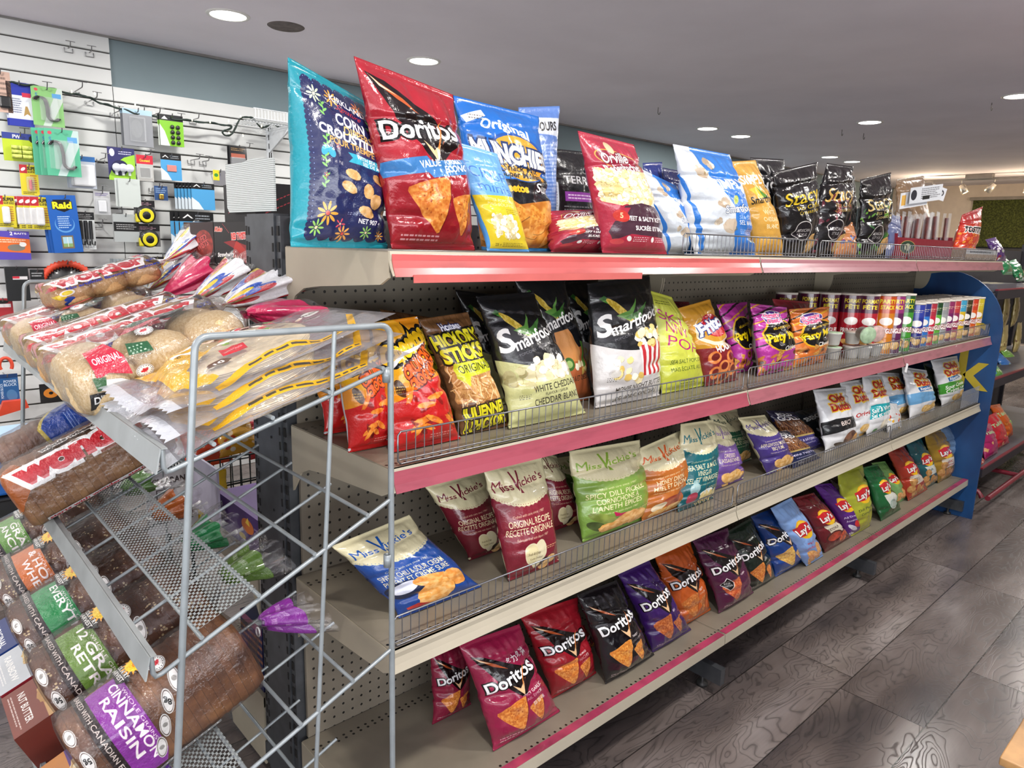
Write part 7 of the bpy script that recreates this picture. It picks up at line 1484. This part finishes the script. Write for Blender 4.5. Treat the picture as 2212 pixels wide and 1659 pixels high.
# ------------------------------------------------------------------ second shelf: stacked-chip cans and noodle cups
def a_can(c1, c2, band, txt, tall=True):
    a = Art(c1, 1.1 if tall else 1.0, 256); a.grad(0, .4, c2, c1, al=.6)
    H = 1.1 if tall else 1.0
    for x in (.25, .75):
        a.rect(x - .25, H * .70, x + .25, H, band)
        if tall: a.text(txt[0], x, H * .90, .07, '#e0d030', w=.26, bold=.04); a.text(txt[1], x, H * .80, .07, '#e0d030', w=.22, bold=.04)
        else: a.lines(x - .15, H * .80, x + .15, H * .88, 2, '#e8d8b0', .8, 4)
        # plain white oval where the mascot would be
        a.ell(x, H * .56, .11, .075, '#ece8e2'); a.text('PRINGLES', x, H * .40, .085 if tall else .10, WH, w=.30, bold=.04, out=('#7c1018', .07))
        a.crisp(x + .04, H * .14, .09, .07, 20, '#d8a048', '#f0c880'); a.crisp(x - .06, H * .20, .07, .05, -30, '#d8a048', '#f0c880')
    return a
def can(lab, px, py0, py1, R, y, art, tall, lid='#d8d0c4', z=None):
    z = SHELF_Z[2]; x = float(on(px, .5 * (py0 + py1), 1, y)[0]); h = .245 if tall else .20
    t = thing('chip_can', lab, 'can of crisps', (x, y, z), -.9)
    n = 28; b = MB(); vs = []; fs = []; uv = []
    for k in range(n + 1):
        a = 2 * PI * k / n; vs += [(R * math.cos(a), R * math.sin(a), .004), (R * math.cos(a), R * math.sin(a), h - .006)]
    for k in range(n): fs.append((2 * k, 2 * k + 2, 2 * k + 3, 2 * k + 1)); uv.append([(k / n, 0), ((k + 1) / n, 0), ((k + 1) / n, 1), (k / n, 1)])
    b.add(vs, fs, 0, uv, True); b.lathe([(0, 0), (R * 1.01, 0), (R * 1.01, .005), (R, .006)], n=28, mi=1); b.build('tube', [art, mat('#b8b8b8', .3, .8)], t)
    MB().lathe([(R, h - .008), (R * 1.04, h - .008), (R * 1.04, h), (R * .96, h), (R * .94, h - .003), (0, h - .003)], n=28).build('lid', mat(lid, .4, alpha=1), t); return t
def cm(a): return printed(a, 'can_print', .28, 0, .5, 0)
RED, ORG, PUR, GRN = (cm(a_can(*c)) for c in (('#a81828', '#8c1020', '#4c1030', ('FORMAT', 'FÊTE')), ('#c87818', '#d88c20', '#b8481c', ('PARTY', 'STACK')), ('#58184c', '#481440', '#8c2c6c', ('PARTY', 'STACK')), ('#3c8c2c', '#4c9c38', '#1c4c24', ('PARTY', 'STACK'))))
can('tall red can in shade at the back, farthest left of the cans', 1698, 600, 700, .040, 1.34, RED, True)
can('tall red can in shade at the back, second from the left', 1746, 602, 700, .040, 1.33, RED, True)
can('tall red can with a white nutrition panel behind the noodle cups', 1790, 604, 710, .041, 1.26, RED, True)
can('tall red can with yellow lettering, left one of the bright pair', 1836, 610, 716, .041, 1.20, RED, True)
can('tall red can with yellow lettering, right one of the bright pair', 1874, 612, 720, .041, 1.145, RED, True)
can('tall orange can behind the tall purple can', 1908, 612, 770, .040, 1.11, ORG, True)
can('tall purple can between the orange and the green can', 1928, 612, 770, .038, 1.09, PUR, True)
can('tall green can before the short cans begin', 1950, 612, 765, .038, 1.085, GRN, True)
sc = [('#1c2c8c', '#5c1830', '#2c3c9c', 'navy and maroon'), ('#2c74c4', '#2c74c4', '#1c2c7c', 'sky blue'), ('#c01c38', '#c01c38', '#a82c3c', 'red'), ('#5ca838', '#5ca838', '#1c4424', 'green'), ('#9a9c9e', '#8c8e90', '#8c8e90', 'silver grey'), ('#6c1c5c', '#5c184c', '#8c2c5c', 'plum'), ('#8c2450', '#e08c3c', '#b83c3c', 'rose and orange'), ('#d8b424', '#e0c840', '#3c9cc0', 'yellow and cyan'), ('#141416', '#1c1a14', '#3c3418', 'black and gold'), ('#d85c20', '#d86c28', '#c83c20', 'orange'), ('#c8a828', '#d88c30', '#c8b82c', 'yellow')]
for i, (c1, c2, bd, nm) in enumerate(sc):
    x = 1974 + i * 13.2; can('short ' + nm + ' can in the row of short cans', x, 642, 755 - i * 5, .036, 1.10 + .006 * (i % 2), cm(a_can(c1, c2, bd, None, False)), False)
CREAR = cm(a_can('#6c2c3c', '#5c2430', '#4c2030', None, False))
for r in range(2):
    for i in range(10): 
        t = can('short can in the rear rows, only its pale lid showing', 1968 + i * 13.0, 630 - 4 * r, 700, .036, 1.18 + .08 * r, CREAR, False); t['group'] = 'rear rows of short cans'
def cup(lab, px, py, y, lidc, tip=False, zz=0.0):
    p = on(px, py, 1, y); t = thing('noodle_cup', lab, 'noodle cup', (p[0], y, SHELF_Z[2] + zz))
    b = MB().lathe([(0, 0), (.026, 0), (.029, .003), (.036, .046), (.040, .048), (.040, .052), (.037, .053)], n=28); b.build('cup', mat('#c9c8c2', .5), t)
    MB().lathe([(0, .0545), (.038, .0545), (.0405, .052), (.039, .051)], n=28).build('lid', mat(lidc, .4, var=.15, nscale=40), t)
    t.scale = (.82, .82, .9)
    if tip: t.rotation_euler = (PI / 2 + .1, 0, -.6); t.location.z += .047
    return t
cup('white noodle cup with a pale green lid, lower left of the stacked cups', 1796, 780, 1.16, '#a8c0a0'); cup('white noodle cup set on the left lower cup', 1798, 745, 1.16, '#b0c8a8', zz=.056)
cup('white noodle cup, lower one in the middle of the noodle cups', 1836, 775, 1.13, '#b8a8a0'); cup('white noodle cup on the middle lower cup', 1840, 745, 1.13, '#c0aca0', zz=.056)
cup('white noodle cup tipped on its side with a green lid facing out', 1858, 728, 1.10, '#9cb494', True, .056); cup('white noodle cup tipped on its side with a red lid facing out', 1878, 722, 1.10, '#c0a09a', True, .056)
cup('white noodle cup under the tipped green lidded cup', 1862, 770, 1.10, '#c8c8c0'); cup('white noodle cup under the tipped red lidded cup', 1886, 765, 1.10, '#c8c8c0')
# ------------------------------------------------------------------ meat stick box at the end of the top shelf
z = SHELF_Z[1]
x0, x1 = float(on(1938, 530, 1, 1.08)[0]), float(on(2058, 530, 1, 1.08)[0])
def a_jerky(): a = Art('#7c1428', .35, 300); a.ell(.17, .20, .13, .11, '#b89050'); a.ell(.17, .20, .12, .10, '#1c3c2c'); a.ell(.17, .20, .05, .06, '#a8a890'); return a
t = thing('meat_stick_box', 'maroon display box of meat sticks in clear sleeves on the top shelf', 'display box', ((x0 + x1) / 2, 1.17, z + .001))
W2 = (x1 - x0) / 2; bb = MB(); bb.box(-W2, W2, -.09, -.087, 0, .085, 0, {2: 1}).box(-W2, W2, .087, .09, 0, .15).box(-W2, -W2 + .003, -.087, .087, 0, .10).box(W2 - .003, W2, -.087, .087, 0, .10).box(-W2, W2, -.087, .087, 0, .003)
bb.build('box_tray', [mat('#7c1428', .35, coat=.3), printed(a_jerky(), 'jerky', .3)], t)
rgm = random.Random(8)
for k in range(16):
    xx = x0 + .03 + (x1 - x0 - .06) * k / 15; yy = 1.11 + .03 * (k % 3); h = rgm.uniform(.15, .185); tl = rgm.uniform(-.02, .05)
    m = thing('meat_stick', 'x', 'meat stick', (xx, yy, z + .006), 0); m.rotation_euler = (rgm.uniform(-.1, .05), tl * 4, 0)
    MB().tube([(0, 0, 0), (.002, 0, h * .5), (0, 0, h)], .008, 10).build('sausage', mat('#5c2018', .35, coat=.5, var=.3, nscale=60, bump=.4), m)
    MB().box(-.019, .019, -.011, -.010, -.002, h + .02).box(-.019, .019, .010, .011, -.002, h + .02).build('clear_sleeve', CLEAR, m)
    m['label'] = 'dark meat stick in a clear sleeve standing in the maroon box'; m['group'] = 'meat sticks in the maroon box'
def hdr(lab, px, w_, h_, y, rot, art):
    p = on(px[0], px[1], 1, y); o = MB().box(-w_ / 2, w_ / 2, -.001, 0, 0, h_, 0, {2: 1}).build('header_card', [mat('#cfd2d6', .5), printed(art, 'hc', .4)], loc=tuple(p)); o.rotation_euler = (.1, rot, -.3); return tag(o, lab, 'header card')
hc = Art('#d8dade', .5, 200); hc.ell(.62, .28, .26, .14, '#2c2c34'); hc.text('BUTCHER', .62, .28, .09, WH, w=.4, bold=.03); hc.rect(.05, .1, .2, .42, '#d8a850')
hc2 = Art('#cdd0d4', .5, 200); hc2.lines(.35, .1, .95, .45, 6, '#5c5c60', .9, 3); hc2.rect(.4, .08, .62, .2, '#222222'); hc2.ell(.12, .26, .09, .16, '#2c2c34')
hdr('white header card with a dark oval badge on the meat stick sleeves, left one', (1972, 447), .17, .065, 1.14, -.16, hc); hdr('white header card with a barcode on the meat stick sleeves, right one', (1998, 436), .20, .065, 1.11, -.14, hc2); hdr('white header card behind the barcode card', (2022, 430), .10, .055, 1.15, .15, hc)
T('paper_bag_of_snacks', 'brown paper bag of snacks folded over, behind the meat stick box', 1, (1936, 388, 1996, 378, 2012, 545, 1930, 545), a_plain('#94785c', ('#c0502c', '#d8c8b0', '#a8906c'), txt='SNACK', tc='#b84830', seed=22), '#9c8468', .04, 1.30, .09, 70)
T('jerky_bag', 'clear and blue jerky pack lying left of the maroon box', 1, (1915, 462, 1945, 468, 1950, 556, 1912, 556), a_plain('#5c6488', ('#a8b0c8', '#2c4c98', '#d8d8e0'), seed=23), '#8c90a0', .10, 1.10, .03, 71)
cbox('snack_tray', 'low brown cardboard tray with a white strip at the far end of the top shelf', float(on(2082, 545, 1, 1.06)[0]), float(on(2150, 545, 1, 1.06)[0]), 1.05, 1.35, z + .001, z + .052, {2: Art('#8c7458', .2, 200).rect(0, .12, 1, .2, '#b8b8b8').lines(.1, .13, .9, .19, 1, '#222222', .9, 3)}, '#8c7458', 'box')
# ------------------------------------------------------------------ dark red rack beyond the blue panel
RR = mat('#7c2030', .4, coat=.2); RK = mat('#26232a', .5)
rk = thing('snack_rack', 'dark shelves with red edges beyond the blue end panel', 'display rack', (4.4, 1.0, 0))
for (zz, y0, y1) in ((.255, 0.0, .42), (.735, .03, .42), (1.215, .06, .42)):
    sh = MB().box(.0, 2.2, y0, y1, zz - .02, zz).build('rack_shelf', mat('#5c5a60', .5), rk)
    MB().box(.0, 2.2, y0 - .012, y0, zz - .035, zz + .012).build('shelf_lip', RK, sh); MB().box(.0, 2.2, y0 - .013, y0 + .001, zz + .012, zz + .020).build('red_edge', RR, sh)
for x in (.04, 2.16):
    MB().box(x - .015, x + .015, .42, .45, 0, 1.5).build('post', RK, rk); MB().tube([(x, .44, .10), (x, .0, .13), (x, -.02, .10)], .014, 8).build('floor_leg', RR, rk)
MB().tube([(-.02, -.06, .12), (1.0, -.06, .12)], .014, 8).tube([(.62, -.06, .12), (.62, .44, .12)], .014, 8).build('base_bar', RR, rk)
MB().box(0, 2.2, .44, .445, .1, 1.45).build('back_panel', mat('#3a383c', .6), rk)
def rb(lab, px, zz, y, c, sp, txt=None, lean=.3, nm='tortilla_chip_bag', dep=.06, sd=0):
    SHELF_Z[9] = zz; bag(nm, lab, quad_px(px, 9, lean, y), a_plain(c, sp, 200, 1.7, txt, '#a8dca0', sd), c, dep, 600 + sd, floor=zz, nu=30, nv=40)
rb('magenta rolled chip bag on the rack beyond the blue panel', (2112, 912, 2140, 915, 2152, 994, 2126, 1002), .257, 1.04, '#a01c5c', ('#d8a868', '#8c1850'), 'Takis', sd=1)
rb('red rolled chip bag on the rack beyond the blue panel', (2126, 902, 2152, 890, 2176, 982, 2148, 990), .257, 1.06, '#c01c30', ('#d8a868', '#a81828'), 'Takis', sd=2)
rb('orange rolled chip bag on the rack beyond the blue panel', (2136, 876, 2160, 872, 2184, 965, 2168, 975), .257, 1.10, '#d05c1c', ('#e08c2c', '#b84c18'), 'Takis', sd=3)
rb('small clear and red bag at the end of the far rack', (2098, 985, 2112, 980, 2118, 1020, 2100, 1030), .257, 1.03, '#a84c44', ('#d89c7c', '#e8d8c8'), sd=4)
for k in range(5):
    p = on(2170 + 12 * k, 920 + (k % 2) * 14, 1, 1.22 + .03 * k)
    q = [p + np.array([-.09, .02, .08]), p + np.array([.09, .03, .08]), p + np.array([.10, -.03, -.01]), p + np.array([-.10, -.03, -.02])]
    tag(bag('candy_bag', 'lime green sweets bag piled on the far rack', q, a_plain('#8cc828', ('#b8e040', '#3c9cc0', '#68a820'), seed=50 + k), '#88c028', .04, 620 + k, cat='bag of sweets', nu=20, nv=24), group='lime green sweets bags on the far rack')
for k, (lab, c) in enumerate((('green bag of snacks on the middle shelf of the far rack', '#5c9c44'), ('blue bag of snacks on the middle shelf of the far rack', '#3c74b8'), ('leaf green bag of snacks at the back of the far middle shelf', '#78b048'))):
    p = on((2140, 2165, 2178)[k], (815, 800, 788)[k], 1, 1.10 + .07 * k)
    q = [p + np.array([-.03, .05, .09]), p + np.array([.10, .05, .10]), p + np.array([.20, -.03, -.03]), p + np.array([-.02, -.04, -.04])]
    bag('potato_chip_bag', lab, q, a_plain(c, ('#e8e4d0', '#a8c878', '#4c8cd0'), seed=60 + k), c, .05, 630 + k, nu=24, nv=30)
for k in range(6):
    px, py = [(2142, 672), (2170, 676), (2192, 672), (2136, 730), (2166, 742), (2196, 735)][k]; Y = 1.30
    p = on(px, py, 1, Y); q = [p + np.array([-.05, 0, .13]), p + np.array([.07, 0, .13]), p + np.array([.06, 0, -.10]), p + np.array([-.05, 0, -.11])]
    tag(bag('gold_gift_bag', 'gold foil bag hanging on the far rack', q, a_plain('#b8a468', ('#d8c890', '#8c6c38', '#6c4c30'), seed=70 + k), '#b09c60', .04, 640 + k, metal=.15, rough=.3, nu=20, nv=26), group='gold foil bags hanging on the far rack')
    tag(MB().tube([(0, .14, 0), (0, 0, 0), (0, -.015, .012)], .003, 5).build('peg_hook', HOOKM, loc=(p[0] + .01, p[1], p[2] + .125)), 'steel peg carrying a gold foil bag on the far rack', 'peg hook', 'pegs on the far rack')
for k, (px, py, c) in enumerate(((2165, 575, '#2c7c4c'), (2195, 590, '#206c40'), (2150, 545, '#4c2c6c'))):
    p = on(px, py, 1, 1.22); q = [p + np.array([-.08, .04, .07]), p + np.array([.12, .04, .09]), p + np.array([.14, -.03, -.05]), p + np.array([-.08, -.03, -.05])]
    bag('pretzel_bag', ['dark green bag of snacks on the upper far shelf', 'second dark green bag of snacks at the right edge of the far shelf', 'small violet bag of snacks on the upper far shelf'][k], q, a_plain(c, ('#e8e4e0', '#8c2434', '#b8c8a0'), seed=80 + k), c, .05, 650 + k, nu=24, nv=30)
cbox('sweets_box', 'box of black and gold wrapped sweets beside the top of the blue panel', 4.42, 4.80, 1.06, 1.30, 1.217, 1.26, {2: Art('#5c5a60', .3, 128), 1: Art('#1c1a1c', .8, 160).lines(.1, .1, .9, .7, 5, '#d8c890', .9, 3)}, '#6c6a70')
# pastel boxes and cards on a far shelf under the hedge panel
ws = thing('white_shelf', 'white shelf with pastel boxes under the hedge panel on the far wall', 'shelf', (RIGHTX, 2.5, 1.18))
MB().box(-.35, 0, -.9, .65, 0, .025).build('board', WP, ws); MB().box(-.33, -.30, -.88, -.85, -.5, 0).build('bracket', D3, ws); MB().box(-.02, 0, -.9, .65, -.9, .4).build('back_board', mat('#3c3a3a', .6), ws)
for k, c in enumerate(('#a8b070', '#a8c0dc', '#d8a8bc', '#e0b8a0', '#d8c088', '#b8c8dc', '#e0c0b8', '#e0a8b8')):
    y = 3.0 - k * .16; cbox('pastel_box', ['olive', 'pale blue', 'pink', 'peach', 'straw', 'ice blue', 'blush', 'rose'][k] + ' pastel box on the white far shelf', RIGHTX - .28, RIGHTX - .08, y - .07, y + .07, 1.206, 1.206 + (.22 if k < 7 else .42), {4: Art(c, 1.4, 64).lines(.2, .3, .8, 1.1, 3, '#ffffff', .5, k)}, c)
# brown corner of a wooden counter at the lower right
tag(MB().box(0, .5, -.6, 0, 0, .585, 0).box(-.012, .52, -.62, .012, .585, .60, 1).build('wooden_counter', [mat('#5c3a22', .5, var=.2, nscale=20), mat('#b48a58', .4, var=.15, nscale=16)], loc=(1.30, .19, 0), bevel=.002), 'corner of a brown wooden counter at the lower right edge', 'counter')
